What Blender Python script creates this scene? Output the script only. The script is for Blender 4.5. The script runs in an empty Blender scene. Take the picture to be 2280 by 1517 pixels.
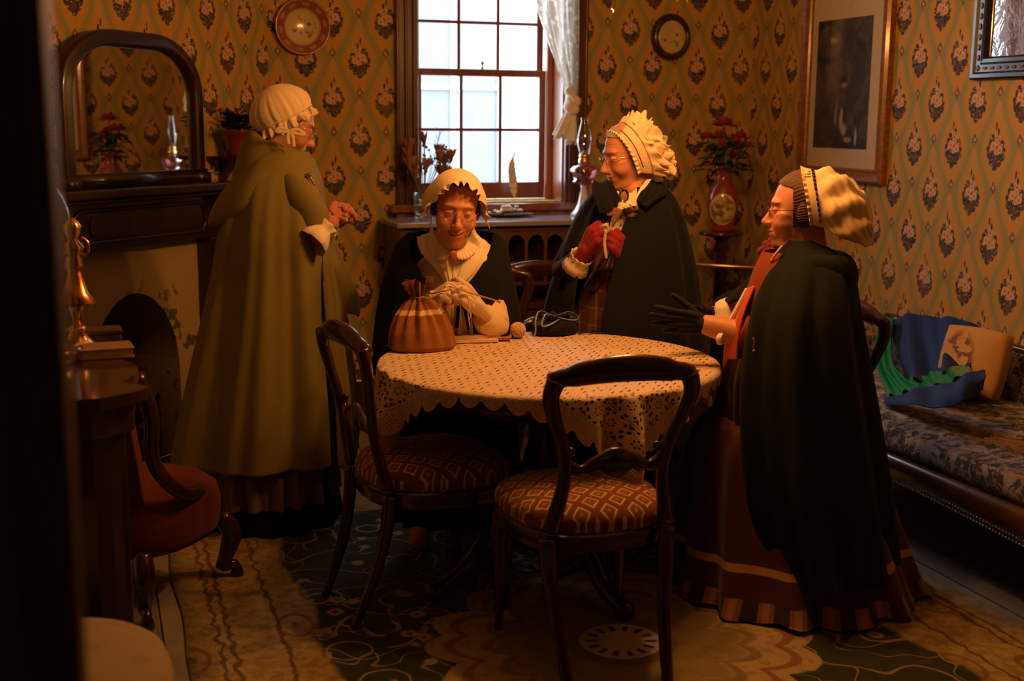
import bpy, bmesh, math, random
import numpy as np
from mathutils import Vector, Matrix, noise as mnoise
S = bpy.context.scene
COL = S.collection
PI = math.pi
# ------------------------------------------------------------------ camera
FPX = 2750.0; YAW = math.radians(18.85); PIT = math.atan(492/2750); ROLL = .008
CAM = np.array([0., 0., 1.5])
_f0 = np.array([math.sin(YAW), math.cos(YAW), 0]); _R = np.array([math.cos(YAW), -math.sin(YAW), 0]); _U = np.array([0, 0, 1.])
_fw = _f0*math.cos(PIT)-_U*math.sin(PIT); _up = _U*math.cos(PIT)+_f0*math.sin(PIT)
_cr = _R*math.cos(ROLL)+_up*math.sin(ROLL); _cu = _up*math.cos(ROLL)-_R*math.sin(ROLL)
def ray(px, py): return _cr*(px-1140)/FPX-_cu*(py-758.5)/FPX+_fw
def atY(px, py, Y): d = ray(px, py); return CAM+d*Y/d[1]
def atX(px, py, X): d = ray(px, py); return CAM+d*X/d[0]
def atZ(px, py, Z=0): d = ray(px, py); return CAM+d*(Z-1.5)/d[2]
def atD(px, py, D): d = ray(px, py); return CAM+d*D/math.hypot(d[0], d[1])
cam = bpy.data.cameras.new('camera'); camo = bpy.data.objects.new('camera', cam); COL.objects.link(camo)
cam.sensor_width = 36; cam.lens = FPX*36/2280; cam.clip_start = .05
M4 = Matrix.Identity(4)
for i in range(3):
    M4[i][0] = _cr[i]; M4[i][1] = _cu[i]; M4[i][2] = -_fw[i]; M4[i][3] = CAM[i]
camo.matrix_world = M4
cam.dof.use_dof = True; cam.dof.focus_distance = 4.1; cam.dof.aperture_fstop = 2.8
S.camera = camo
S.view_settings.view_transform = 'Standard'; S.view_settings.look = 'None'
S.view_settings.gamma = 1; S.view_settings.use_curve_mapping = False
S.view_settings.exposure = 0.0
# ------------------------------------------------------------------ world, daylight, lamps
W = bpy.data.worlds.new('sky'); S.world = W; W.use_nodes = True
bgn = W.node_tree.nodes['Background']; bgn.inputs[0].default_value = (.80, .90, 1, 1); bgn.inputs[1].default_value = 12.0
def light(name, kind, loc, energy, color, **k):
    l = bpy.data.lights.new(name, kind); l.energy = energy; l.color = color
    for a, b in k.items(): setattr(l, a, b)
    o = bpy.data.objects.new(name, l); COL.objects.link(o); o.location = loc
    return o
WARM = (1, .40, .10)
CH = (1.66, 3.40, 2.0)     # centre of the hanging lamp's cluster of globes
LAMPS = []
for k in range(3):
    a = 2*PI*k/3+.5
    LAMPS.append((CH[0]+.2*math.cos(a), CH[1]+.2*math.sin(a), CH[2]))
    light('lamp_light', 'POINT', LAMPS[-1], 24.0, WARM, shadow_soft_size=.05)
light('hall_fill_light', 'POINT', (.3, -.9, 2.3), 1.2, WARM, shadow_soft_size=.15)  # unseen fill added in the hall to lift the dark door jamb
# ------------------------------------------------------------------ node expressions
class NT:
    def __init__(s, name):
        s.m = bpy.data.materials.new(name); s.m.use_nodes = True; s.t = s.m.node_tree; s.n = s.t.nodes; s.l = s.t.links
        s.b = s.n['Principled BSDF']; s.out = s.n['Material Output']
    def link(s, a, inp):
        if isinstance(a, X): s.l.new(a.s, inp)
        elif isinstance(a, bpy.types.NodeSocket): s.l.new(a, inp)
        elif isinstance(a, (tuple, list)) and len(a) == 3 and inp.type == 'RGBA': inp.default_value = (*a, 1)
        else: inp.default_value = a
    def math(s, op, *a, clamp=False):
        n = s.n.new('ShaderNodeMath'); n.operation = op; n.use_clamp = clamp
        for i, v in enumerate(a): s.link(v, n.inputs[i])
        return X(s, n.outputs[0])
    def coord(s, kind='Object'):
        n = s.n.new('ShaderNodeTexCoord'); return n.outputs[kind]
    def sep(s, v):
        n = s.n.new('ShaderNodeSeparateXYZ'); s.link(v, n.inputs[0]); return [X(s, o) for o in n.outputs]
    def comb(s, x, y, z=0):
        n = s.n.new('ShaderNodeCombineXYZ')
        for i, v in enumerate((x, y, z)): s.link(v, n.inputs[i])
        return n.outputs[0]
    def mapping(s, v, scale=(1, 1, 1), rot=(0, 0, 0), loc=(0, 0, 0)):
        n = s.n.new('ShaderNodeMapping'); s.link(v, n.inputs[0]); n.inputs['Scale'].default_value = scale
        n.inputs['Rotation'].default_value = rot; n.inputs['Location'].default_value = loc; return n.outputs[0]
    def noise(s, v, scale=5, detail=3, rough=.55, dist=0):
        n = s.n.new('ShaderNodeTexNoise'); s.link(v, n.inputs['Vector']); n.inputs['Scale'].default_value = scale
        n.inputs['Detail'].default_value = detail; n.inputs['Roughness'].default_value = rough; n.inputs['Distortion'].default_value = dist
        return X(s, n.outputs['Fac'])
    def voro(s, v, scale=5, feature='F1', out='Distance', rnd=1):
        n = s.n.new('ShaderNodeTexVoronoi'); n.feature = feature; s.link(v, n.inputs['Vector']); n.inputs['Scale'].default_value = scale
        n.inputs['Randomness'].default_value = rnd
        return X(s, n.outputs[out])
    def mix(s, f, a, b):
        n = s.n.new('ShaderNodeMix'); n.data_type = 'RGBA'; s.link(f, n.inputs[0]); s.link(a, n.inputs[6]); s.link(b, n.inputs[7]); return n.outputs[2]
    def ramp(s, x, a, b):   # smoothstep a..b
        n = s.n.new('ShaderNodeMapRange'); n.interpolation_type = 'SMOOTHSTEP'; s.link(x, n.inputs[0])
        if a > b: n.inputs[1].default_value = b; n.inputs[2].default_value = a; n.inputs[3].default_value = 1; n.inputs[4].default_value = 0
        else: n.inputs[1].default_value = a; n.inputs[2].default_value = b
        return X(s, n.outputs[0])
    def bump(s, h, strength=.3, dist=.01):
        n = s.n.new('ShaderNodeBump'); s.link(h, n.inputs['Height']); n.inputs['Strength'].default_value = strength; n.inputs['Distance'].default_value = dist
        s.l.new(n.outputs[0], s.b.inputs['Normal'])
    def done(s, color=None, rough=None, metal=None, spec=None, alpha=None, sheen=None, coat=None):
        b = s.b.inputs
        if color is not None: s.link(color, b['Base Color'])
        if rough is not None: s.link(rough, b['Roughness'])
        if metal is not None: b['Metallic'].default_value = metal
        if spec is not None: b['Specular IOR Level'].default_value = spec
        if alpha is not None: s.link(alpha, b['Alpha'])
        if sheen is not None: b['Sheen Weight'].default_value = sheen
        if coat is not None: b['Coat Weight'].default_value = coat; b['Coat Roughness'].default_value = .12
        return s.m
class X:
    def __init__(s, t, so): s.t = t; s.s = so
    def __add__(s, o): return s.t.math('ADD', s, o)
    __radd__ = __add__
    def __sub__(s, o): return s.t.math('SUBTRACT', s, o)
    def __rsub__(s, o): return s.t.math('SUBTRACT', o, s)
    def __mul__(s, o): return s.t.math('MULTIPLY', s, o)
    __rmul__ = __mul__
    def __truediv__(s, o): return s.t.math('DIVIDE', s, o)
    def fract(s): return s.t.math('FRACT', s)
    def floor(s): return s.t.math('FLOOR', s)
    def abs(s): return s.t.math('ABSOLUTE', s)
    def sin(s): return s.t.math('SINE', s)
    def sqrt(s): return s.t.math('SQRT', s)
    def max(s, o): return s.t.math('MAXIMUM', s, o)
    def min(s, o): return s.t.math('MINIMUM', s, o)
    def gt(s, o): return s.t.math('GREATER_THAN', s, o)
    def lt(s, o): return s.t.math('LESS_THAN', s, o)
def ell(t, u, v, cu, cv, ru, rv, soft=.25):
    a = (u-cu)*(1/ru); b = (v-cv)*(1/rv)
    return t.ramp(a*a+b*b, 1+soft, 1-soft)
# ------------------------------------------------------------------ materials
MATS = {}
def simple(name, color, rough=.6, metal=0, spec=.5, var=.12, scale=8, bump=0, bscale=60, sheen=None, coat=None, stretch=(1, 1, 1)):
    if name in MATS: return MATS[name]
    t = NT(name); v = t.mapping(t.coord(), stretch)
    n = t.noise(v, scale, 4)
    c = t.mix(n, tuple(x*(1-var*1.6) for x in color), tuple(min(1, x*(1+var*1.6)) for x in color))
    if bump: t.bump(t.noise(v, bscale, 2), bump, .004)
    MATS[name] = t.done(c, rough, metal, spec, None, sheen, coat)
    return MATS[name]
def wood(name, c1, c2, rough=.28, stretch=(1, 1, 12), scale=3, coat=.5):
    if name in MATS: return MATS[name]
    t = NT(name); o = t.coord(); v = t.mapping(o, tuple(6/s for s in stretch))
    n = t.noise(v, scale, 6, .62, 1.2); n2 = t.noise(o, 2.2, 2)
    c = t.mix(t.ramp(n*.75+n2*.25, .32, .68), c1, c2)
    t.bump(n, .06, .002)
    MATS[name] = t.done(c, rough, 0, .5, None, None, coat)
    return MATS[name]
def glass(name, color=(1, 1, 1), rough=.02, ior=1.45, alpha=None):
    if name in MATS: return MATS[name]
    t = NT(name); t.b.inputs['Transmission Weight'].default_value = 1; t.b.inputs['IOR'].default_value = ior
    MATS[name] = t.done(color, rough); return MATS[name]
def thin_glass(name, tint=(1, 1, 1), refl=.08):
    if name in MATS: return MATS[name]
    t = NT(name); tr = t.n.new('ShaderNodeBsdfTransparent'); tr.inputs[0].default_value = (*tint, 1)
    gl = t.n.new('ShaderNodeBsdfGlossy'); gl.inputs['Roughness'].default_value = .02
    lw = t.n.new('ShaderNodeLayerWeight'); lw.inputs[0].default_value = .25
    f = X(t, lw.outputs['Facing']); f = f*f*.6+refl
    mx = t.n.new('ShaderNodeMixShader'); t.link(f, mx.inputs[0]); t.l.new(tr.outputs[0], mx.inputs[1]); t.l.new(gl.outputs[0], mx.inputs[2])
    t.l.new(mx.outputs[0], t.out.inputs[0]); MATS[name] = t.m; return t.m
def fabric(name, color, rough=.95, var=.12, weave=900, sheen=.1, bump=.25, scale=6):
    if name in MATS: return MATS[name]
    t = NT(name); o = t.coord(); n = t.noise(o, scale, 4); w = t.noise(o, weave*.4, 2)
    c = t.mix(n*.7+w*.3, tuple(x*(1-var*1.8) for x in color), tuple(min(1, x*(1+var*1.8)) for x in color))
    t.bump(w, bump, .002)
    MATS[name] = t.done(c, rough, 0, .25, None, sheen); return MATS[name]
# wallpaper: half-drop ogee lattice with a bouquet in every ogee and a sprig between
HH, VV = .26, .377
def wallpaper(name, ax, u0=0.0, v0=0.0):
    t = NT(name); o = t.sep(t.coord())
    if ax == 'd': hx = (o[0]+o[1])*.70711
    else: hx = o[ax]
    hz = o[2]
    wob = t.noise(t.coord(), 40, 2)*.012
    a = hx*(1/HH)+u0; b = hz*(1/VV)+v0
    ua = (a+.5).fract()-.5; va = (b+.5).fract()-.5
    ub = a.fract()-.5; vb = b.fract()-.5
    da = ua.abs()+va.abs(); sel = da.gt(.5)
    u = ua*(1-sel)+ub*sel; v = va*(1-sel)+vb*sel      # centred on the nearest bouquet, |u|+|v|<.5
    us = u*HH; vs = v*VV
    rad = ((u*u)*1.25+(v+.03)*(v+.03)*.85).sqrt()
    d = rad*.72+(u.abs()+(v+.03).abs()*.9)*.28+wob
    # base tones: pale heart, warm ring, green in the hollows
    c = t.mix(t.ramp(d, .12, .22), (.46, .32, .12), (.49, .32, .09))
    c = t.mix(t.ramp((d-.275).abs(), .055, .02), c, (.55, .29, .05))
    g = t.ramp(d, .27, .42)*t.ramp(u.abs(), .03, .16)
    c = t.mix(g*.85, c, (.27, .27, .11))
    c = t.mix(t.ramp((d-.37).abs(), .03, .01)*.10, c, (.50, .33, .11))
    sp = t.voro(t.comb(hx, hz), 260)
    c = t.mix(t.ramp(sp, .35, .15)*.16, c, (.80, .62, .3))
    dark = (.040, .050, .055); red = (.17, .06, .05); pk = (.70, .42, .26); pk2 = (.38, .15, .08)
    lv = None; K = 1.55
    for (x, y, rx, ry) in ((-.020, -.024, .014, .012), (.021, -.020, .012, .014), (0, -.030, .018, .014), (.002, -.048, .010, .012), (-.012, -.040, .010, .010), (.013, -.038, .011, .010),
                           (.012, .028, .010, .006), (-.005, .040, .004, .009), (-.029, -.008, .006, .008), (.030, -.004, .006, .009), (.004, .054, .0028, .011), (.011, .014, .009, .007), (-.021, .008, .008, .012), (.022, .012, .007, .011), (-.006, .020, .007, .008), (.002, -.006, .012, .010)):
        e = ell(t, us, vs, x*K, y*K, rx*K, ry*K, .35); lv = e if lv is None else lv.max(e)
    jag = t.ramp(t.noise(t.coord(), 130, 2), .34, .46)
    c = t.mix(lv*jag, c, dark)
    c = t.mix(ell(t, us, vs, 0, -.036*K, .010*K, .009*K, .5)*.75, c, red)
    fl = None; fc = None
    for (x, y, r) in ((-.013, -.006, .0105), (.011, .004, .0115), (-.002, .014, .008), (-.010, .024, .0055), (.003, .030, .006), (-.001, -.012, .008), (-.020, .006, .0045), (.022, -.008, .004)):
        e = ell(t, us, vs, x*K, y*K, r*K, r*K, .25); fl = e if fl is None else fl.max(e)
        e = ell(t, us, vs, x*K, (y-.001)*K, r*.36*K, r*.36*K, .6); fc = e if fc is None else fc.max(e)
    c = t.mix(fl*.9, c, pk); c = t.mix(fc*.8, c, pk2)
    b2 = b-.076
    s1u = a.fract()-.5; s1v = (b2+.5).fract()-.5; s2u = (a+.5).fract()-.5; s2v = b2.fract()-.5
    dd = (s1u.abs()*(HH*1.25)+s1v.abs()*(VV*.85)).min(s2u.abs()*(HH*1.25)+s2v.abs()*(VV*.85))
    c = t.mix(t.ramp(dd, .026, .021)*jag*.85, c, (.12, .065, .06)); c = t.mix(t.ramp(dd, .012, .006), c, (.62, .36, .22))
    st = t.noise(t.coord(), 1.6, 4, .6)
    c = t.mix(t.ramp(st, .55, .75)*.25, c, (.42, .27, .10))
    return t.done(c, .75, 0, .25)
# ------------------------------------------------------------------ mesh tools
def new(name, verts, faces, mat=None, parent=None, smooth=True, loc=None):
    me = bpy.data.meshes.new(name); me.from_pydata([tuple(map(float, v)) for v in verts], [], faces); me.update()
    if smooth: me.polygons.foreach_set('use_smooth', [True]*len(me.polygons))
    o = bpy.data.objects.new(name, me); COL.objects.link(o)
    if mat: me.materials.append(mat)
    if parent: o.parent = parent
    if loc is not None: o.location = loc
    return o
def tag(o, label=None, cat=None, group=None, kind=None):
    for k, v in (('label', label), ('category', cat), ('group', group), ('kind', kind)):
        if v: o[k] = v
    return o
def thing(name, label, cat, loc=(0, 0, 0), rz=0, group=None):
    o = bpy.data.objects.new(name, None); COL.objects.link(o); o.location = tuple(map(float, loc)); o.rotation_euler = (0, 0, rz)
    o.empty_display_size = .05
    return tag(o, label, cat, group)
def mods(o, bevel=0, sub=0, solid=0, seg=2, off=0, smooth=False):
    if solid: m = o.modifiers.new('s', 'SOLIDIFY'); m.thickness = solid; m.offset = off
    if bevel: m = o.modifiers.new('b', 'BEVEL'); m.width = bevel; m.segments = seg; m.limit_method = 'ANGLE'; m.angle_limit = .7; m.harden_normals = False
    if sub: m = o.modifiers.new('u', 'SUBSURF'); m.levels = sub; m.render_levels = sub
    return o
def autosmooth(o, ang=.6):
    me = o.data; bm = bmesh.new(); bm.from_mesh(me)
    for e in bm.edges:
        if len(e.link_faces) == 2 and e.calc_face_angle(0) > ang: e.smooth = False
    bm.to_mesh(me); bm.free(); return o
class G:
    """collects geometry for one mesh"""
    def __init__(s): s.v = []; s.f = []
    def add(s, v, f):
        n = len(s.v); s.v += [tuple(map(float, p)) for p in v]; s.f += [tuple(i+n for i in q) for q in f]; return s
    def box(s, x0, x1, y0, y1, z0, z1):
        v = [(x, y, z) for z in (z0, z1) for y in (y0, y1) for x in (x0, x1)]
        return s.add(v, [(0, 2, 3, 1), (4, 5, 7, 6), (0, 1, 5, 4), (2, 6, 7, 3), (0, 4, 6, 2), (1, 3, 7, 5)])
    def rings(s, rings, cap=True, closed=True):
        n = len(rings[0]); v = [p for r in rings for p in r]; f = []
        for i in range(len(rings)-1):
            for j in range(n if closed else n-1):
                k = (j+1) % n; f.append((i*n+j, i*n+k, (i+1)*n+k, (i+1)*n+j))
        if cap and closed:
            f.append(tuple(range(n-1, -1, -1))); f.append(tuple((len(rings)-1)*n+j for j in range(n)))
        return s.add(v, f)
    def lathe(s, prof, c=(0, 0, 0), seg=32, cap=True, fn=None):
        R_ = []
        for r, z in prof:
            ring = []
            for k in range(seg):
                a = 2*PI*k/seg; rr = r*(fn(a, z) if fn else 1)
                ring.append((c[0]+rr*math.cos(a), c[1]+rr*math.sin(a), c[2]+z))
            R_.append(ring)
        return s.rings(R_, cap)
    def tube(s, pts, r, seg=10, cap=True, flat=1.0, upv=None, shape=None):
        """swept tube; r number or list; flat scales the second axis"""
        P = [np.array(p, float) for p in pts]; n = len(P); rs = [r]*n if not hasattr(r, '__len__') else list(r)
        fl = [flat]*n if not hasattr(flat, '__len__') else list(flat)
        T = []
        for i in range(n):
            d = P[min(i+1, n-1)]-P[max(i-1, 0)]; T.append(d/(np.linalg.norm(d)+1e-12))
        a = np.array(upv, float) if upv is not None else (np.array([0, 0, 1.]) if abs(T[0][2]) < .9 else np.array([1., 0, 0]))
        R_ = []
        for i in range(n):
            a = a-T[i]*(a@T[i]); a = a/(np.linalg.norm(a)+1e-12); b = np.cross(T[i], a)
            R_.append([P[i]+rs[i]*(math.cos(q)*b+math.sin(q)*a*fl[i]) for q in [2*PI*k/seg for k in range(seg)]])
        return s.rings(R_, cap)
    def ball(s, c, r, seg=16, rr=10, rot=None):
        r = (r, r, r) if not hasattr(r, '__len__') else r
        R_ = []
        for i in range(rr+1):
            p = -PI/2+PI*i/rr; p = max(min(p, PI/2-.02), -PI/2+.02); ring = []
            for k in range(seg):
                a = 2*PI*k/seg; q = np.array([r[0]*math.cos(p)*math.cos(a), r[1]*math.cos(p)*math.sin(a), r[2]*math.sin(p)])
                if rot is not None: q = rot @ q
                ring.append(np.array(c)+q)
            R_.append(ring)
        return s.rings(R_)
    def grid(s, fn, nu, nv, closed=False):
        v = [fn(i/(nu-1 if not closed else nu), j/(nv-1)) for j in range(nv) for i in range(nu)]; f = []
        for j in range(nv-1):
            for i in range(nu if closed else nu-1):
                k = (i+1) % nu; f.append((j*nu+i, j*nu+k, (j+1)*nu+k, (j+1)*nu+i))
        return s.add(v, f)
    def prism(s, poly, z0, z1):   # poly in xy
        n = len(poly)
        return s.rings([[(x, y, z0) for x, y in poly], [(x, y, z1) for x, y in poly]])
    def build(s, name, mat=None, parent=None, smooth=False, **k):
        o = new(name, s.v, s.f, mat, parent, smooth); mods(o, **k); return o
def smoothpath(P, n=40):
    P = [np.array(p, float) for p in P]; out = []; m = len(P)
    for q in np.linspace(0, m-1, n):
        i = min(int(q), m-2); t = q-i
        p0 = P[max(i-1, 0)]; p1 = P[i]; p2 = P[i+1]; p3 = P[min(i+2, m-1)]
        out.append(.5*((2*p1)+(-p0+p2)*t+(2*p0-5*p1+4*p2-p3)*t*t+(-p0+3*p1-3*p2+p3)*t**3))
    return out
def copy_tree(o, parent=None):
    c = o.copy(); COL.objects.link(c)
    if parent: c.parent = parent
    for ch in [k for k in o.children]: copy_tree(ch, c)
    return c
def fit(t, src, dst):  # piecewise linear
    return float(np.interp(t, src, dst))
rnd = random.Random(7)
# ================================================================== THE ROOM
BX, BY, CZ = 3.42, 6.04, 2.85
DX = .83            # where the chimney breast meets the back wall
LX = -1.45
W_DARK = wood('mahogany_dark', (.024, .0065, .003), (.062, .016, .006), .22)
W_RED = wood('mahogany_red', (.10, .028, .010), (.22, .065, .022), .22)
W_TRIM = wood('stained_trim', (.13, .036, .012), (.27, .085, .028), .3, coat=.35)
PAPER_B = wallpaper('wallpaper_back', 0, .12, .27)
PAPER_R = wallpaper('wallpaper_right', 1, .3, .27)
PAPER_D = wallpaper('wallpaper_breast', 'd', .45, .27)
def struct(o): o['kind'] = 'structure'; return o
# floor of wide dark boards
t = NT('floor_boards'); o3 = t.sep(t.coord()); bx = o3[0]*(1/.14); idx = bx.floor(); fr = bx.fract()
gap = t.ramp((fr-.5).abs(), .47, .49)
gr = t.noise(t.mapping(t.coord(), (14, 1.2, 1)), 3, 5, .6, .6)
tone = t.math('FRACT', (idx*12.9898).sin()*43758.5)
c = t.mix(gr*.6+tone*.4, (.20, .17, .14), (.38, .34, .29)); c = t.mix(gap, c, (.02, .015, .01))
t.bump(gr-gap*.8, .25, .004); M_FLOOR = t.done(c, .38, 0, .5)
g = G(); g.box(LX-.1, BX+.1, -2.6, BY+.2, -.1, 0); struct(g.build('floor', M_FLOOR))
M_PLASTER = simple('ceiling_plaster', (.55, .45, .30), .9, scale=2)
g = G(); g.box(LX-.1, BX+.1, -2.6, BY+.3, CZ, CZ+.1); struct(g.build('ceiling', M_PLASTER))
# back wall with the window opening
WX0, WX1, WZ0, WZ1 = 1.555, 2.335, 1.085, 2.52
TH = .30
g = G()
g.box(DX-1.2, WX0, BY, BY+TH, 0, CZ); g.box(WX1, BX+.3, BY, BY+TH, 0, CZ); g.box(WX0, WX1, BY, BY+TH, 0, WZ0); g.box(WX0, WX1, BY, BY+TH, WZ1, CZ)
struct(g.build('wall_back', PAPER_B))
g = G(); g.box(BX, BX+.15, -2.6, BY+.3, 0, CZ); struct(g.build('wall_right', PAPER_R))
g = G(); g.box(LX-.15, LX, -2.6, BY+.3, 0, CZ); struct(g.build('wall_left', PAPER_R))
# chimney breast across the left back corner, 45 degrees, with an arched fire opening
BL = 2.6
def bp(s, z, d=0):   # point on the breast: s metres left of the back wall corner, d metres into the room
    r = .70711; return np.array([DX-s*r+d*r, BY-s*r-d*r, z])
FO_C, FO_W, FO_S, FO_A = .955, .265, .40, .37
BREAST_H = CZ
arch = [(FO_C-FO_W, 0)]+[(FO_C-FO_W*math.cos(a), FO_S+FO_A*math.sin(a)) for a in np.linspace(0, PI, 25)]+[(FO_C+FO_W, 0)]
g = G()
MY = 1.06    # top of the plain plaster; wallpaper above
def breast_face(z0, z1, hole, mat, name):
    g = G()
    if not hole:
        g.add([bp(0, z0), bp(BL, z0), bp(BL, z1), bp(0, z1), bp(0, z0, -.3), bp(BL, z0, -.3), bp(BL, z1, -.3), bp(0, z1, -.3)],
              [(0, 1, 2, 3), (5, 4, 7, 6), (0, 3, 7, 4), (1, 5, 6, 2), (3, 2, 6, 7), (0, 4, 5, 1)])
    else:
        n = len(arch)
        v = [bp(s, z) for s, z in arch]+[bp(s, z, -.4) for s, z in arch]; f = []
        for i in range(n-1): f.append((i, i+1, n+i+1, n+i))
        g.add(v, f)
        # face around the arch
        for i in range(n-1):
            (s0, a0), (s1, a1) = arch[i], arch[i+1]
            if s1 > s0: g.add([bp(s0, a0), bp(s1, a1), bp(s1, z1), bp(s0, z1)], [(0, 1, 2, 3)])
        a = FO_C-FO_W; b = FO_C+FO_W
        g.add([bp(0, 0), bp(a, 0), bp(a, z1), bp(0, z1)], [(0, 1, 2, 3)])
        g.add([bp(b, 0), bp(BL, 0), bp(BL, z1), bp(b, z1)], [(0, 1, 2, 3)])
    return struct(g.build(name, mat))
t = NT('ochre_plaster'); n1 = t.noise(t.coord(), 3.5, 5, .6); o3 = t.sep(t.coord())
c = t.mix(n1, (.36, .27, .10), (.50, .38, .16)); c = t.mix(t.ramp(t.noise(t.coord(), 7, 3, .7), .60, .64)*t.ramp(o3[2], .9, .7), c, (.10, .09, .05))
t.bump(n1, .2, .01); M_OCHRE = t.done(c, .9)
breast_face(0, MY, True, M_OCHRE, 'wall_breast_lower')
breast_face(MY, CZ, False, PAPER_D, 'wall_breast_upper')
M_SOOT = simple('soot', (.012, .010, .009), .95, bump=.6, bscale=25)
M_BRICK = None
t = NT('sooty_brick'); bn = t.n.new('ShaderNodeTexBrick'); t.l.new(t.mapping(t.coord('UV') if False else t.coord(), (1, 1, 1)), bn.inputs[0])
bn.inputs['Color1'].default_value = (.05, .02, .012, 1); bn.inputs['Color2'].default_value = (.03, .015, .01, 1); bn.inputs['Mortar'].default_value = (.02, .015, .012, 1)
bn.inputs['Scale'].default_value = 8; M_BRICK = t.done(bn.outputs[0], .95)
g = G()
g.add([bp(FO_C-.34, 0, -.4), bp(FO_C+.34, 0, -.4), bp(FO_C+.34, .9, -.4), bp(FO_C-.34, .9, -.4)], [(0, 1, 2, 3)])
g.add([bp(FO_C-.34, .005, 0), bp(FO_C+.34, .005, 0), bp(FO_C+.34, .005, -.4), bp(FO_C-.34, .005, -.4)], [(0, 1, 2, 3)])
tag(g.build('firebox', M_BRICK), 'dark sooty brick firebox inside the arched opening', 'firebox')['kind'] = 'structure'
# front wall with the doorway the picture is taken through, and the hall behind it
M_HALL = simple('hall_paint', (.10, .06, .03), .9)
g = G(); g.box(LX, -.04, .94, 1.07, 0, CZ); g.box(1.9, BX, .94, 1.07, 0, CZ); g.box(-.04, 1.9, .94, 1.07, 2.2, CZ)
struct(g.build('wall_front', M_HALL))
g = G(); g.box(LX-.1, BX+.1, -2.7, -2.6, 0, CZ); struct(g.build('wall_hall', M_HALL))
g = G()
for (x0, x1, d) in ((-.26, -.04, .02), (-.22, -.16, .035), (-.11, -.065, .04)):
    g.box(x0, x1, .94-d, .94, 0, 2.2)
g.box(-.07, -.022, .925, 1.085, 0, 2.2)
g.box(-.22, -.05, 1.07, 1.09, 0, 2.2)
struct(mods(g.build('trim_1', wood('door_casing', (.055, .014, .006), (.10, .028, .012), .45, coat=.1)), bevel=.006))
g = G(); g.box(1.885, 1.93, .925, 1.085, 0, 2.2); g.box(-.07, 1.93, .925, 1.085, 2.2, 2.26); struct(mods(g.build('trim_2', MATS['door_casing']), bevel=.005))
# skirting boards
g = G(); g.box(DX, BX, BY-.022, BY, 0, .2); struct(mods(g.build('baseboard_back', W_DARK), bevel=.006))
g = G(); g.box(BX-.022, BX, 1.07, BY, 0, .2); struct(mods(g.build('baseboard_right', W_DARK), bevel=.006))
# ---------------- window
win = thing('window_1', 'tall dark red wooden sash window with small panes in the back wall', 'window', (0, 0, 0)); win['kind'] = 'structure'
GY = BY+.20   # glass of the lower sash
g = G()
g.box(WX0-.112, WX0, BY-.03, BY, .9, WZ1+.1); g.box(WX1, WX1+.112, BY-.03, BY, .9, WZ1+.1); g.box(WX0-.112, WX1+.112, BY-.03, BY, WZ1, WZ1+.11)
for sx in (WX0-.112, WX0-.07, WX0-.03): g.box(sx, sx+.014, BY-.045, BY-.03, 1.04, WZ1+.1)
for sx in (WX1+.098, WX1+.056, WX1+.016): g.box(sx, sx+.014, BY-.045, BY-.03, 1.04, WZ1+.1)
mods(g.build('casing', wood('casing_wood', (.06, .018, .007), (.12, .035, .012), .35, coat=.2), win), bevel=.004)
g = G(); JT = .008
g.box(WX0, WX0+JT, BY, BY+TH, WZ0, WZ1); g.box(WX1-JT, WX1, BY, BY+TH, WZ0, WZ1); g.box(WX0, WX1, BY, BY+TH, WZ1-JT, WZ1)
g.box(WX1-.04, WX1-JT, BY+.145, BY+.17, WZ0, WZ1); g.box(WX0+JT, WX0+.04, BY+.145, BY+.17, WZ0, WZ1)
mods(g.build('reveal', wood('reveal_wood', (.22, .06, .022), (.36, .11, .04), .35, coat=.3), win), bevel=.002)
g = G(); g.box(WX0-.15, WX1+.15, BY-.07, BY+.3, WZ0-.045, WZ0-.005); g.box(WX0-.12, WX1+.12, BY-.045, BY, WZ0-.10, WZ0-.045)
mods(g.build('window_sill', W_TRIM, win), bevel=.008)
MR = 1.735   # meeting rail
x0, x1 = WX0+.035, WX1-.035
def sash(zb, zt, yc, rows, br, tr, name):
    g = G(); st = .036
    g.box(x0, x0+st, yc-.02, yc+.02, zb, zt); g.box(x1-st, x1, yc-.02, yc+.02, zb, zt); g.box(x0+st, x1-st, yc-.02, yc+.02, zb, zb+br); g.box(x0+st, x1-st, yc-.02, yc+.02, zt-tr, zt)
    cw = (x1-x0-2*st)/3
    for k in (1, 2): g.box(x0+st+k*cw-.009, x0+st+k*cw+.009, yc-.014, yc+.014, zb+br, zt-tr)
    for k in range(1, rows):
        z = zb+br+(zt-tr-zb-br)*k/rows; g.box(x0+st, x1-st, yc-.013, yc+.013, z-.008, z+.008)
    o = mods(g.build(name, wood('sash_wood', (.13, .032, .014), (.22, .06, .024), .35, coat=.3), win), bevel=.003)
    g2 = G(); g2.box(x0+st, x1-st, yc-.002, yc+.002, zb+br, zt-tr); g2.build('glass_pane', thin_glass('pane_glass', (.96, .98, 1), .04), o)
    return o
sash(WZ0+.005, MR+.02, GY, 2, .085, .036, 'sash')
sash(MR-.012, WZ1-.01, GY+.045, 3, .03, .04, 'sash')
g = G(); g.tube([(1.95, GY-.02, MR+.02), (1.95, GY-.02, MR+.045)], .006, 8); g.ball((1.95, GY-.02, MR+.052), .010, 10, 8); g.build('sash_latch', simple('brass', (.75, .5, .2), .3, 1), win, True)
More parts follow.
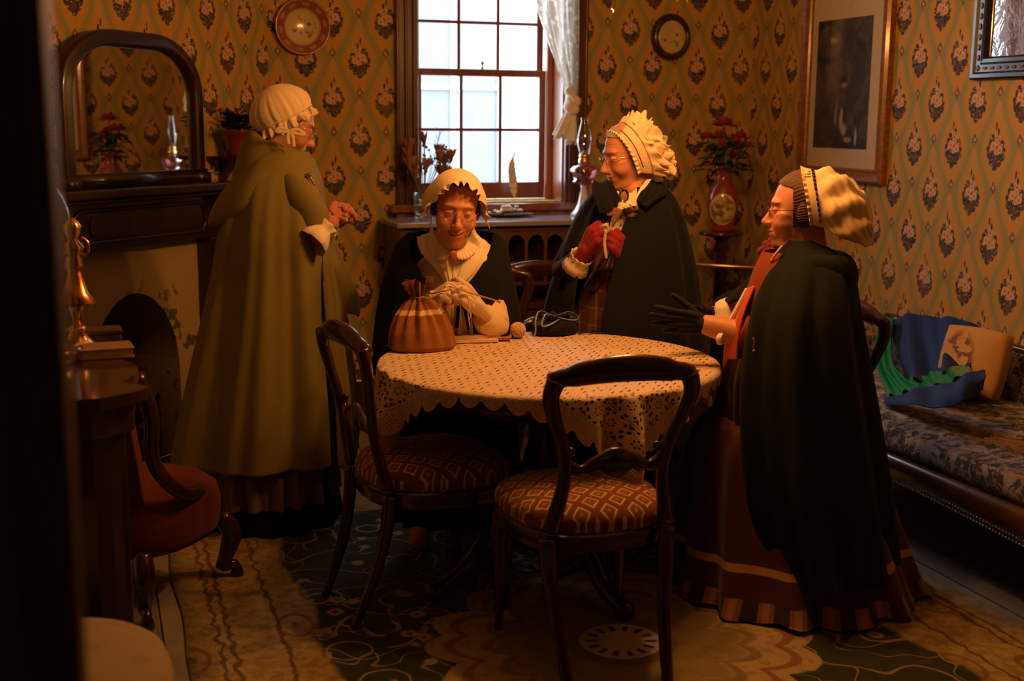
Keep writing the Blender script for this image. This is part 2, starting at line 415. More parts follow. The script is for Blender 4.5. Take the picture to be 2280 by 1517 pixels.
# neighbouring white weatherboard house seen through the glass
t = NT('white_boards'); o3 = t.sep(t.coord()); fr = (o3[2]*(1/.24)).fract()
c = t.mix(t.ramp(fr, .0, .06), (.28, .31, .34), (.40, .42, .44)); c = t.mix(t.noise(t.coord(), 1.5, 3)*.45, c, (.27, .30, .34)); M_BOARD = t.done(c, .8)
hs = thing('house', 'pale weatherboard house wall seen through the window panes', 'building', (2.5, 9.6, 0))
g = G(); g.box(-.25, 6.4, 0, .2, 0, 4.5); g.build('house_wall', M_BOARD, hs)
g = G(); g.box(-.12, .62, -.05, -.0, 1.0, 2.5); g.build('house_window', simple('far_glass', (.16, .18, .21), .5), hs)
g = G(); g.box(-.2, -.12, -.08, 0, .9, 2.6); g.box(.62, .7, -.08, 0, .9, 2.6); g.box(-.2, .7, -.08, 0, 2.5, 2.6); g.box(-.2, .7, -.08, 0, .9, 1.0); g.box(.23, .27, -.07, 0, 1, 2.5); g.box(-.19, .69, -.075, -.01, 1.73, 1.77); g.build('house_window_frame', simple('far_white', (.42, .42, .42), .6), hs)
g = G(); g.box(-5, 9, BY+TH, 30, -.3, -.05); tag(g.build('ground', simple('ground_gravel', (.45, .43, .38), .95)), kind='structure')
# portal that guides daylight sampling through the window
pl = light('window_portal', 'AREA', ((WX0+WX1)/2, BY+TH+.02, (WZ0+WZ1)/2), 1, (1, 1, 1), shape='RECTANGLE', size=WX1-WX0, size_y=WZ1-WZ0)
pl.rotation_euler = (-PI/2, 0, 0); pl.data.cycles.is_portal = True
# ---------------- rug
RX0, RX1, RY0, RY1 = .20, 2.60, 1.25, 4.95
t = NT('rug_pile'); o3 = t.sep(t.coord()); x, y = o3[0], o3[1]
ncx, ncy = 1.40, 3.10
dx = (x-ncx).abs(); dy = (y-ncy).abs()
wv = t.noise(t.coord(), 9, 3)*.06
pile = t.noise(t.coord(), 220, 2); mot = t.noise(t.mapping(t.coord(), (1, 1, 1)), 26, 4, .7)
border = (.48, .37, .14); bord2 = (.35, .24, .08); field = (.030, .042, .028); cream = (.50, .38, .19); rust = (.17, .06, .03)
c = t.mix(t.ramp(mot, .45, .58), border, bord2)
bv = t.voro(t.mapping(t.coord(), (1, .6, 1)), 5.5); c = t.mix(t.ramp((bv-.28).abs(), .05, .02)*.6, c, rust); c = t.mix(t.ramp(bv, .12, .07)*.7, c, (.12, .10, .05))
for e in (.93, 1.075, 1.11):     # guard stripes in the border
    ln = t.ramp((dx-e+(t.noise(t.coord(), 18, 1)-.5)*.05).abs(), .009, .004); c = t.mix(ln*.8, c, (.10, .045, .02))
inf = t.ramp(dx+wv*.8+((y*9).sin()*.02), .93-.07, .92-.09)*t.ramp(dy+wv, 1.45, 1.43)
# field with scrolling vines
fm = t.mix(t.ramp(mot, .5, .62)*.5, field, (.07, .065, .03))
for (sc, off, wd, hi) in ((2.8, 0, .016, .40), (4.6, 3.1, .022, .36)):
    vc = t.mapping(t.coord(), (1, 1, 0), loc=(off, off, 0))
    dn = t.noise(vc, 5, 2)*.22-.11
    vd = t.voro(vc, sc, rnd=.6)+dn
    gate = t.ramp(t.noise(vc, 4, 0), .44, .50)
    fm = t.mix(t.ramp((vd-hi).abs(), wd, wd*.35)*.7*gate, fm, cream)
    fm = t.mix(t.ramp((vd-hi*.5).abs(), wd*1.6, wd*.6)*.75*t.ramp(t.noise(vc, 7, 1), .50, .54), fm, cream)
    fm = t.mix(t.ramp((t.noise(vc, sc, 1)-.5).abs(), .008, .003)*.6, fm, cream)
fl = t.voro(t.mapping(t.coord(), (1, 1, 0)), 7.5, rnd=.9)+t.noise(t.coord(), 30, 2)*.16
fm = t.mix(t.ramp(fl, .30, .24)*.9, fm, cream); fm = t.mix(t.ramp(fl, .19, .14), fm, rust)
c = t.mix(inf, c, fm)
# medallion
mx = (x-ncx)*(1/.62); my = (y-ncy)*(1/.62)
rr = (mx*mx+my*my).sqrt(); th = t.math('ARCTAN2', my, mx)
lob = (th*8).sin().abs()*.09+(th*4).sin().abs()*.05
md = rr-lob
mc = t.mix(t.ramp(md, .42, .5), (.30, .23, .10), cream); mc = t.mix(t.ramp((md-.68).abs(), .035, .015)*.8, mc, (.25, .10, .04)); mc = t.mix(t.ramp((md-.5).abs(), .04, .015)*.6, mc, (.1, .09, .04))
mc = t.mix(t.ramp(mot, .52, .6)*.45, mc, (.22, .13, .05))
mc = t.mix(t.ramp(rr, .27, .26), mc, (.20, .15, .07)); mc = t.mix(t.ramp(rr, .20, .19), mc, (.62, .58, .45))
pet = (th*14).sin()
mc = t.mix(t.ramp((rr-.14).abs(), .035, .02)*t.ramp(pet, .1, .5), mc, (.05, .06, .08))
c = t.mix(t.ramp(md, .80, .785), c, mc)
c = t.mix(pile*.25, c, (.05, .035, .015))
t.bump(pile+mot*.5, .6, .006)
M_RUG = t.done(c, .95, 0, .1, None, .15)
g = G()
def rf(u, v):
    X_ = RX0+(RX1-RX0)*u; Y_ = RY0+(RY1-RY0)*v
    e = .006*math.sin(Y_*9)*(1 if u in (0, 1) else 0)
    return (X_+e, Y_, .008+.0015*math.sin(X_*7+Y_*3))
g.grid(rf, 30, 46); rug = g.build('rug', M_RUG, None, True, solid=.007, off=-1)
tag(rug, 'large cream bordered rug with a dark scrolling field and central medallion', 'rug')
# ================================================================== FURNITURE ROUND THE WALLS
W_BLK = wood('ebonised_mahogany', (.016, .0045, .002), (.034, .009, .004), .3)
M_BRASS = simple('brass', (.75, .5, .2), .3, 1)
M_GILT = simple('gilt', (.85, .50, .18), .25, 1, bump=.3, bscale=80)
M_CHINA = simple('china', (.75, .68, .52), .25, coat=.5)
CLEAR = thin_glass('clear_glass', (.97, .98, .97), .06)
def bframe(o):   # place a child group built in breast coordinates: local x along the breast (to the left), y out of it
    return o
BANG = math.atan2(-.70711, -.70711)
def breast_thing(name, label, cat, s, z, **k):
    o = thing(name, label, cat, bp(s, z), 0, **k); o.rotation_euler = (0, 0, -3*PI/4); return o   # local +x runs leftwards along the breast, local -y... 
# in the local frame: x = distance along breast to the left, y = -distance into the room is (+.707,-.707) => local y axis = rot(-135)(0,1) = (.707,-.707)
FC = .96
mt = breast_thing('mantelpiece', 'dark wooden mantelpiece with panelled frieze around the arched fireplace', 'mantelpiece', FC, 0)
g = G(); g.box(-.56, .56, 0, .17, 1.185, 1.222); g.box(-.53, .53, 0, .14, 1.165, 1.185); mods(g.build('shelf', W_BLK, mt), bevel=.008)
g = G()
g.box(-.51, .51, 0, .075, .975, 1.165)
mods(g.build('frieze', W_BLK, mt), bevel=.004)
g = G()
def rrect(x0, x1, z0, z1, r, n=6):
    P = []
    for (cx, cz, a0) in ((x1-r, z1-r, 0), (x0+r, z1-r, PI/2), (x0+r, z0+r, PI), (x1-r, z0+r, 3*PI/2)):
        for k in range(n+1): a = a0+PI/2*k/n; P.append((cx+r*math.cos(a), cz+r*math.sin(a)))
    return P
P = rrect(-.38, .38, 1.01, 1.135, .045); P.append(P[0])
g.tube([(x, .078, z) for x, z in P], .009, 8, cap=False)
g.build('panel_moulding', W_BLK, mt, True)
g = G(); P = rrect(-.30, .30, 1.03, 1.115, .035); g.rings([[(x, .075, z) for x, z in P], [(x, .083, z) for x, z in P]]); g.build('raised_panel', W_BLK, mt)
for sx in (-1, 1):
    g = G(); a, b = sorted((sx*.41, sx*.51)); g.box(a, b, 0, .085, 0, .975); a, b = sorted((sx*.43, sx*.49)); g.box(a, b, .085, .10, .16, .93); a, b = sorted((sx*.40, sx*.52)); g.box(a, b, 0, .11, 0, .14)
    mods(g.build('pilaster', W_BLK, mt), bevel=.005)
    g = G(); P = [(0, 0), (.0, -.14), (.05, -.14), (.09, -.10), (.12, -.02), (.12, 0)]
    g.rings([[(sx*.46-.04, y, 1.165+z) for y, z in P], [(sx*.46+.04, y, 1.165+z) for y, z in P]]); mods(g.build('bracket', W_BLK, mt), bevel=.004)
# over-mantel mirror, round-shouldered
mm = breast_thing('overmantel_mirror', 'arched dark wood overmantel mirror standing on the mantelshelf', 'mirror', FC, 1.222)
mm.rotation_euler.z += math.radians(3.1); mm.location.x += .02; mm.location.y -= .02
def arch_outline(hw, h, r, n=14):
    P = [(-hw, 0)]
    for k in range(n+1): a = PI-PI/2*k/n; P.append((-hw+r+r*math.cos(a), h-r*.8+r*.8*math.sin(a)))
    for k in range(n+1): a = PI/2-PI/2*k/n; P.append((hw-r+r*math.cos(a), h-r*.8+r*.8*math.sin(a)))
    P.append((hw, 0)); return P
g = G(); prof = [(0, .012), (0, .035), (.012, .05), (.03, .045), (.04, .055), (.055, .05), (.068, .03), (.07, .012)]
R_ = []
for (w, d) in prof:
    o = arch_outline(.43-w, .615-w, .30-w); R_.append([(x, d, z+.0) for x, z in o])
g.rings(R_, cap=False, closed=False)
g.box(-.43, .43, .012, .055, 0, .055); g.box(-.44, -.36, .012, .065, 0, .04); g.box(.36, .44, .012, .065, 0, .04)
mods(g.build('mirror_frame', W_BLK, mm, True)); 
t = NT('mirror_glass'); M_MIRROR = t.done((.80, .82, .80), .015, 1.0)
g = G(); o = arch_outline(.375, .56, .25); g.rings([[(x, .022, z+.03) for x, z in o], [(x, .014, z+.03) for x, z in o]]); g.build('mirror_glass', M_MIRROR, mm)
g = G(); o = arch_outline(.42, .605, .29); g.rings([[(x, .013, z) for x, z in o], [(x, .002, z) for x, z in o]]); g.build('backboard', W_BLK, mm)
# hearth and fender
g = G(); g.add([bp(s, z, d) for z in (.0, .03) for (s, d) in ((.3, .003), (1.6, .003), (1.6, .5), (.3, .5))], [(0, 1, 2, 3), (7, 6, 5, 4), (0, 4, 5, 1), (1, 5, 6, 2), (2, 6, 7, 3), (3, 7, 4, 0)])
struct(g.build('trim_3', simple('hearth_slate', (.10, .11, .11), .35, coat=.3)))
fd = breast_thing('fender', 'low steel fender with a bright top rail on the slate hearth', 'fender', FC, .0301)
M_STEEL = simple('steel', (.55, .55, .55), .25, 1)
P = [(-.5, .19), (-.5, .38), (-.44, .44), (.44, .44), (.5, .38), (.5, .19)]
g = G(); g.tube([(x, y, .17) for x, y in P], .008, 8); g.build('top_rail', M_STEEL, fd, True)
g = G()
for k in range(34):
    x = -.49+.98*k/33; g.tube([(x, .44 if abs(x) < .45 else .40, .02), (x, .44 if abs(x) < .45 else .40, .168)], .004, 6)
g.build('bars', W_DARK and simple('black_iron', (.02, .02, .02), .5, .6), fd, True)
g = G(); g.tube([(x, y, .012) for x, y in P], .012, 8); g.build('base_rail', MATS['black_iron'], fd, True)
# grate in the firebox
gr_ = breast_thing('fire_grate', 'black iron basket grate inside the sooty firebox', 'grate', FC, .0)
g = G()
for z in (.12, .2, .28): g.tube([(-.2, -.06, z), (.2, -.06, z)], .007, 6)
for k in range(7): x = -.19+.38*k/6; g.tube([(x, -.06, .0), (x, -.06, .3)], .006, 6); g.tube([(x, -.06, .12), (x, -.34, .12)], .006, 6)
g.build('bars', MATS['black_iron'], gr_, True)
g = G()
for k in range(22): g.ball((rnd.uniform(-.17, .17), rnd.uniform(-.3, -.09), rnd.uniform(.14, .2)), (rnd.uniform(.02, .04),)*3, 7, 5)
g.build('coals', M_SOOT, gr_)
# ---------------- sideboard by the door with dome and gilt candlestick
sb = thing('sideboard', 'polished dark sideboard with a serpentine end by the doorway', 'sideboard', (-.42, 3.05, 0))
def sbout(o):
    P = [(-.62, -.30-o*.5), (.40, -.30-o)]
    for k in range(9): a = k/8; P.append((.42+.09*math.sin(a*PI*.9)+o+.02*a, -.30-o+(.16)*a+.0))
    for k in range(1, 9): a = k/8; P.append((.47+o+.04*math.sin(a*PI), -.14+.30*a))
    for k in range(1, 9): a = k/8; P.append((.47+o-.13*a*a, .16+.17*a+o*a))
    P.append((-.62, .33+o)); return P
g = G()
for (o, z0, z1) in ((.0, .872, .90), (-.012, .862, .872), (-.028, .80, .862)): g.prism(sbout(o), z0, z1)
mods(g.build('worktop', simple('polished_top', (.055, .022, .010), .12, coat=1), sb), bevel=.006)
g = G(); g.prism(sbout(-.05), .06, .80); mods(g.build('carcass', W_BLK, sb), bevel=.004)
g = G(); g.prism(sbout(-.03), .0, .06); mods(g.build('plinth', W_DARK, sb), bevel=.004)
g = G(); g.box(-.55, -.07, -.268, -.25, .12, .74); g.box(-.03, .36, -.268, -.25, .12, .74)
dd = g.build('door_panel', W_DARK, sb); mods(dd, bevel=.006)
g = G(); g.ball((.31, -.285, .42), .02, 12, 8); g.build('knob', M_BRASS, dd, True)
dm = thing('glass_dome', 'tall clear glass dome on a dark base beside the doorway', 'glass dome', (-.168, 3.25, .9))
g = G(); g.lathe([(.136, 0), (.14, .012), (.134, .03), (.130, .035)], seg=40); g.build('base', W_DARK, dm, True)
g = G(); pr_ = [(.125, .037)]+[(.125, .037+.3*k/4) for k in range(1, 5)]+[(.125*math.cos(a), .337+.15*math.sin(a)) for a in np.linspace(.1, 1.5, 12)]
g.lathe(pr_, seg=40, cap=False); g.build('glass', thin_glass('dome_glass', (.97, .98, .97), .05), dm, True)
g = G(); g.tube(smoothpath([(0, 0, .037), (.01, 0, .15), (-.02, 0, .28)], 12), .006, 6)
for k in range(26):
    a = rnd.uniform(0, 6.28); r = rnd.uniform(0, .08); z = rnd.uniform(.14, .36); g.ball((r*math.cos(a), r*math.sin(a), z), (.018, .018, .012), 8, 6)
g.build('dried_flowers', simple('dried_dull', (.22, .13, .06), .9), dm)
cs = thing('candlestick', 'ornate gilt brass candlestick with a flared copper bell cup on the sideboard', 'candlestick', atZ(176, 783, .9))
g = G(); g.lathe([(.058, 0), (.06, .008), (.045, .018), (.03, .03), (.018, .05), (.022, .062), (.012, .07)], seg=28, fn=lambda a, z: 1+.06*math.cos(8*a)); g.build('base', M_GILT, cs, True)
g = G(); g.lathe([(.009, .07), (.014, .10), (.02, .115), (.012, .125), (.009, .17), (.013, .185), (.007, .2)], seg=20); g.build('stem', M_GILT, cs, True)
g = G(); g.lathe([(.048, .125), (.05, .13), (.03, .155), (.020, .19), (.012, .22)], seg=28, cap=False); g.build('bell', simple('copper', (.80, .34, .14), .25, 1), cs, True)
g = G(); g.lathe([(.012, .2), (.022, .225), (.016, .25), (.024, .27), (.01, .29), (.018, .31), (.02, .325), (.006, .345)], seg=20, fn=lambda a, z: 1+.12*math.cos(6*a))
for s_ in (-1, 1): g.tube(smoothpath([(0, 0, .26), (s_*.03, 0, .25), (s_*.035, 0, .28), (s_*.02, 0, .295)], 12), .005, 6)
g.build('finial', M_GILT, cs, True)
for k in range(8):
    a = k*PI/4; g = G(); g.ball((.045*math.cos(a), .045*math.sin(a), .114), (.004, .004, .012), 6, 5); g.build('drop', CLEAR, cs, True)
bk = thing('book', 'worn tan book lying on the sideboard beside the candlestick', 'book', atZ(232, 792, .9)); bk.rotation_euler = (0, 0, .08)
g = G(); g.box(-.09, .07, -.055, .055, .0, .004); g.box(-.09, .07, -.055, .055, .022, .026); g.box(-.09, -.086, -.055, .055, 0, .026); mods(g.build('cover', fabric('book_tan', (.34, .19, .065)), bk), bevel=.002)
g = G(); g.box(-.085, .066, -.051, .051, .004, .022); g.build('pages', simple('paper', (.75, .62, .42), .9), bk)
bx_ = thing('box', 'dull brown wooden box standing at the back of the sideboard', 'box', atZ(222, 768, .9)); bx_.rotation_euler = (0, 0, .05)
g = G(); g.box(-.09, .055, -.04, .04, 0, .032); mods(g.build('box_body', simple('box_brown', (.09, .05, .025), .6), bx_), bevel=.004)
g = G(); g.box(-.092, .057, -.042, .042, .0325, .045); mods(g.build('lid', simple('box_brown', (.2, .1, .05)), bx_), bevel=.004)
# ---------------- low red nursing chair
M_VELVET = fabric('red_velvet', (.13, .022, .010), .9, sheen=.1)
def cab_leg(px, py, h, sx, sy, r=.028):
    P = smoothpath([(px, py, h), (px+sx*.025, py+sy*.025, h*.72), (px+sx*.012, py+sy*.012, h*.4), (px+sx*.0, py+sy*.0, h*.2), (px+sx*.03, py+sy*.03, .05), (px+sx*.035, py+sy*.035, .0)], 20)
    rs = list(np.interp(np.linspace(0, 1, 20), [0, .25, .6, .85, .93, 1], [r, r*1.1, r*.6, r*.5, r*.85, r*.6])); return G().tube(P, rs, 12)
rc = thing('nursing_chair', 'low red velvet nursing chair partly behind the sideboard', 'chair', (.07, 3.94, 0), math.radians(-40))
g = G(); 
R_ = []
for (z, k) in ((.20, .96), (.23, 1.0), (.30, 1.02), (.345, .98), (.37, .86), (.385, .5), (.388, .05)):
    R_.append([(k*.26*math.copysign(abs(math.cos(a))**.75, math.cos(a)), k*.25*math.copysign(abs(math.sin(a))**.75, math.sin(a)), z) for a in np.linspace(0, 2*PI, 48, endpoint=False)])
g.rings(R_); g.build('seat', M_VELVET, rc, True)
g = G()
def bkf(u, v):
    a = (u-.5)*1.5; w = .24+.06*v; return (w*math.sin(a)*1.1, -.18-.12*v-.03*v*v+.10*(1-math.cos(a))*1.2, .36+.46*v*(1-.16*(2*u-1)**2))
g.grid(bkf, 24, 16); g.build('backrest', M_VELVET, rc, True, solid=.06)
g = G()
for s_ in (-1, 1): g.tube(smoothpath([(s_*.25, .02, .36), (s_*.27, -.08, .385), (s_*.26, -.15, .44), (s_*.245, -.19, .52), (s_*.27, -.22, .66), (s_*.25, -.25, .78)], 24), .022, 10)
g.build('back_frame', W_DARK, rc, True)
for (a, b) in ((-.2, .2), (.2, .2), (-.2, -.2), (.2, -.2)): cab_leg(a, b, .22, (1 if a > 0 else -1), (1 if b > 0 else -1), .03).build('leg', W_DARK, rc, True)
for i, ch in enumerate([c for c in rc.children if c.name.startswith('leg')][:4]):
    pass
# cream upholstered stool in the bottom left corner
st_ = thing('stool', 'cream upholstered round topped stool in the bottom left corner', 'stool', (-.145, 2.36, 0))
g = G()
R_ = []
for (z, k) in ((.36, .95), (.38, 1.0), (.43, 1.02), (.46, .98), (.478, .88), (.49, .6), (.493, .05)):
    R_.append([(k*.25*math.copysign(abs(math.cos(a))**.8, math.cos(a)), k*.25*math.copysign(abs(math.sin(a))**.8, math.sin(a)), z) for a in np.linspace(0, 2*PI, 48, endpoint=False)])
g.rings(R_)
t = NT('cream_damask'); n = t.noise(t.coord(), 9, 4, .65); v = t.voro(t.coord(), 11)
c = t.mix(t.ramp(v+n*.4, .5, .38)*.35, (.42, .32, .16), (.28, .20, .10)); M_DAM = t.done(c, .85, 0, .2, None, .2)
g.build('seat', M_DAM, st_, True)
g = G(); g.box(-.2, .2, -.2, .2, .31, .365); mods(g.build('seat_frame', W_DARK, st_), bevel=.01)
for (a, b) in ((-.17, .17), (.17, .17), (-.17, -.17), (.17, -.17)): cab_leg(a, b, .34, (1 if a > 0 else -1)*.6, (1 if b > 0 else -1)*.6).build('leg', W_DARK, st_, True)
# ---------------- cabinet under the window
cb = thing('cabinet', 'dark wooden cabinet of arched pigeonholes with a pale stone top under the window', 'cabinet', (1.95, 5.70, 0))
CX = .60
g = G(); g.box(-CX, CX, -.08, .30, .995, 1.02); mods(g.build('worktop', simple('slate_top', (.34, .30, .30), .22, coat=.6), cb), bevel=.006)
g = G(); g.box(-CX+.02, CX-.02, -.05, .30, .0, .06); g.box(-CX+.02, CX-.02, .24, .30, .06, .995); g.box(-CX+.02, -CX+.05, -.05, .24, .06, .995); g.box(CX-.05, CX-.02, -.05, .24, .06, .995)
for z in (.965, .80, .70, .60, .585): g.box(-CX+.05, CX-.05, -.045, .24, z, z+.018)
mods(g.build('carcass', simple('cab_wood', (.085, .03, .012), .45), cb), bevel=.002)
g = G(); NP = 11; pw = (2*CX-.10)/NP
for k in range(NP):
    xa = -CX+.05+k*pw; xb = xa+pw; m_ = (xa+xb)/2; r = pw/2-.008
    top = .965; P = [(xa, .80), (xa+.008, .80)]+[(m_-r*math.cos(a), .93-.02+.028*math.sin(a)+0*r) for a in np.linspace(0, PI, 9)]+[(xb-.008, .80), (xb, .80), (xb, top), (xa, top)]
    # arch front board pieces: strips
    aa = [(m_-r*math.cos(a), .905+.045*math.sin(a)) for a in np.linspace(0, PI, 9)]
    for q in range(8): g.add([(aa[q][0], -.047, aa[q][1]), (aa[q+1][0], -.047, aa[q+1][1]), (aa[q+1][0], -.047, top), (aa[q][0], -.047, top), (aa[q][0], -.035, aa[q][1]), (aa[q+1][0], -.035, aa[q+1][1])], [(0, 1, 2, 3), (0, 4, 5, 1)])
    for (a, b) in ((xa, xa+.008), (xb-.008, xb)): g.box(a, b, -.047, .2, .70, top)
g.build('pigeonholes', simple('pigeon_wood', (.12, .045, .018), .4), cb)
for s_ in (-1, 1):
    g = G(); a, b = sorted((s_*.02, s_*(CX-.06))); g.box(a, b, -.052, -.03, .08, .575); g.box(a+.06, b-.06, -.06, -.052, .14, .515)
    d_ = mods(g.build('door', simple('cab_wood', (.1, .03, .01)), cb), bevel=.005)
    g = G(); g.ball((s_*.05, -.065, .33), .014, 10, 8); g.build('knob', M_BRASS, d_, True)
# dried flowers in a cut glass vase
vs_ = thing('flower_vase', 'cut glass vase of dried brown flowers on the cabinet, left of the window', 'vase', atZ(945, 487, 1.02))
g = G(); g.lathe([(.045, 0), (.052, .01), (.050, .03), (.056, .05), (.052, .075), (.054, .125), (.051, .125), (.048, .078), (.05, .05), (.04, .02), (.01, .015)], seg=28, fn=lambda a, z: 1+(.03*math.cos(12*a) if z < .07 else 0)); g.build('glass', thin_glass('cut_glass', (.93, .95, .95), .16), vs_, True)
g = G(); M_PRO = simple('protea', (.28, .12, .06), .85); M_SEED = simple('seeds', (.12, .09, .06), .85)
for k in range(26):
    a = rnd.uniform(0, 6.28); l = rnd.uniform(.6, 1); tip = np.array([.12*math.cos(a)*l+.03, .08*math.sin(a)*l, .19+.18*rnd.random()])
    P = smoothpath([(0, 0, .02), tip*np.array([.3, .3, .5]), tip], 10); g.tube(P, .0018, 5); gf = G()
    if k < 13:
        for q in range(14):
            b = rnd.uniform(0, 6.28); u = rnd.uniform(.2, 1); d = np.array([math.cos(b)*.036*u, math.sin(b)*.036*u, .055]); gf.tube([tip-d*.2, tip+d*.5, tip+d], [.004, .0085, .001], 5)
        gf.ball(tip+np.array([0, 0, .012]), (.012, .012, .02), 8, 6); gf.build('protea_head', M_PRO, vs_, True)
    else:
        for q in range(10):
            d = np.array([rnd.uniform(-.02, .02), rnd.uniform(-.02, .02), rnd.uniform(-.02, .05)]); gf.ball(tip+d, .006, 6, 4); gf.tube([tip-np.array([0, 0, .02]), tip+d], .0012, 4)
        gf.build('seed_head', M_SEED, vs_, True)
gf = G()
for k in range(24):
    q = k/23; p = np.array([.05+.03*q, .0, .22+.20*q]); d = np.array([rnd.uniform(-.02, .02), rnd.uniform(-.01, .01), .02]); gf.tube([p, p+d], .0008, 4); gf.ball(p+d, .002, 5, 4)
gf.tube(smoothpath([(0, 0, .02), (.03, 0, .2), (.08, 0, .42)], 12), .0015, 5); gf.build('tall_sprig', M_SEED, vs_, True)
g.build('stems', simple('stem_brown', (.16, .12, .05), .8), vs_, True)
# shells on a dark dish
ds = thing('dish', 'dark oval dish under pale shells on the cabinet', 'dish', atZ(1135, 483, 1.02))
g = G(); g.lathe([(.03, 0), (.09, .006), (.125, .014), (.127, .018), (.09, .011), (.03, .006)], seg=36); o = g.build('dish_body', simple('dish_dark', (.08, .05, .03), .3, coat=.5), ds, True); o.scale = (1, .6, 1)
for k in range(24):
    a = rnd.uniform(0, 6.28); r = rnd.uniform(.0, .11); z = .018+.022*max(0, 1-r/.10)
    if k > 17: r = rnd.uniform(.0, .05); z = .045
    sh = thing('shell', 'small pale shell in the heap on the dark dish' if k < 24 else '', 'shell', np.array(ds.location)+np.array([r*math.cos(a)-.01, r*math.sin(a)*.55, z]), a, 'pale shells heaped on the dish')
    q = rnd.uniform(.011, .017); g = G(); g.lathe([(q*.1, 0), (q*.8, q*.15), (q, q*.45), (q*.7, q*.8), (q*.2, q*1.0)], seg=14, fn=lambda a, z: 1+.12*math.cos(7*a)); g.build('shell_body', simple('shell', (.82, .76, .62), .5), sh, True)
iw = thing('inkwell', 'glass inkwell holding a feather quill behind the shell dish', 'inkwell', atZ(1147, 473, 1.0201)); iw.location.z = 1.0201
g = G(); g.lathe([(.022, 0), (.025, .006), (.022, .035), (.010, .042), (.012, .06), (.009, .06)], seg=20); g.build('bottle', glass('ink_glass', (.35, .45, .6), .05), iw, True)
ql = thing('quill', 'brown and white feather quill standing in the inkwell', 'quill', np.array(iw.location)+np.array([0, 0, .02]))
g = G(); P = smoothpath([(0, 0, 0), (-.008, 0, .09), (-.02, 0, .2), (-.005, 0, .29)], 24); g.tube(P, [.0022]*23+[.001], 6); g.build('shaft', simple('quill_shaft', (.75, .68, .5), .5), ql, True)
g = G()
def vane(sx):
    def f(u, v):
        i = 5+int(v*18); p = P[min(i, 23)]; w = .022*math.sin(min(1, v*1.15+.08)*PI)**.6*(1+.12*math.sin(v*70)); return (p[0]+sx*w*u, p[1]+.004*u, p[2]+.02*u)
    return f
g.grid(vane(-1), 5, 40); g.grid(vane(1), 5, 40); g.build('vane', simple('feather', (.70, .60, .48), .8), ql, True, solid=.0008)
# oil lamp
M_PINK = thin_glass('pink_glass', (.98, .74, .76), .16)
ol = thing('oil_lamp', 'pink glass oil lamp with tall clear chimney beside the window curtain', 'oil lamp', (2.375, 5.85, 1.02))
g = G(); g.lathe([(.062, 0), (.065, .01), (.045, .03), (.03, .06), (.022, .10), (.014, .14), (.018, .155)], seg=28, fn=lambda a, z: 1+.06*math.cos(10*a)); g.build('foot', simple('milk_glass', (.62, .66, .64), .25, coat=.6), ol, True)
g = G(); g.lathe([(.018, .155), (.055, .165), (.060, .175), (.05, .185), (.068, .215), (.072, .235), (.058, .255), (.03, .262), (.026, .262), (.05, .25), (.064, .232), (.045, .19), (.01, .17)], seg=32, fn=lambda a, z: 1+.03*math.cos(12*a)); g.build('reservoir', M_PINK, ol, True)
g = G(); g.lathe([(.026, .262), (.03, .27), (.03, .285), (.022, .292), (.028, .297), (.028, .305), (.012, .325), (.006, .33)], seg=24); g.build('burner', M_BRASS, ol, True)
g = G(); g.lathe([(.024, .30), (.030, .33), (.041, .37), (.038, .41), (.026, .455), (.020, .475), (.027, .492), (.0265, .492), (.0192, .475), (.0252, .455), (.0372, .41), (.0402, .37), (.029, .33), (.023, .30)], seg=32, cap=False); g.build('chimney', thin_glass('chimney_glass', (.95, .96, .96), .10), ol, True)
# ---------------- curtain: lace, tied back to the right and knotted
t = NT('lace_curtain'); uvs = t.sep(t.coord('UV'))
n = t.voro(t.mapping(t.coord('UV'), (14, 14, 1)), 1.0); mesh_ = (uvs[0]*220).sin().abs().min((uvs[1]*320).sin().abs())
flw = t.ramp(n, .42, .34); al = (flw*.55+t.ramp(mesh_, .55, .25)*.25+.5).min(1)
tl = t.n.new('ShaderNodeBsdfTranslucent'); tl.inputs[0].default_value = (.85, .82, .74, 1); df = t.n.new('ShaderNodeBsdfDiffuse'); df.inputs[0].default_value = (.85, .82, .74, 1)
m1 = t.n.new('ShaderNodeMixShader'); m1.inputs[0].default_value = .6; t.l.new(df.outputs[0], m1.inputs[1]); t.l.new(tl.outputs[0], m1.inputs[2])
tr = t.n.new('ShaderNodeBsdfTransparent'); m2 = t.n.new('ShaderNodeMixShader'); t.link(al, m2.inputs[0]); t.l.new(tr.outputs[0], m2.inputs[1]); t.l.new(m1.outputs[0], m2.inputs[2]); t.l.new(m2.outputs[0], t.out.inputs[0])
M_LACE = t.m
def uvgrid(fn, nu, nv, name, mat, parent, us=1, vs=1, **k):
    g = G(); g.grid(fn, nu, nv); o = g.build(name, mat, parent, True); me = o.data; uv = me.uv_layers.new(name='UVMap')
    li = np.zeros(len(me.loops), dtype=np.int64); me.loops.foreach_get('vertex_index', li)
    arr = np.stack([(li % nu)/(nu-1)*us, (li//nu)/(nv-1)*vs], 1).astype(np.float32).ravel(); uv.data.foreach_set('uv', arr); mods(o, **k); return o
cu = thing('curtain', 'white lace curtain gathered and knotted at the right side of the window', 'curtain', (0, 0, 0))
def cf(u, v):
    z = 2.56-(2.56-1.63)*v
    xr = 2.375-.02*v; xl = fit(z, [1.63, 1.72, 1.85, 2.0, 2.15, 2.56], [2.315, 2.29, 2.23, 2.175, 2.13, 1.95]); 
    x = xl+(xr+.02-xl)*u; am = .018*(1-.3*v); 
    return (x+.004*math.sin(v*9+u*20), BY-.07+am*math.sin(u*PI*2*7+v*1.2)+.006*math.sin(u*31+v*7), z)
uvgrid(cf, 150, 60, 'lace_panel', M_LACE, cu, 1, 2)
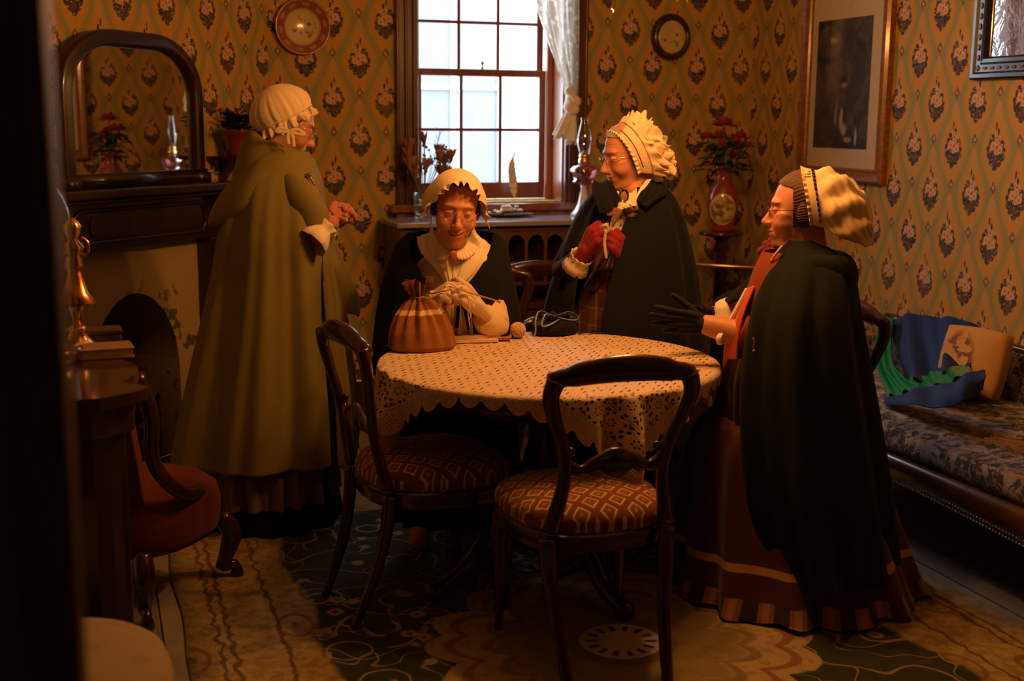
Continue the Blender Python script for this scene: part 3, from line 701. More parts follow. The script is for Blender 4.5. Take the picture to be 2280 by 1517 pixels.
M_LACE2 = simple('lace_dense', (.80, .76, .66), .9, bump=.4, bscale=300)
g = G(); P = smoothpath([(2.32, BY-.08, 1.66), (2.355, BY-.10, 1.61), (2.37, BY-.08, 1.57), (2.33, BY-.11, 1.545), (2.325, BY-.08, 1.59), (2.36, BY-.06, 1.62)], 30); g.tube(P, [.022+.006*math.sin(k) for k in range(30)], 12)
g.build('knot', M_LACE2, cu, True)
def tail(x0, x1, z1, w):
    def f(u, v):
        a = u*2*PI; r = w*(.45+.75*v)*(1+.25*math.sin(5*a+v*2)); return (x0+(x1-x0)*v+r*math.cos(a), BY-.08+r*.6*math.sin(a), 1.575+(z1-1.575)*v+.012*math.sin(3*a)*v)
    return f
g = G(); g.grid(tail(2.345, 2.285, 1.415, .030), 40, 14, True); g.grid(tail(2.355, 2.345, 1.385, .024), 40, 14, True); g.build('tail', M_LACE2, cu, True, solid=.002)
# ---------------- plates on the back wall
def plate_motif(name, base, rim, radius):
    t = NT(name); o = t.sep(t.coord()); x, z = o[0], o[2]; r = (x*x+z*z).sqrt()*(1/radius)
    c = t.mix(t.ramp(r, .60, .62), base, rim); n = t.voro(t.coord(), 34); m_ = t.ramp(t.noise(t.coord(), 20, 2), .46, .54)*t.ramp(r, .52, .42)
    c = t.mix(m_*t.ramp(n, .45, .3), c, (.14, .13, .06)); c = t.mix(t.ramp(t.voro(t.coord(), 42), .26, .18)*t.ramp(r, .34, .28), c, (.50, .12, .06))
    c = t.mix(t.ramp((r-.64).abs(), .02, .01), c, (.6, .4, .15)); c = t.mix(t.ramp((r-.80).abs(), .07, .05)*t.ramp((t.math('ARCTAN2', z, x)*10).sin(), -.2, .3)*.5, c, (.55, .36, .14))
    return t.done(c, .2, 0, .5, coat=.6)
pl1 = thing('wall_plate', 'round china plate with fruit painting and rust rim left of the window', 'plate', (.994, BY-.006, 1.925))
g = G(); R_ = []
for (r, y) in ((.001, -.012), (.07, -.012), (.078, -.018), (.125, -.032), (.131, -.034), (.131, -.028), (.08, -.004), (.001, 0)): R_.append([(r*math.cos(a), y, r*math.sin(a)) for a in np.linspace(0, 2*PI, 56, endpoint=False)])
g.rings(R_); g.build('plate_body', plate_motif('plate_one', (.60, .48, .24), (.26, .08, .03), .131), pl1, True)
pl2 = thing('wall_plate', 'small flower painted plate in a round dark frame right of the window', 'plate', (2.925, BY-.002, 1.932))
g = G(); R_ = []
for (r, y) in ((.078, -.014), (.080, -.03), (.09, -.036), (.105, -.028), (.112, -.012), (.112, 0), (.07, 0)): R_.append([(r*math.cos(a), y, r*1.08*math.sin(a)) for a in np.linspace(0, 2*PI, 56, endpoint=False)])
g.rings(R_, cap=False); g.build('round_frame', W_DARK, pl2, True)
g = G(); R_ = []
for (r, y) in ((.001, -.014), (.06, -.016), (.08, -.022), (.08, -.004), (.001, -.004)): R_.append([(r*math.cos(a), y, r*1.08*math.sin(a)) for a in np.linspace(0, 2*PI, 56, endpoint=False)])
g.rings(R_); g.build('plate_body', plate_motif('plate_two', (.58, .46, .22), (.50, .40, .2), .131), pl2, True)
# ---------------- pictures on the right wall
def frame_rings(g, y0, y1, z0, z1, prof):   # x = BX - depth
    R_ = []
    for w, d in prof: R_.append([(-d, y, z) for y, z in ((y0+w, z0+w), (y1-w, z0+w), (y1-w, z1-w), (y0+w, z1-w))])
    g.rings(R_, cap=False)
pc = thing('picture', 'tall dark engraving in a wide cream mount and brown wooden frame', 'picture', (BX, 0, 0))
A = (4.785, 5.50, 1.222, 2.20)
g = G(); frame_rings(g, *A, [(0, .002), (0, .03), (.012, .042), (.03, .036), (.048, .026), (.056, .03), (.062, .022), (.066, .012)])
t = wood('frame_oak', (.14, .05, .012), (.32, .13, .035), .35, (1, 1, 1), 6); g.build('frame', t, pc)
g = G(); g.box(-.012, -.002, A[0]+.06, A[1]-.06, A[2]+.06, A[3]-.06); g.build('mount', simple('mount_card', (.62, .55, .38), .9, var=.04), pc)
t = NT('engraving'); oc = t.coord(); o = t.sep(oc); y, z = o[1], o[2]
n1 = t.noise(t.mapping(oc, (1, 3, 1.6)), 4, 6, .65); n2 = t.noise(oc, 30, 3)
c = t.mix(t.ramp(n1*.8+n2*.2, .45, .75), (.016, .016, .015), (.13, .12, .095))
tree = t.ramp((y-5.235+(z-1.6)*.06).abs()+(n1-.5)*.16, .075, .02)*t.ramp(z, 1.55, 1.75); c = t.mix(tree*.65, c, (.20, .18, .12))
def pa(px, py): q = atX(px, py, BX-.012); return q[1], q[2]
for (px, py, ry, rz, k) in ((1873, 265, .014, .05, .9), (1878, 290, .02, .03, .8), (1905, 305, .010, .04, 1), (1886, 312, .03, .012, .8), (1880, 190, .03, .012, .6), (1862, 255, .010, .06, .4)):
    cy, cz = pa(px, py); c = t.mix(ell(t, y+(n2-.5)*.02, z+(n1-.5)*.05, cy, cz, ry, rz, .8)*k, c, (.46, .40, .30))
y0, _ = pa(1937, 190); y1, _ = pa(1817, 190); _, z0 = pa(1877, 331); _, z1 = pa(1877, 42)
g = G(); g.box(-.0135, -.0121, y0, y1, z0, z1); g.build('engraving', t.done(c, .6), pc)
g = G(); g.box(-.0165, -.0155, A[0]+.062, A[1]-.062, A[2]+.062, A[3]-.062); g.build('glazing', thin_glass('picture_glass', (.99, .99, .99), .015), pc)
wm = thing('wall_mirror', 'mirror in a carved black frame at the top right reflecting the window', 'mirror', (BX, 0, 0))
A = (3.45, 4.235, 1.672, 2.45)
g = G(); frame_rings(g, *A, [(0, .002), (0, .028), (.008, .036), (.022, .036), (.03, .028), (.058, .028), (.066, .036), (.08, .034), (.088, .02), (.09, .012)])
g.build('frame', simple('ebonised', (.016, .010, .008), .3, coat=.4), wm)
g = G()
for k in range(18): q = A[0]+.045+k*(A[1]-A[0]-.09)/17; g.ball((-.030, q, A[2]+.044), (.005, .013, .006), 8, 6)
for k in range(18): q = A[2]+.045+k*(A[3]-A[2]-.09)/17; g.ball((-.030, A[1]-.044, q), (.005, .006, .013), 8, 6)
g.build('frame_beads', simple('worn_gilt', (.35, .26, .16), .4, .6), wm, True)
t = NT('old_mirror'); n = t.noise(t.coord(), 14, 3, .6, .5); t.bump(n, .10, .006); MO = t.done((.72, .74, .72), .05, 1.0)
g = G(); g.box(-.014, -.006, A[0]+.08, A[1]-.08, A[2]+.08, A[3]-.08); g.build('mirror_glass', MO, wm)
# ---------------- pedestals, vases and plants
def pedestal(loc, label, h):
    o = thing('plant_stand', label, 'plant stand', (loc[0], loc[1], 0)); g = G()
    g.lathe([(.0, h), (.105, h), (.115, h-.008), (.11, h-.018), (.05, h-.03)], seg=32); g.build('tray', W_DARK, o, True)
    g = G(); g.lathe([(.05, h-.03), (.03, h-.05), (.045, h-.09), (.022, h-.11), (.032, h-.14), (.026, h-.17), (.034, h-.3), (.026, h-.5), (.045, .26), (.05, .22), (.03, .2)], seg=24); g.build('column', W_DARK, o, True)
    for k in range(3):
        a = k*2*PI/3+.4; c_, s_ = math.cos(a), math.sin(a)
        g = G(); g.tube(smoothpath([(.02*c_, .02*s_, .24), (.10*c_, .10*s_, .2), (.15*c_, .15*s_, .07), (.2*c_, .2*s_, .018)], 14), list(np.linspace(.024, .014, 14)), 10); g.build('leg', W_DARK, o, True)
    return o
def leaf_g(g, p, d, l, w, up=(0, 0, 1)):
    p = np.array(p); d = np.array(d)/np.linalg.norm(d); s_ = np.cross(d, up); s_ = s_/(np.linalg.norm(s_)+1e-9); n_ = np.cross(s_, d)
    def f(u, v):
        q = math.sin(PI*min(1, v*.95+.03))**.7*w*(u-.5)*2; return p+d*l*v+s_*q-n_*(.25*l*v*v)+n_*abs(u-.5)*w*.5
    g.grid(f, 5, 7)
v1 = atD(1607, 515, 6.35)
pedestal(v1, 'dark turned plant stand under the red rose vase in the far right corner', v1[2])
vz = thing('rose_vase', 'red porcelain vase with an oval painted medallion in the far corner', 'vase', v1)
t = NT('red_vase'); o = t.sep(t.coord()); 
ang = math.radians(-118)   # the side that faces the door
ux = o[0]*math.cos(ang+PI/2)+o[1]*math.sin(ang+PI/2); fr_ = t.ramp(o[0]*math.cos(ang)+o[1]*math.sin(ang), 0, .01)
e = ((ux*(1/.066))*(ux*(1/.066))+((o[2]-.115)*(1/.083))*((o[2]-.115)*(1/.083))).sqrt()
c = t.mix(t.noise(t.coord(), 6, 2), (.20, .022, .012), (.30, .04, .02)); inner = t.mix(t.ramp(t.noise(t.coord(), 28, 3), .46, .56), (.55, .45, .22), (.22, .16, .06))
inner = t.mix(t.ramp(t.voro(t.coord(), 30), .3, .2)*.8, inner, (.5, .2, .1)); c = t.mix(t.ramp(e, .98, .94)*fr_, c, (.62, .48, .2)); c = t.mix(t.ramp(e, .90, .86)*fr_, c, inner)
MRV = t.done(c, .15, 0, .5, coat=.8)
g = G(); g.lathe([(.045, 0), (.055, .008), (.05, .02), (.06, .05), (.078, .12), (.08, .17), (.07, .215), (.045, .245), (.035, .27), (.04, .31), (.058, .335), (.052, .335), (.034, .31), (.03, .27)], seg=40); g.build('vase_body', MRV, vz, True)
g = G(); gl = G(); gr2 = G()
heads = [(-.01, 0, .52, .048), (.05, -.02, .44, .03), (.10, .03, .46, .036), (-.09, .02, .46, .034), (.02, -.06, .38, .028), (-.05, -.05, .42, .026), (.13, 0, .42, .028), (.0, .06, .46, .04)]
for (x, y, z, r) in heads:
    g.tube(smoothpath([(0, 0, .3), (x*.4, y*.4, z*.8), (x, y, z)], 10), .003, 6)
    for k in range(22):
        a = k*2.4; q = (k/22)**.6; p = (x+r*q*math.cos(a)*.8, y+r*q*math.sin(a)*.8, z+r*.5*(1-q)); leaf_g(gr2, p, (math.cos(a)*q, math.sin(a)*q, 1.2-q), r*.8, r*.45)
for k in range(80):
    a = rnd.uniform(0, 6.28); r = rnd.uniform(.02, .14); z = rnd.uniform(.30, .46)-.2*max(0, r-.1); leaf_g(gl, (r*.7*math.cos(a), r*.7*math.sin(a), z), (math.cos(a), math.sin(a), rnd.uniform(-.5, .4)), rnd.uniform(.04, .07), .021)
g.build('stems', simple('green_stem', (.05, .09, .03), .7), vz, True); gl.build('leaves', simple('rose_leaf', (.035, .075, .035), .5), vz, True); gr2.build('rose_heads', simple('rose_red', (.42, .03, .025), .7), vz, True)
wsf = breast_thing('wall_shelf', 'small dark bracket shelf on the wallpaper right of the overmantel mirror', 'shelf', .37, 1.33)
g = G(); g.box(-.10, .10, .002, .19, -.018, 0); mods(g.build('board', W_DARK, wsf), bevel=.004)
g = G(); P = [(0.002, -.018), (.17, -.018), (.10, -.05), (.04, -.09), (.002, -.15)]; g.rings([[(-.012, y, z) for y, z in P], [(.012, y, z) for y, z in P]]); g.build('bracket', W_DARK, wsf)
v2 = bp(.37, 1.3301, .105)
pt = thing('potted_plant', 'low dark leafed plant in a red pot beside the overmantel mirror', 'plant', v2)
g = G(); g.lathe([(.045, 0), (.05, .01), (.06, .06), (.082, .105), (.088, .11), (.082, .113), (.07, .1), (.01, .095)], seg=32); g.build('pot', simple('red_pot', (.22, .03, .015), .3, coat=.5), pt, True)
g = G()
for k in range(120):
    a = rnd.uniform(0, 6.28); r = rnd.uniform(.0, .10)
    if (math.sin(a)-math.cos(a))*.707*r*.8 > .02: continue
    leaf_g(g, (r*.8*math.cos(a), r*.8*math.sin(a), .11+.06*rnd.random()), (math.cos(a)+.5, math.sin(a)-.5, rnd.uniform(.3, 1.6)), rnd.uniform(.03, .055), .016)
g.build('foliage', simple('dark_leaf', (.018, .03, .015), .45), pt, True)
g = G()
for k in range(22): a = rnd.uniform(0, 6.28); r = rnd.uniform(0, .10); g.ball((r*math.cos(a), r*math.sin(a), .18+.03*rnd.random()), .007, 7, 5)
g.build('buds', simple('bud_red', (.12, .02, .015), .5), pt, True)
# ---------------- glass barrier with brass rail
ba = thing('glass_barrier', 'low glass barrier panel with a brass top rail behind the table', 'barrier', (0, 0, 0))
pA = atY(1540, 593, 5.25); pB = atY(1700, 611, 5.02); zz = .83; pA[2] = pB[2] = zz
pA = pA+(pA-pB)*1.2; pB = pB+(pB-pA)*.25
g = G(); g.tube([pA, pB], .009, 10); g.build('rail', M_BRASS, ba, True)
dv = (pB-pA)/np.linalg.norm(pB-pA); nv = np.array([-dv[1], dv[0], 0])*.004
g = G(); g.add([pA-nv, pB-nv, pB+nv, pA+nv]+[np.array([p[0], p[1], .0]) for p in (pA-nv, pB-nv, pB+nv, pA+nv)], [(0, 1, 2, 3), (0, 4, 5, 1), (1, 5, 6, 2), (2, 6, 7, 3), (3, 7, 4, 0), (7, 6, 5, 4)]); g.build('glass_panel', thin_glass('barrier_glass', (.72, .74, .78), .04), ba)
for p in (pA, pB):
    g = G(); g.tube([(p[0], p[1], 0), (p[0], p[1], zz)], .012, 10); g.build('post', M_BRASS, ba, True)
# ---------------- sofa along the right wall
sf = thing('sofa', 'long carved sofa with grey and rust floral cover along the right wall', 'sofa', (3.0, 3.35, 0))
t = NT('sofa_floral'); oc = t.coord(); n = t.noise(oc, 17, 6, .75, .8); n2 = t.noise(oc, 4, 3); n3 = t.noise(oc, 26, 3, .7)
c = t.mix(t.ramp(n, .46, .54), (.025, .026, .034), (.25, .23, .225)); c = t.mix(t.ramp(n3, .54, .60)*.8, c, (.38, .33, .30)); c = t.mix(t.ramp(n2, .55, .64)*t.ramp(n3, .45, .55)*.8, c, (.24, .11, .04)); c = t.mix(t.ramp(n3, .42, .37), c, (.03, .03, .035))
t.bump(n, .3, .005); M_SOFA = t.done(c, .85, 0, .2, None, .2)
SFX = -.36; SY0, SY1 = -1.0, 1.22
g = G(); R_ = []
def seatsec(y):
    e = min(1, (SY1-y)/.12+.35, 1); 
    return [(SFX-.01, y, .355), (SFX-.03, y, .38), (SFX-.035, y, .41), (SFX-.02, y, .435+.01*e), (SFX+.05, y, .455+.012*math.sin(y*4)), (SFX+.2, y, .475), (SFX+.45, y, .485), (.40, y, .47), (.40, y, .355)]
for y in np.linspace(SY0, SY1, 40): R_.append(seatsec(y))
g.rings(R_); sc_ = g.build('seat', M_SOFA, sf, True)
g = G()
def railp(y): return .335-.045*math.cos((y+.3)*2.1)*.35
R_ = []
for y in np.linspace(SY0-.04, SY1+.03, 50):
    zc = .315-.03*math.sin((y-.2)*1.4)**2
    R_.append([(SFX+.02, y, .36), (SFX-.03, y, .357), (SFX-.045, y, zc+.02), (SFX-.03, y, zc-.02), (SFX-.02, y, zc-.05), (SFX+.02, y, zc-.05)])
g.rings(R_); g.build('front_rail', wood('sofa_wood', (.05, .020, .006), (.11, .045, .012), .22, (1, 12, 1)), sf, True)
g = G()
for rowz in (0, .016):
    for k in range(150):
        y = SY0+(SY1-SY0)*k/149; zc = .315-.03*math.sin((y-.2)*1.4)**2; g.ball((SFX-.026+.002, y, zc-.035-rowz), (.004, .0055, .004), 6, 4)
g.build('beading', simple('bead_polish', (.30, .28, .26), .15, .5, coat=1), sf, True)
g = G()
def sbf(u, v): y = SY0+(SY1+.02-SY0)*u; return (.26+.07*v*v+.02*math.sin(u*2*PI*4)*.3, y, .46+v*.18)
g.grid(sbf, 50, 14); g.build('backrest', M_SOFA, sf, True, solid=.07)
g = G()
P = [(.31, y, .655) for y in np.linspace(SY0, SY1, 30)]; g.tube(P, .02, 10); g.build('crest_rail', MATS['sofa_wood'], sf, True)
def armf(u, v):
    x = SFX+.0+(.66)*u; a = v*PI*1.15; return (x, SY1+.035-.055*math.cos(a)*1.0, .44+.17*v+.05*math.sin(a)+.0)
g = G()
R_ = []
for x in np.linspace(SFX-.0, .33, 12):
    R_.append([(x, SY1+.03+dy, z) for dy, z in ((-.03, .36), (-.045, .48), (-.055, .56), (-.045, .61), (0, .63), (.05, .615), (.07, .58), (.055, .48), (.05, .36))])
g.rings(R_); g.build('armrest', M_SOFA, sf, True)
for (x, y) in ((SFX+.02, SY0+.05), (SFX+.02, SY1-.08), (.34, SY0+.05), (.34, SY1-.08)):
    g = G(); g.lathe([(.028, .30), (.034, .27), (.02, .25), (.026, .2), (.018, .08), (.02, .06), (.014, 0)], (x, y, 0), 20); g.build('leg', MATS['sofa_wood'], sf, True)
# cushion
cn = thing('cushion', 'ochre cushion with a brown painted motif leaning on the sofa back', 'cushion', atX(2196, 882, 3.13)); cn.location = (3.08, 3.74, .492)
t = NT('ochre_cushion'); oc = t.coord(); o = t.sep(oc); n = t.noise(oc, 22, 3); m_ = t.ramp(n, .5, .56)*ell(t, o[1], o[2], .045, .13, .075, .10, .5)
c = t.mix(t.noise(oc, 5, 3), (.42, .23, .07), (.56, .34, .12)); c = t.mix(m_*.85, c, (.10, .035, .02)); MC = t.done(c, .9, 0, .2, None, .2)
g = G(); R_ = []
for k in range(21):
    q = -1+2*k/20; 
    ring = []
    for j in range(40):
        a = 2*PI*j/40; cx_, sx_ = math.cos(a), math.sin(a); sq = 1/max(abs(cx_), abs(sx_))**.82; rr = (1-abs(q)**4)**.42
        ring.append((.05*q, .14*cx_*sq*rr, .13+.13*sx_*sq*rr))
    R_.append(ring)
g.rings(R_); o = g.build('cushion_body', MC, cn, True); cn.rotation_euler = (0, math.radians(14), math.radians(12))
cn2 = thing('cushion', 'brown patterned cushion further along the sofa at the right edge', 'cushion', (3.10, 3.30, .492)); cn2.rotation_euler = (0, math.radians(14), math.radians(-6))
o = new('cushion_body', [v.co for v in o.data.vertices], [tuple(p.vertices) for p in o.data.polygons], fabric('brown_cushion', (.13, .07, .03)), cn2, True)
# ---------------- hanging lamp over the table
hl = thing('chandelier', 'hanging brass lamp with crystal drops over the table', 'lamp', (0, 0, 0))
g = G(); g.tube([(CH[0], CH[1], CZ), (CH[0], CH[1], CH[2]+.05)], .008, 8); g.lathe([(.05, 0), (.05, -.02), (.02, -.05)], (CH[0], CH[1], CZ), 20); g.ball((CH[0], CH[1], CH[2]+.05), .04, 16, 12); g.build('stem', M_BRASS, hl, True)
for (x, y, z) in LAMPS:
    g = G(); g.tube(smoothpath([(CH[0], CH[1], CH[2]+.05), ((CH[0]+x)/2, (CH[1]+y)/2, CH[2]+.0), (x, y, CH[2]+.10)], 12), .006, 8); g.lathe([(.03, .10), (.03, .08), (.01, .09)], (x, y, z), 16); g.build('arm', M_BRASS, hl, True)
for px, py in ((1365, 28), (1508, 3), (1530, 5)):
    p = atD(px, py, 3.50); g = G(); g.tube([p+np.array([0, 0, .22]), p+np.array([0, 0, .07])], .001, 5); g.lathe([(.001, 0), (.006, .01), (.0055, .05), (.002, .07)], p, 6); g.build('crystal_drop', glass('crystal', (1, 1, 1), .01), hl)
g = G(); P = [(CH[0]+.2*math.cos(a), CH[1]+.2*math.sin(a), CH[2]-.08) for a in np.linspace(0, 2*PI, 40)]; g.tube(P, .006, 8, cap=False); 
for k in range(3): a = k*2*PI/3; g.tube([(CH[0], CH[1], CH[2]+.04), (CH[0]+.2*math.cos(a), CH[1]+.2*math.sin(a), CH[2]-.08)], .003, 6)
g.build('ring', M_BRASS, hl, True)
# ================================================================== TABLE, CHAIRS, THINGS ON THE TABLE
TC = (1.375, 3.66); TR = .535; TH_ = .735
M_SEAT = None
t = NT('seat_tapestry'); o = t.sep(t.coord()); u = (o[0]+o[1])*(1/.078); v = (o[0]-o[1])*(1/.078)
fu = (u.fract()-.5).abs(); fv = (v.fract()-.5).abs(); d = fu.max(fv); w = t.noise(t.coord(), 60, 2)*.06
c = t.mix(t.ramp(d+w, .42, .40), (.20, .055, .025), (.17, .13, .045)); c = t.mix(t.ramp((d+w-.33).abs(), .05, .03), c, (.66, .42, .14)); c = t.mix(t.ramp(d+w, .27, .24), c, (.24, .07, .03)); c = t.mix(t.ramp(d+w, .12, .09), c, (.36, .22, .08))
t.bump(t.noise(t.coord(), 300, 2), .5, .003); M_SEAT = t.done(c, .95, 0, .2, None, .2)
def dining_chair(label):
    ch = thing('dining_chair', label, 'chair', (0, 0, 0))
    g = G(); R_ = []
    def outl(k, n=44):
        P = []
        for a in np.linspace(0, 2*PI, n, endpoint=False):
            x = math.copysign(abs(math.cos(a))**.72, math.cos(a)); y = math.copysign(abs(math.sin(a))**.72, math.sin(a))
            P.append((k*x*(.225+.022*y), k*y*.225+.01))
        return P
    for z, k in ((.405, .97), (.415, 1.0), (.44, 1.0), (.462, .93), (.478, .78), (.487, .55), (.491, .25), (.492, .03)): R_.append([(x, y, z) for x, y in outl(k)])
    g.rings(R_); g.build('seat', M_SEAT, ch, True)
    g = G(); g.rings([[(x, y, z) for x, y in outl(k)] for z, k in ((.350, .95), (.355, .985), (.375, .99), (.385, 1.01), (.400, 1.01), (.406, .98))]); autosmooth(g.build('seat_frame', W_DARK, ch, True), .5)
    # back posts with their legs below, in one sweep each side
    for s_ in (-1, 1):
        g = G(); P = smoothpath([(s_*.165, -.195, .42), (s_*.150, -.212, .50), (s_*.138, -.226, .58), (s_*.150, -.240, .66), (s_*.180, -.256, .74), (s_*.195, -.268, .80), (s_*.183, -.274, .842)], 26)
        g.tube(P, list(np.interp(np.linspace(0, 1, 26), [0, .3, .6, 1], [.024, .019, .019, .026])), 12, flat=.8, upv=(0, 1, 0)); g.build('back_post', W_DARK, ch, True)
    g = G()
    def rail(u):
        a = (u-.5)*2; x = .198*a; zc = .838+.028*(1-abs(a)**2.2); th = .024+.012*(1-a*a)-.004*max(0, 1-((abs(a)-.78)/.1)**2); return x, zc, th
    R_ = []
    for u in np.linspace(-.01, 1.01, 40):
        x, zc, th = rail(u); y = -.276+.012*((u-.5)*2)**2
        R_.append([(x, y+.017*math.cos(q), zc+th*math.sin(q)) for q in np.linspace(0, 2*PI, 14, endpoint=False)])
    g.rings(R_); g.build('top_rail', W_DARK, ch, True)
    g = G(); R_ = []
    for u in np.linspace(0, 1, 60):
        a = (u-.5)*2; x = .142*a; up_ = .618+.030*math.exp(-(a/.38)**2)-.014*math.exp(-((abs(a)-.66)/.14)**2)+.016*math.exp(-((abs(a)-.93)/.06)**2)
        lo = .585-.016*abs(math.cos(a*PI*1.6))-.006*math.exp(-(a/.25)**2)+.010*math.exp(-((abs(a)-.62)/.1)**2)
        y = -.231+.006*a*a; R_.append([(x, y-.010, lo+.004), (x, y, lo), (x, y+.010, lo+.004), (x, y+.010, up_-.004), (x, y, up_), (x, y-.010, up_-.004)])
    g.rings(R_)
    g.build('middle_rail', W_DARK, ch, True)
    for s_ in (-1, 1):
        g = G(); g.ball((s_*.122, -.222, .640), (.013, .009, .013), 10, 8); 
        g.build('scroll', W_DARK, ch, True)
    for s_ in (-1, 1):
        g = G(); P = smoothpath([(s_*.172, -.19, .40), (s_*.168, -.20, .30), (s_*.155, -.225, .18), (s_*.145, -.27, .06), (s_*.140, -.295, .0)], 18)
        g.tube(P, list(np.linspace(.025, .016, 18)), 10, flat=.85, upv=(0, 1, 0)); g.build('leg', W_DARK, ch, True)
        g = G(); g.lathe([(.022, .37), (.026, .345), (.020, .33), (.027, .31), (.024, .28), (.019, .25), (.022, .2), (.015, .08), (.019, .06), (.013, .045), (.012, 0)], (s_*.19, .18, 0), 20); g.build('leg', W_DARK, ch, True)
    return ch
chB = dining_chair('dark balloon backed dining chair in front of the table, seen from behind')
def place(o, x, y, fx, fy): o.location = (x, y, .012 if RX0 < x < RX1 and y < RY1 else 0); o.rotation_euler = (0, 0, math.atan2(-fx, fy))
spots = [(None, 1.275, 3.105, .02, 1, ''),
         (1, .955, 3.60, .99, .13, 'dark balloon backed dining chair on the left of the table, seen side on'),
         (1, 1.50, 4.60, -.12, -1, 'dark dining chair under the seated knitter behind the table'),
         (1, 1.83, 5.28, .0, 1, 'dark dining chair standing close to the cabinet under the window'),
         (1, 2.165, 3.56, -1, -.05, 'dark dining chair under the seated woman in the dark cloak at the right')]
CHAIRS = []
for k, x, y, fx, fy, lb in spots:
    c_ = chB if k is None else copy_tree(chB)
    if k: c_['label'] = lb
    place(c_, x, y, fx, fy); c_['group'] = 'balloon backed dining chairs'; CHAIRS.append(c_)
# ---- table
tb = thing('dining_table', 'round dark pedestal table under the lace cloth', 'table', (TC[0], TC[1], .012))
g = G(); g.lathe([(.02, .695), (TR-.03, .695), (TR-.01, .700), (TR, .710), (TR, .718), (TR-.012, .722), (.02, .7225)], seg=72); g.build('tabletop', wood('table_wood', (.10, .028, .009), (.20, .06, .018), .2, (1, 1, 1), 4), tb, True)
g = G(); g.lathe([(.42, .694), (.42, .62), (.405, .615), (.405, .694)], seg=60); g.build('apron', W_DARK, tb, True)
g = G(); g.lathe([(.12, .62), (.08, .58), (.05, .5), (.075, .42), (.09, .36), (.07, .3), (.055, .27), (.095, .23), (.10, .16), (.06, .12), (.04, .10)], seg=32); g.build('pedestal', W_DARK, tb, True)
g = G(); g.lathe([(.14, .694), (.14, .60), (.1, .58)], seg=24); g.build('block', W_DARK, tb, True)
for a in (-68, 22, 112, 202):
    a = math.radians(a-8); c_, s_ = math.cos(a), math.sin(a)
    P = smoothpath([(.05*c_, .05*s_, .24), (.13*c_, .13*s_, .245), (.22*c_, .22*s_, .17), (.31*c_, .31*s_, .075), (.40*c_, .40*s_, .032), (.455*c_, .455*s_, .026)], 24)
    g = G(); g.tube(P, list(np.interp(np.linspace(0, 1, 24), [0, .3, .8, .92, 1], [.045, .04, .026, .03, .018])), 12); g.build('leg', W_DARK, tb, True)
# ---- lace cloth: square, corners hanging, scalloped edge
t = NT('crochet_lace'); U = t.coord('UV'); o = t.sep(U); x, y = o[0], o[1]; r = (x*x+y*y).sqrt()
# top area: rows of little dashes; outer: net with rosettes
row = (y*(1/.019)); ri = row.floor(); xs = (x*(1/.052)+ri*.37).fract(); rf_ = (row.fract()-.5).abs()
dash = t.ramp(rf_, .16, .10)*t.ramp((xs-.5).abs(), .28, .22)*t.ramp(t.noise(t.mapping(U, (20, 60, 1)), 1, 1), .42, .5)
net = t.ramp((x*(PI/.0065)).sin().abs(), .62, .75)*t.ramp((y*(PI/.0065)).sin().abs(), .62, .75)
cx = (x*(1/.074)).fract()-.5; cy = (y*(1/.074)).fract()-.5; rr = (cx*cx+cy*cy).sqrt(); th = t.math('ARCTAN2', cy, cx)
ros = t.ramp((rr-.44).abs(), .07, .03)*t.ramp((th*9).sin(), -.1, .3); ros = ros.max(t.ramp((rr-.14).abs(), .05, .02)*t.ramp((th*6).sin(), .0, .4)); ros = ros.max(t.ramp(rr, .50, .56)*t.ramp((cx*14).sin().abs(), .3, .6)*.9)
out_ = t.ramp(r, TR-.02, TR+.02)
dm_ = t.ramp(x.abs().max(y.abs()), .515, .525)      # border band of open net
hole = dash*(1-out_)+out_*((ros*(1-dm_)).max(net*dm_))
tex = t.noise(U, 400, 2); rib = (y*(PI*2/.004)).sin()
c = t.mix(tex, (.66, .47, .29), (.94, .72, .48)); t.bump(tex+rib*.3+hole*-.8, .5, .002)
al = 1-hole
M_CLOTH = t.done(c, .75, 0, .35, al, .2)
clo = tag(bpy.data.objects.new('tablecloth', None), 'cream crocheted lace cloth with scalloped hanging corners on the round table', 'tablecloth'); bpy.data.objects.remove(clo)
CA = math.radians(18.85+6-90-25+0)      # direction of one hanging corner, world angle
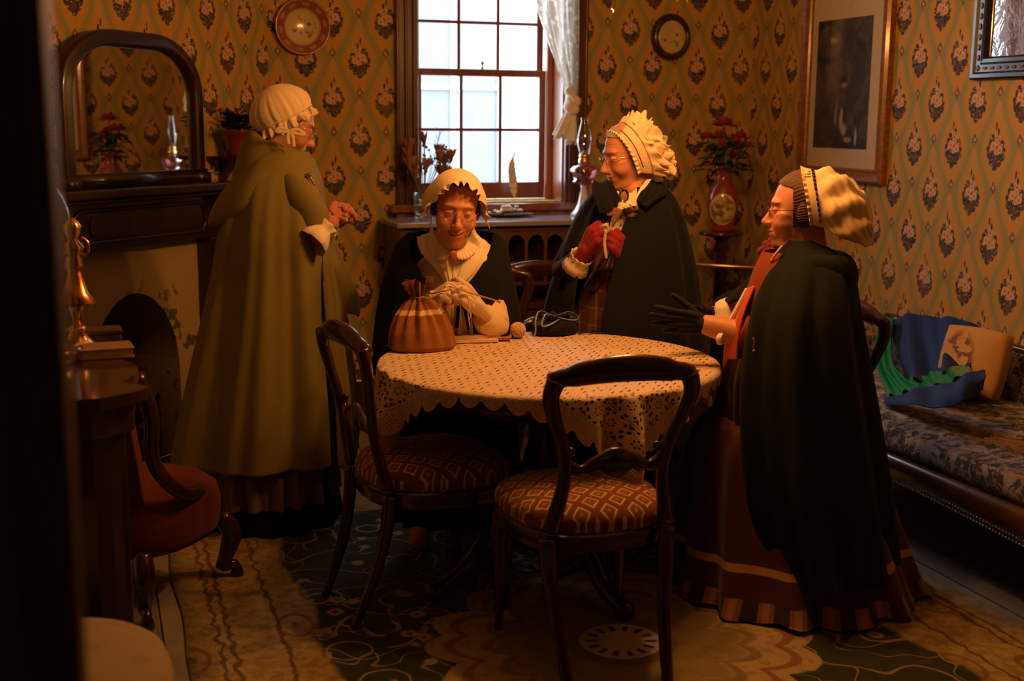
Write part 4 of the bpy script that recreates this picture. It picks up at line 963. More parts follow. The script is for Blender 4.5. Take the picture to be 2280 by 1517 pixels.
def cloth():
    nt, ns = 420, 60; V = []; UV = []
    hs = .57
    a0 = math.atan2(-1, 0)      # world angle
    view = math.pi/2-YAW-math.radians(1.8)     # azimuth of the table as a math angle; front of table is view+pi
    corner = view+math.pi+math.radians(25)
    for j in range(ns):
        for i in range(nt):
            th = 2*PI*i/nt; ph = th-corner+PI/4    # in the cloth frame corners at 45 deg
            L = hs/max(abs(math.cos(ph)), abs(math.sin(ph)))
            L = min(L, .79)
            # scallops measured along the edge
            edge = hs*math.tan(((ph+PI/4) % (PI/2))-PI/4); scp = abs(math.sin(edge*PI/.074))**.6; L += .034*scp-.016
            f = j/(ns-1); 
            if j < 14: rr = (TR+.004)*(j/13)
            else: rr = TR+.004+(L-TR-.004)*((j-13)/(ns-14))
            px_, py_ = rr*math.cos(ph), rr*math.sin(ph); UV.append((px_, py_))
            s = rr-(TR+.004)
            if s <= 0: x, y, z = rr*math.cos(th), rr*math.sin(th), .737+(.0012*math.sin(px_*60)*math.cos(py_*50))
            else:
                ov = max(0, L-TR-.05); fold = (.035*math.sin(th*21+.6)+.022*math.sin(th*34+2))*min(1, s/.14)*min(1, ov/.12)
                bendr = .012; a_ = min(s/bendr, PI/2); rad = TR+.004+bendr*math.sin(a_)+.02*min(1, s/.1)*0+fold+.02*s; z = .737-bendr*(1-math.cos(a_))-max(0, s-bendr*PI/2)
                z = z+.0; x, y = rad*math.cos(th), rad*math.sin(th)
            V.append((x, y, z))
    F = [(j*nt+i, j*nt+(i+1) % nt, (j+1)*nt+(i+1) % nt, (j+1)*nt+i) for j in range(1, ns-1) for i in range(nt)]
    V.append((0, 0, .737)); UV.append((0, 0)); c0 = len(V)-1
    F += [(c0, nt+(i+1) % nt, nt+i) for i in range(nt)]
    o = new('tablecloth', V, F, M_CLOTH, None, True, (TC[0], TC[1], .0005+.0))
    uv = o.data.uv_layers.new(name='UVMap'); li = np.zeros(len(o.data.loops), dtype=np.int64); o.data.loops.foreach_get('vertex_index', li)
    uv.data.foreach_set('uv', np.array(UV, dtype=np.float32)[li].ravel()); mods(o, solid=.0015, off=1); return o
clo = tag(cloth(), 'cream crocheted lace cloth with scalloped hanging corners on the round table', 'tablecloth')
TZ = .7405   # top of the cloth
# ---- brown drawstring bag
db = thing('drawstring_bag', 'brown cotton drawstring bag with a pale stripe standing on the lace cloth', 'bag', atZ(943, 776, TZ)); db.rotation_euler = (0, 0, .1)
t = NT('bag_cotton'); o = t.sep(t.coord()); n = t.noise(t.coord(), 300, 2)
c = t.mix(n, (.24, .09, .028), (.36, .14, .045)); c = t.mix(t.ramp((o[2]-.128).abs(), .009, .007), c, (.72, .48, .25)); c = t.mix(t.ramp(o[2], .165, .185), c, (.16, .065, .022)); t.bump(n, .2, .002); MBAG = t.done(c, .9, 0, .2, None, .2)
def bagf(u, v):
    a = 2*PI*u; z = fit(v, [0, .05, .15, .4, .62, .78, .86, .92, 1], [.004, 0.0, .012, .06, .115, .155, .175, .195, .225]); r = fit(v, [0, .05, .15, .4, .62, .78, .86, .92, 1], [.06, .102, .112, .104, .076, .044, .026, .034, .044])
    am = fit(v, [0, .15, .4, .62, .8, .86, 1], [0, .02, .05, .13, .25, .18, .22]); fo = 1+am*(math.sin(13*a)+.5*math.sin(7*a+1))
    return (r*fo*math.cos(a)*1.05-.018*v, r*fo*math.sin(a)*.72, z+.006*math.sin(5*a)*(v > .9)+(.012*math.sin(3*a+1) if v > .95 else 0))
g = G(); g.grid(bagf, 220, 60, True); g.f.append(tuple(range(219, -1, -1))); g.build('bag_body', MBAG, db, True)
g = G(); P = [(.030*math.cos(a)-.016, .022*math.sin(a), .176) for a in np.linspace(0, 2*PI, 24)]; g.tube(P, .0022, 6, cap=False); g.tube(smoothpath([(-.01, -.026, .176), (.0, -.040, .19), (.012, -.036, .172), (.0, -.028, .176), (-.02, -.042, .182), (-.026, -.036, .165)], 20), .0018, 6); g.build('drawstring', simple('cord_gold', (.55, .33, .12), .8), db, True)
g = G(); g.tube(smoothpath([(-.095, -.01, .03), (-.135, .0, .016), (-.14, .015, .003), (-.11, .02, .003)], 16), .0022, 6); g.build('side_cord', simple('cord_dark', (.05, .02, .01), .8), db, True)
# ---- folded cloths
for k, (px, py, zz_, an, w) in enumerate(((1052, 758, 0, -.12, .082), (1038, 757, .011, .05, .068))):
    fc = thing('napkin', ['cream folded napkin, the lower of the two beside the brown bag', 'cream folded napkin lying on top of the other beside the brown bag'][k], 'napkin', atZ(px, py, TZ)); fc.location.z = TZ+zz_; fc.rotation_euler = (0, 0, an)
    g = G(); R_ = []
    for z, o_ in ((0, 0), (.003, .002), (.0048, 0), (.0052, -.002), (.006, 0), (.009, .001), (.0105, -.002)): R_.append([(x*(w+o_), y*(.05+o_), z) for x, y in ((-1, -1), (1, -1), (1, 1), (-1, 1))])
    g.rings(R_); mods(g.build('cloth', simple('napkin_cotton', (.82, .62, .42), .9, bump=.3, bscale=200), fc), bevel=.001)
# ---- leather tray with black purse
tr_ = thing('tray', 'tan leather valet tray with turned up corners beside the napkins', 'tray', atZ(1103, 755, TZ)); tr_.rotation_euler = (0, 0, -.25)
def trf(u, v): x = (u-.5)*2; y = (v-.5)*2; e = max(abs(x), abs(y)); return (x*.055, y*.045, .002+.013*max(0, (e-.75)/.25)**1.5+.006*max(0, abs(x*y)-.6))
g = G(); g.grid(trf, 24, 24); g.build('tray_body', simple('tan_leather', (.50, .24, .10), .5), tr_, True, solid=.003)
pu = thing('purse', 'small shiny black purse resting in the leather tray', 'purse', (tr_.location.x+.004, tr_.location.y-.0, TZ+.0055)); pu.rotation_euler = (0, 0, -.35)
g = G(); R_ = []
for z, k in ((0, .9), (.004, 1), (.012, 1), (.017, .85), (.019, .5), (.0195, .05)): R_.append([(k*.034*math.copysign(abs(math.cos(a))**.5, math.cos(a))*(1+.04*math.sin(9*a)), k*.024*math.copysign(abs(math.sin(a))**.5, math.sin(a)), z) for a in np.linspace(0, 2*PI, 40, endpoint=False)])
g.rings(R_); g.build('purse_body', simple('black_patent', (.012, .012, .014), .22, coat=.5, bump=.5, bscale=30), pu, True)
g = G(); g.tube([(-.032, 0, .010), (.032, 0, .010)], .002, 6); g.build('zip', M_BRASS, pu, True)
# ---- yarn ball
yb = thing('yarn_ball', 'cream ball of yarn beside the black cap bag', 'yarn ball', atZ(1153, 752, TZ)); yb.location.z = TZ+.028; yb.scale = (1.16,)*3
t = NT('yarn'); w = t.n.new('ShaderNodeTexWave'); w.inputs['Scale'].default_value = 55; w.inputs['Distortion'].default_value = 3; w.inputs['Detail Scale'].default_value = 1.0; t.l.new(t.mapping(t.coord(), (1, .6, .8), (.5, .8, .2)), w.inputs[0])
c = t.mix(X(t, w.outputs[1]), (.55, .36, .16), (.86, .64, .36)); t.bump(X(t, w.outputs[1]), .6, .003); MY_ = t.done(c, .9, 0, .2, None, .3)
g = G(); g.ball((0, 0, 0), (.0235, .0235, .0233), 32, 22)
for k in range(30):
    ax = np.array([rnd.gauss(0, 1) for _ in range(3)]); ax /= np.linalg.norm(ax); b = np.cross(ax, [0, .3, 1]); b /= np.linalg.norm(b); c2 = np.cross(ax, b); g.tube([(.0233*(math.cos(q)*b+math.sin(q)*c2)) for q in np.linspace(0, 2*PI, 22)], .0013, 4, cap=False)
g.build('ball', MY_, yb, True)
# ---- black velvet bag with ribbons
bb = thing('reticule', 'flat round black drawstring bag with grey ribbon ties on the table', 'bag', atZ(1235, 742, TZ)); bb.rotation_euler = (0, 0, .15)
g = G()
def retf(u, v):
    a = 2*PI*u; r = fit(v, [0, .1, .25, .4, .6, .8, 1], [.05, .085, .092, .085, .05, .022, .02]); z = fit(v, [0, .1, .25, .4, .6, .8, 1], [.002, .001, .018, .036, .046, .050, .062]); am = fit(v, [0, .3, .6, 1], [.01, .02, .10, .3])
    return (r*math.cos(a)*(1+am*math.sin(11*a)), r*.75*math.sin(a)*(1+am*math.sin(11*a)), z+.004*math.sin(4*a)*v)
g.grid(retf, 150, 36, True); g.f.append(tuple(range(149, -1, -1))); g.build('bag_body', fabric('black_velvet', (.006, .006, .008), .8, sheen=.05), bb, True)
g = G()
def ruff(u, v):
    a = 2*PI*u; r = .02+.035*v*(1+.35*math.sin(9*a)); return (r*math.cos(a)*1.2+.015*v, r*math.sin(a)*.6, .048+.026*v*(.6+.4*math.sin(4*a+1)))
g.grid(ruff, 120, 8, True); g.build('ruffle', fabric('grey_silk', (.02, .021, .024), .45, sheen=.05), bb, True, solid=.001)
g = G()
for P in ([(0, 0, .06), (-.05, -.02, .075), (-.08, -.05, .04), (-.05, -.06, .045), (0, -.03, .055)], [(0, 0, .06), (.04, -.03, .08), (.075, -.04, .06), (.05, -.045, .05), (0, -.02, .06)], [(0, 0, .06), (-.06, .0, .085), (-.09, -.02, .06), (-.095, -.03, .02), (-.1, -.03, .003)]):
    g.tube(smoothpath(P, 24), .0032, 6, flat=.35)
g.build('ribbon', simple('ribbon_grey', (.32, .34, .36), .4), bb, True)
bc = thing('cord', 'loose black ribbon cord lying on the lace cloth right of the black bag', 'cord', atZ(1322, 742, TZ+.002))
g = G(); P = [(-.06, .0, .0), (-.03, .012, .002), (0, .0, .001), (.02, -.012, 0), (.045, .0, .002), (.03, .016, .004), (0, .01, .006), (-.02, -.01, .004)]; g.tube(smoothpath(P, 40), .0032, 6); g.build('ribbon', simple('cord_black', (.01, .01, .012), .6), bc, True)
# ---- basket behind the table leg
bs = thing('basket', 'round wicker basket with a twisted handle standing under the far side of the table', 'basket', (1.60, 4.02, .013))
t = NT('wicker'); o = t.sep(t.coord()); a_ = t.math('ARCTAN2', o[1], o[0]); ck = (a_*22).sin()*(o[2]*(PI/.011)).sin(); c = t.mix(t.ramp(ck, -.3, .3), (.16, .08, .025), (.45, .26, .09)); t.bump(ck, .8, .006); MW = t.done(c, .7)
g = G(); g.lathe([(.09, 0), (.11, .01), (.15, .12), (.165, .24), (.168, .25), (.160, .25), (.14, .12), (.1, .02), (.02, .015)], seg=48, cap=False); g.build('basket_body', MW, bs, True)
g = G(); P = [(.162*math.cos(a), .0+.162*.1*math.sin(a*0), .25+.19*math.sin(a)) for a in np.linspace(0, PI, 40)]
for ph in (0, 2.1, 4.2): g.tube([np.array(p)+.006*np.array([math.cos(k*.9+ph)*0, math.cos(k*.9+ph), math.sin(k*.9+ph)]) for k, p in enumerate(P)], .0055, 6)
g.build('handle', simple('cane', (.50, .30, .11), .5), bs, True)
for k, (a, b) in enumerate((((.02, -.05, .10), (.09, -.07, .40)), ((-.04, -.02, .10), (.03, .02, .42)))):
    nd = thing('knitting_needle', ['mauve knitting needle sticking out of the basket towards the left', 'mauve knitting needle standing more upright in the basket'][k], 'knitting needle', bs.location); g = G(); g.tube([a, b], .004, 8); g.ball(b, .007, 8, 6); g.build('needle', simple('mauve', (.42, .20, .30), .3), nd, True)
yb2 = copy_tree(yb); yb2['label'] = 'cream ball of yarn lying inside the wicker basket'; yb2.location = (1.60, 4.0, .075); yb2.scale = (2, 2, 2)
# ---- green lined blue cloak thrown over the sofa end
t = NT('cloak_throw'); MTB = fabric('navy_wool', (.002, .024, .14), .7, sheen=.05); MTG = None
t = NT('green_satin'); n = t.noise(t.coord(), 3, 2); MTG = t.done(t.mix(n, (.0, .16, .08), (.005, .28, .14)), .22, 0, .8, None, .0)
th_ = thing('cloak', 'navy blue cloak with a green satin lining thrown over the far end of the sofa', 'cloak', (0, 0, 0))
def drape(net, nu, nv, am, fr, ph=0):
    rows = [smoothpath(r, nu) for r in net]; cols = [smoothpath([rows[j][i] for j in range(len(rows))], nv) for i in range(nu)]
    A_ = np.array(cols)      # nu,nv,3
    du = np.gradient(A_, axis=0); dv = np.gradient(A_, axis=1); N = np.cross(du, dv); N /= (np.linalg.norm(N, axis=2, keepdims=True)+1e-9)
    u = np.linspace(0, 1, nu)[:, None]; v = np.linspace(0, 1, nv)[None, :]
    a = am(u, v) if callable(am) else am
    h = a*(np.sin(u*fr*2*PI+ph+1.3*np.sin(v*2.5))+.45*np.sin(u*fr*4.3*PI+2+ph*2))
    return A_+N*h[..., None]
def patch(name, net, mat, parent, nu=80, nv=60, am=.01, fr=5, ph=0, solid=.004, **k):
    A_ = drape(net, nu, nv, am, fr, ph); g = G(); g.add(A_.transpose(1, 0, 2).reshape(-1, 3), [(j*nu+i, j*nu+i+1, (j+1)*nu+i+1, (j+1)*nu+i) for j in range(nv-1) for i in range(nu-1)])
    return g.build(name, mat, parent, True, solid=solid, off=0, **k)
def tx(*r): return [tuple(atX(px, py, x)) for px, py, x in r]
patch('blue_outside', [tx((1975, 712, 3.26), (2030, 702, 3.24), (2100, 706, 3.22), (2175, 722, 3.20)), tx((1985, 760, 3.16), (2040, 765, 3.13), (2105, 765, 3.13), (2165, 770, 3.12)), tx((2000, 820, 3.06), (2050, 825, 3.03), (2105, 820, 3.03), (2155, 812, 3.04)), tx((2010, 850, 2.98), (2055, 858, 2.95), (2105, 850, 2.95), (2155, 835, 2.97))], MTB, th_, am=lambda u, v: .010+.018*v+0*u, fr=2.2)
patch('green_lining', [tx((1962, 708, 3.22), (1976, 708, 3.20), (1990, 710, 3.20)), tx((1950, 770, 3.12), (1966, 772, 3.10), (1986, 775, 3.10)), tx((1954, 820, 3.00), (1972, 822, 2.99), (1992, 815, 3.0)), tx((1968, 862, 2.90), (1995, 860, 2.90), (2020, 850, 2.93)), tx((1975, 884, 2.82), (2010, 876, 2.84), (2050, 862, 2.88))], MTG, th_, am=.009, fr=2.5, ph=1)
patch('green_fold', [tx((2020, 845, 2.98), (2060, 835, 2.98), (2105, 825, 2.97), (2155, 812, 2.97)), tx((2025, 858, 2.93), (2070, 850, 2.92), (2110, 832, 2.91), (2160, 820, 2.92)), tx((2035, 868, 2.86), (2075, 862, 2.85), (2120, 848, 2.85), (2165, 830, 2.86))], MTG, th_, am=.007, fr=3, ph=2)
patch('blue_roll', [tx((1968, 884, 2.80), (2030, 872, 2.79), (2090, 856, 2.79), (2150, 838, 2.80), (2192, 824, 2.84)), tx((1966, 892, 2.74), (2030, 884, 2.72), (2090, 876, 2.72), (2150, 862, 2.74), (2194, 838, 2.80)), tx((1970, 900, 2.72), (2030, 904, 2.69), (2090, 906, 2.69), (2150, 894, 2.72), (2190, 868, 2.79))], MTB, th_, am=.008, fr=2, ph=.5)
# ================================================================== THE FOUR WOMEN
def s_ell(P, c, r):
    q = (P-np.array(c)); r = np.array(r, float); k0 = np.linalg.norm(q/r, axis=1); k1 = np.linalg.norm(q/(r*r), axis=1)+1e-9; return k0*(k0-1)/k1
def s_sph(P, c, r): return np.linalg.norm(P-np.array(c), axis=1)-r
def s_cap(P, a, b, ra, rb):
    a = np.array(a, float); b = np.array(b, float); ab = b-a; t_ = np.clip((P-a)@ab/(ab@ab), 0, 1); return np.linalg.norm(P-a-t_[:, None]*ab, axis=1)-(ra+(rb-ra)*t_)
def smin(a, b, k): h = np.clip(.5+.5*(b-a)/k, 0, 1); return b*(1-h)+a*h-k*h*(1-h)
def smax(a, b, k): return -smin(-a, -b, k)
def head_sdf(P, q):
    full = q.get('full', 1.0); jw = q.get('jaw', 1.0); A_ = np.abs(P)*[1, 0, 0]+P*[0, 1, 1]
    d = s_ell(P, (0, -.018, .035), (.074, .093, .085))
    d = smin(d, s_ell(P, (0, .022, -.008), (.064, .062, .080)), .02)
    d = smin(d, s_ell(P, (0, .022, -.066), (.052*jw, .056, .046)), .02)
    d = smin(d, s_sph(A_, (.0, .066, -.103), .020), .022)
    d = smin(d, s_ell(A_, (.036, .050, -.040), (.028*full, .028*full, .030)), .015)
    d = smin(d, s_ell(A_, (.046, .052, -.016), (.020, .018, .014)), .014)
    d = smin(d, s_ell(P, (0, .070, .024), (.050, .016, .011)), .014)
    d = smin(d, s_ell(P, (0, .028, -.108), (.044*full, .040, .028*full)), .02)      # under the chin
    d = smax(d, -s_ell(A_, (.031, .098, .003), (.019, .021, .014)), .012)
    d = smin(d, s_sph(A_, (.031, .0695, .000), .0138), .004)
    d = smin(d, s_cap(P, (0, .080, .006), (0, .104, -.034), .0070, .0100), .010)
    d = smin(d, s_sph(P, (0, .1065, -.0385), .0115*q.get('nose', 1)), .006)
    d = smin(d, s_ell(A_, (.0125, .0945, -.0425), (.0075, .010, .0075)), .005)
    d = smin(d, s_ell(P, (0, .074, -.070), (.030, .018, .024)), .016)
    sm = q.get('smile', .3); zc = .004*sm
    ax = np.abs(P[:, 0]); lift = zc*(ax/.02)**2; Q = P-np.stack([0*ax, -(ax/.024)**2*.008, lift], 1)
    d = smin(d, s_ell(Q, (0, .0890, -.0650), (.023+.003*sm, .0070, .0042)), .004)
    d = smin(d, s_ell(Q, (0, .0875, -.0765-.004*q.get('open', 0)), (.020+.003*sm, .0070, .0050)), .004)
    d = smax(d, -s_ell(Q, (0, .0965, -.0705-.002*q.get('open', 0)), (.023+.005*sm, .008, .0012+.0045*q.get('open', 0))), .0025)
    d = smax(d, -s_cap(A_, (.017, .0985, -.044), (.0335, .0815, -.073), .0022, .0022), .007)
    d = smin(d, s_ell(A_, (.0755, -.006, -.008), (.007, .017, .029)), .006)
    d = smin(d, s_cap(P, (0, -.022, -.05), (0, -.045, -.21), .050, .056), .022)
    return d
def head_geo(q):
    na, ne = 300, 250
    a = np.linspace(0, 1, na, endpoint=False); s = a*2-1; az = (s*.42+.58*np.sign(s)*np.abs(s)**2.0)*PI      # dense in front
    e = np.linspace(-1, 1, ne); el = (e*.62+.38*e**3)*PI/2*.995-.06*(1-e**2)
    AZ, EL = np.meshgrid(az, el); D = np.stack([np.sin(AZ)*np.cos(EL), np.cos(AZ)*np.cos(EL), np.sin(EL)], -1).reshape(-1, 3)
    c = np.array([0, .012, -.015]); t_ = np.full(len(D), .26)
    for _ in range(70): t_ -= head_sdf(c+D*t_[:, None], q)*.6
    V = c+D*t_[:, None]
    F_ = [(j*na+i, j*na+(i+1) % na, (j+1)*na+(i+1) % na, (j+1)*na+i) for j in range(ne-1) for i in range(na)]
    F_ = [tuple(reversed(f)) for f in F_]
    # colouring of the skin
    x, y, z = V[:, 0], V[:, 1], V[:, 2]; ax = np.abs(x)
    skin = np.array(q.get('skin', (.70, .40, .28))); C_ = np.tile(skin, (len(V), 1))
    rs = np.random.RandomState(3); 
    def mixc(m, col): 
        nonlocal C_; m = np.clip(m, 0, 1)[:, None]; C_ = C_*(1-m)+np.array(col)*m
    fr = y > .04
    def g_(cx, cz, rx, rz): return np.exp(-(((ax-cx)/rx)**2+((z-cz)/rz)**2))*fr
    mixc(.45*g_(.042, -.035, .022, .020), (.62, .24, .16)); mixc(.35*g_(0, -.04, .014, .012), (.62, .24, .16))
    sm = q.get('smile', .3); zl = z-.004*sm*(ax/.02)**2; op = q.get('open', 0)
    lips = (((ax/(.025+.003*sm))**2+((zl+.0705+.002*op)/(.0105+.003*op))**2) < 1)&(y > .076); mixc(.7*lips, (.45, .13, .09))
    mouth = (((ax/(.020+.005*sm))**2+((zl+.0705+.002*op)/(.0009+.0042*op))**2) < 1)&(y > .06); mixc(.9*mouth, (.16, .05, .035))
    if op: mixc(.85*((((ax/.018)**2+((zl+.0698)/(.0030*op))**2) < 1)&(y > .06)), (.80, .72, .58))
    brow = np.exp(-((z-(.020+.006*(1-((ax-.032)/.02)**2)))/.0028)**2)*(np.abs(ax-.032) < .021)*fr; mixc(.55*brow, q.get('brow', (.16, .10, .07)))
    # eyes
    ez, ey = -.0005, .0; eo = q.get('eye', .0042)
    u = (ax-.031)/.0118; w = (z-ez+q.get('look', 0)*0)/eo; lid = (u*u+w*w*(1+.0*u)) < 1; m = lid&(y > .06); mixc(.9*m, (.50, .38, .30))
    gx = q.get('gaze', 0); ir = np.sqrt((x-np.sign(x)*.031-gx)**2+(z-ez-q.get('look', 0))**2); mixc(.97*(m&(ir < .0050)), (.10, .08, .06)); mixc(m&(ir < .0020), (.01, .01, .01))
    edge = np.exp(-((np.sqrt(u*u+w*w)-1.05)/.16)**2)*(z > ez-.001)*(y > .06); mixc(.7*edge, (.10, .05, .04)); mixc(.3*np.exp(-((np.sqrt(u*u+(w/1.6)**2)-1.5)/.4)**2)*fr, (.38, .17, .12))
    # wrinkles as shallow colour-neutral relief
    for (cx, cz, l, n) in ((0, .062, .03, 3),): pass
    wr = q.get('wr', 0)
    if wr: V = V+D*(-.0006*wr*(np.sin(z*700+3*np.sin(x*60))*((z > .045)&(z < .09)&fr))[:, None])+D*(-.0008*wr*(np.sin(ax*500+z*900)*np.exp(-(((ax-.055)/.012)**2+((z+.002)/.014)**2))*fr)[:, None])
    return V, F_, C_
t = NT('skin'); va = t.n.new('ShaderNodeVertexColor'); va.layer_name = 'col'; nn = t.noise(t.coord(), 90, 3)
cc = t.mix(nn*.35, va.outputs[0], (.50, .22, .14)); t.bump(nn, .08, .001)
t.b.inputs['Subsurface Weight'].default_value = .08; t.b.inputs['Subsurface Radius'].default_value = (.01, .004, .002); t.b.inputs['Subsurface Scale'].default_value = 1
M_SKIN = t.done(cc, .48, 0, .4)
def frame_of(p, h, pitch=0, roll=0):    # heading degrees clockwise from +Y
    h = math.radians(h); R_ = Matrix(((math.cos(h), math.sin(h), 0), (-math.sin(h), math.cos(h), 0), (0, 0, 1)))
    M = R_ @ Matrix.Rotation(math.radians(-pitch), 3, 'X') @ Matrix.Rotation(math.radians(roll), 3, 'Y')
    return np.array(M), np.array(p, float)
def remesh(V, F_, vox):
    me = bpy.data.meshes.new('tmp'); me.from_pydata([tuple(map(float, v)) for v in V], [], F_); o = bpy.data.objects.new('tmp', me); COL.objects.link(o)
    m = o.modifiers.new('r', 'REMESH'); m.mode = 'VOXEL'; m.voxel_size = vox; sm = o.modifiers.new('s', 'SMOOTH'); sm.iterations = 3; sm.factor = .5
    dg = bpy.context.evaluated_depsgraph_get(); ev = o.evaluated_get(dg); m2 = ev.to_mesh(); n = len(m2.vertices); co = np.zeros(n*3); m2.vertices.foreach_get('co', co); fs = [tuple(p.vertices) for p in m2.polygons]
    ev.to_mesh_clear(); bpy.data.objects.remove(o); bpy.data.meshes.remove(me); return co.reshape(-1, 3), fs
def capsule(g, a, b, ra, rb, seg=14):
    a = np.array(a, float); b = np.array(b, float); g.ball(a, ra, seg, 10); g.ball(b, rb, seg, 10); g.tube([a, b], [ra, rb], seg)
FB = [(.027, .084), (.009, .090), (-.010, .087), (-.027, .078)]
FL = [(.038, .023, .019), (.042, .026, .020), (.039, .024, .019), (.030, .018, .017)]
def hand_geo(curl, thumb=(35, -20, 25), spread=1.0, infl=0.0, nf=3, thumbseg=2, side=1, wristlen=.04):
    """curl: four (mcp, pip, dip) triples in degrees"""
    g = G(); w = .0
    capsule(g, (.0, -wristlen, 0), (0, .01, 0), .024+infl, .026+infl)
    for (x0, x1) in ((.016, .027), (.006, .009), (-.006, -.010), (-.015, -.027)): capsule(g, (x0, .012, -.001), (x1, .078, .001), .0155+infl, .0115+infl)
    capsule(g, (.018, .02, -.008), (.026, .05, -.008), .017+infl, .012+infl); capsule(g, (-.018, .02, -.008), (-.022, .055, -.007), .015+infl, .012+infl)
    for k in range(4):
        p = np.array([FB[k][0], FB[k][1], .002]); sp = math.radians((1.5-k)*6*spread); ang = 0; r = [.0092, .0083, .0076, .0066][0:4]
        kr = [1, 1.03, .98, .88][k]
        for j in range(nf):
            ang += math.radians(curl[k][j]); d = np.array([math.sin(sp)*math.cos(ang*.6), math.cos(ang)*math.cos(sp), -math.sin(ang)]); q = p+d*FL[k][j]
            capsule(g, p, q, r[j]*kr+infl, r[j+1]*kr+infl, 12); p = q
    p = np.array([.024, .022, -.010]); a, b, c = [math.radians(v) for v in thumb]
    ls = (.042, .032, .026)
    for j in range(thumbseg+1):
        an = a-j*c*.5; d = np.array([math.sin(an)*math.cos(b), math.cos(an)*math.cos(b), math.sin(b)]); q = p+d*ls[j]; capsule(g, p, q, (.0135, .0108, .0098)[j]+infl, (.0110, .0100, .0085)[j]+infl, 12); p = q
    V = np.array(g.v); F_ = g.f
    V, F_ = remesh(V, F_, .0021)
    if side < 0: V = V*[-1, 1, 1]; F_ = [tuple(reversed(f)) for f in F_]
    return V, F_
def hand_frame(wrist, fdir, back):
    y = np.array(fdir, float); y /= np.linalg.norm(y); z = np.array(back, float); z -= y*(z@y); z /= np.linalg.norm(z); x = np.cross(y, z); return np.stack([x, y, z], 1), np.array(wrist, float)
def xf(V, fr): return V@fr[0].T+fr[1]
def body(name, parent, parts, headq, headfr, limbs, hands, loc):
    """limbs: list of (points, radii); joined and voxel-fused; then hands and head"""
    g = G()
    for P, rs, fl in limbs:
        g.tube(smoothpath(P, 3*len(P)), list(np.interp(np.linspace(0, 1, 3*len(P)), np.linspace(0, 1, len(rs)), rs)), 16, flat=fl)
        for p, r in ((P[0], rs[0]), (P[-1], rs[-1])): g.ball(p, r*.98, 14, 10)
    V, F_ = remesh(np.array(g.v), g.f, .008)
    skin = np.array(headq.get('skin', (.70, .40, .28))); CC = [np.tile(skin, (len(V), 1))]; VV_ = [V]; FF = list(F_); n = len(V)
    HV, HF, HC = head_geo(headq); HV = xf(HV*headq.get('scale', 1), headfr); FF += [tuple(i+n for i in f) for f in HF]; VV_.append(HV); CC.append(HC); n += len(HV)
    for (hv, hf, fr) in hands:
        v = xf(hv, fr); FF += [tuple(i+n for i in f) for f in hf]; VV_.append(v); CC.append(np.tile(skin*.97, (len(v), 1))); n += len(v)
    V = np.concatenate(VV_)-np.array(loc); C_ = np.concatenate(CC)
    me = bpy.data.meshes.new(name); me.from_pydata(V.tolist(), [], FF); me.update(); me.polygons.foreach_set('use_smooth', [True]*len(me.polygons))
    at = me.color_attributes.new('col', 'FLOAT_COLOR', 'POINT'); at.data.foreach_set('color', np.concatenate([C_, np.ones((len(C_), 1))], 1).astype(np.float32).ravel())
    o = bpy.data.objects.new(name, me); COL.objects.link(o); o.parent = parent; me.materials.append(M_SKIN); return o
def local(o, root):   # geometry given in world metres, root only translated
    pass
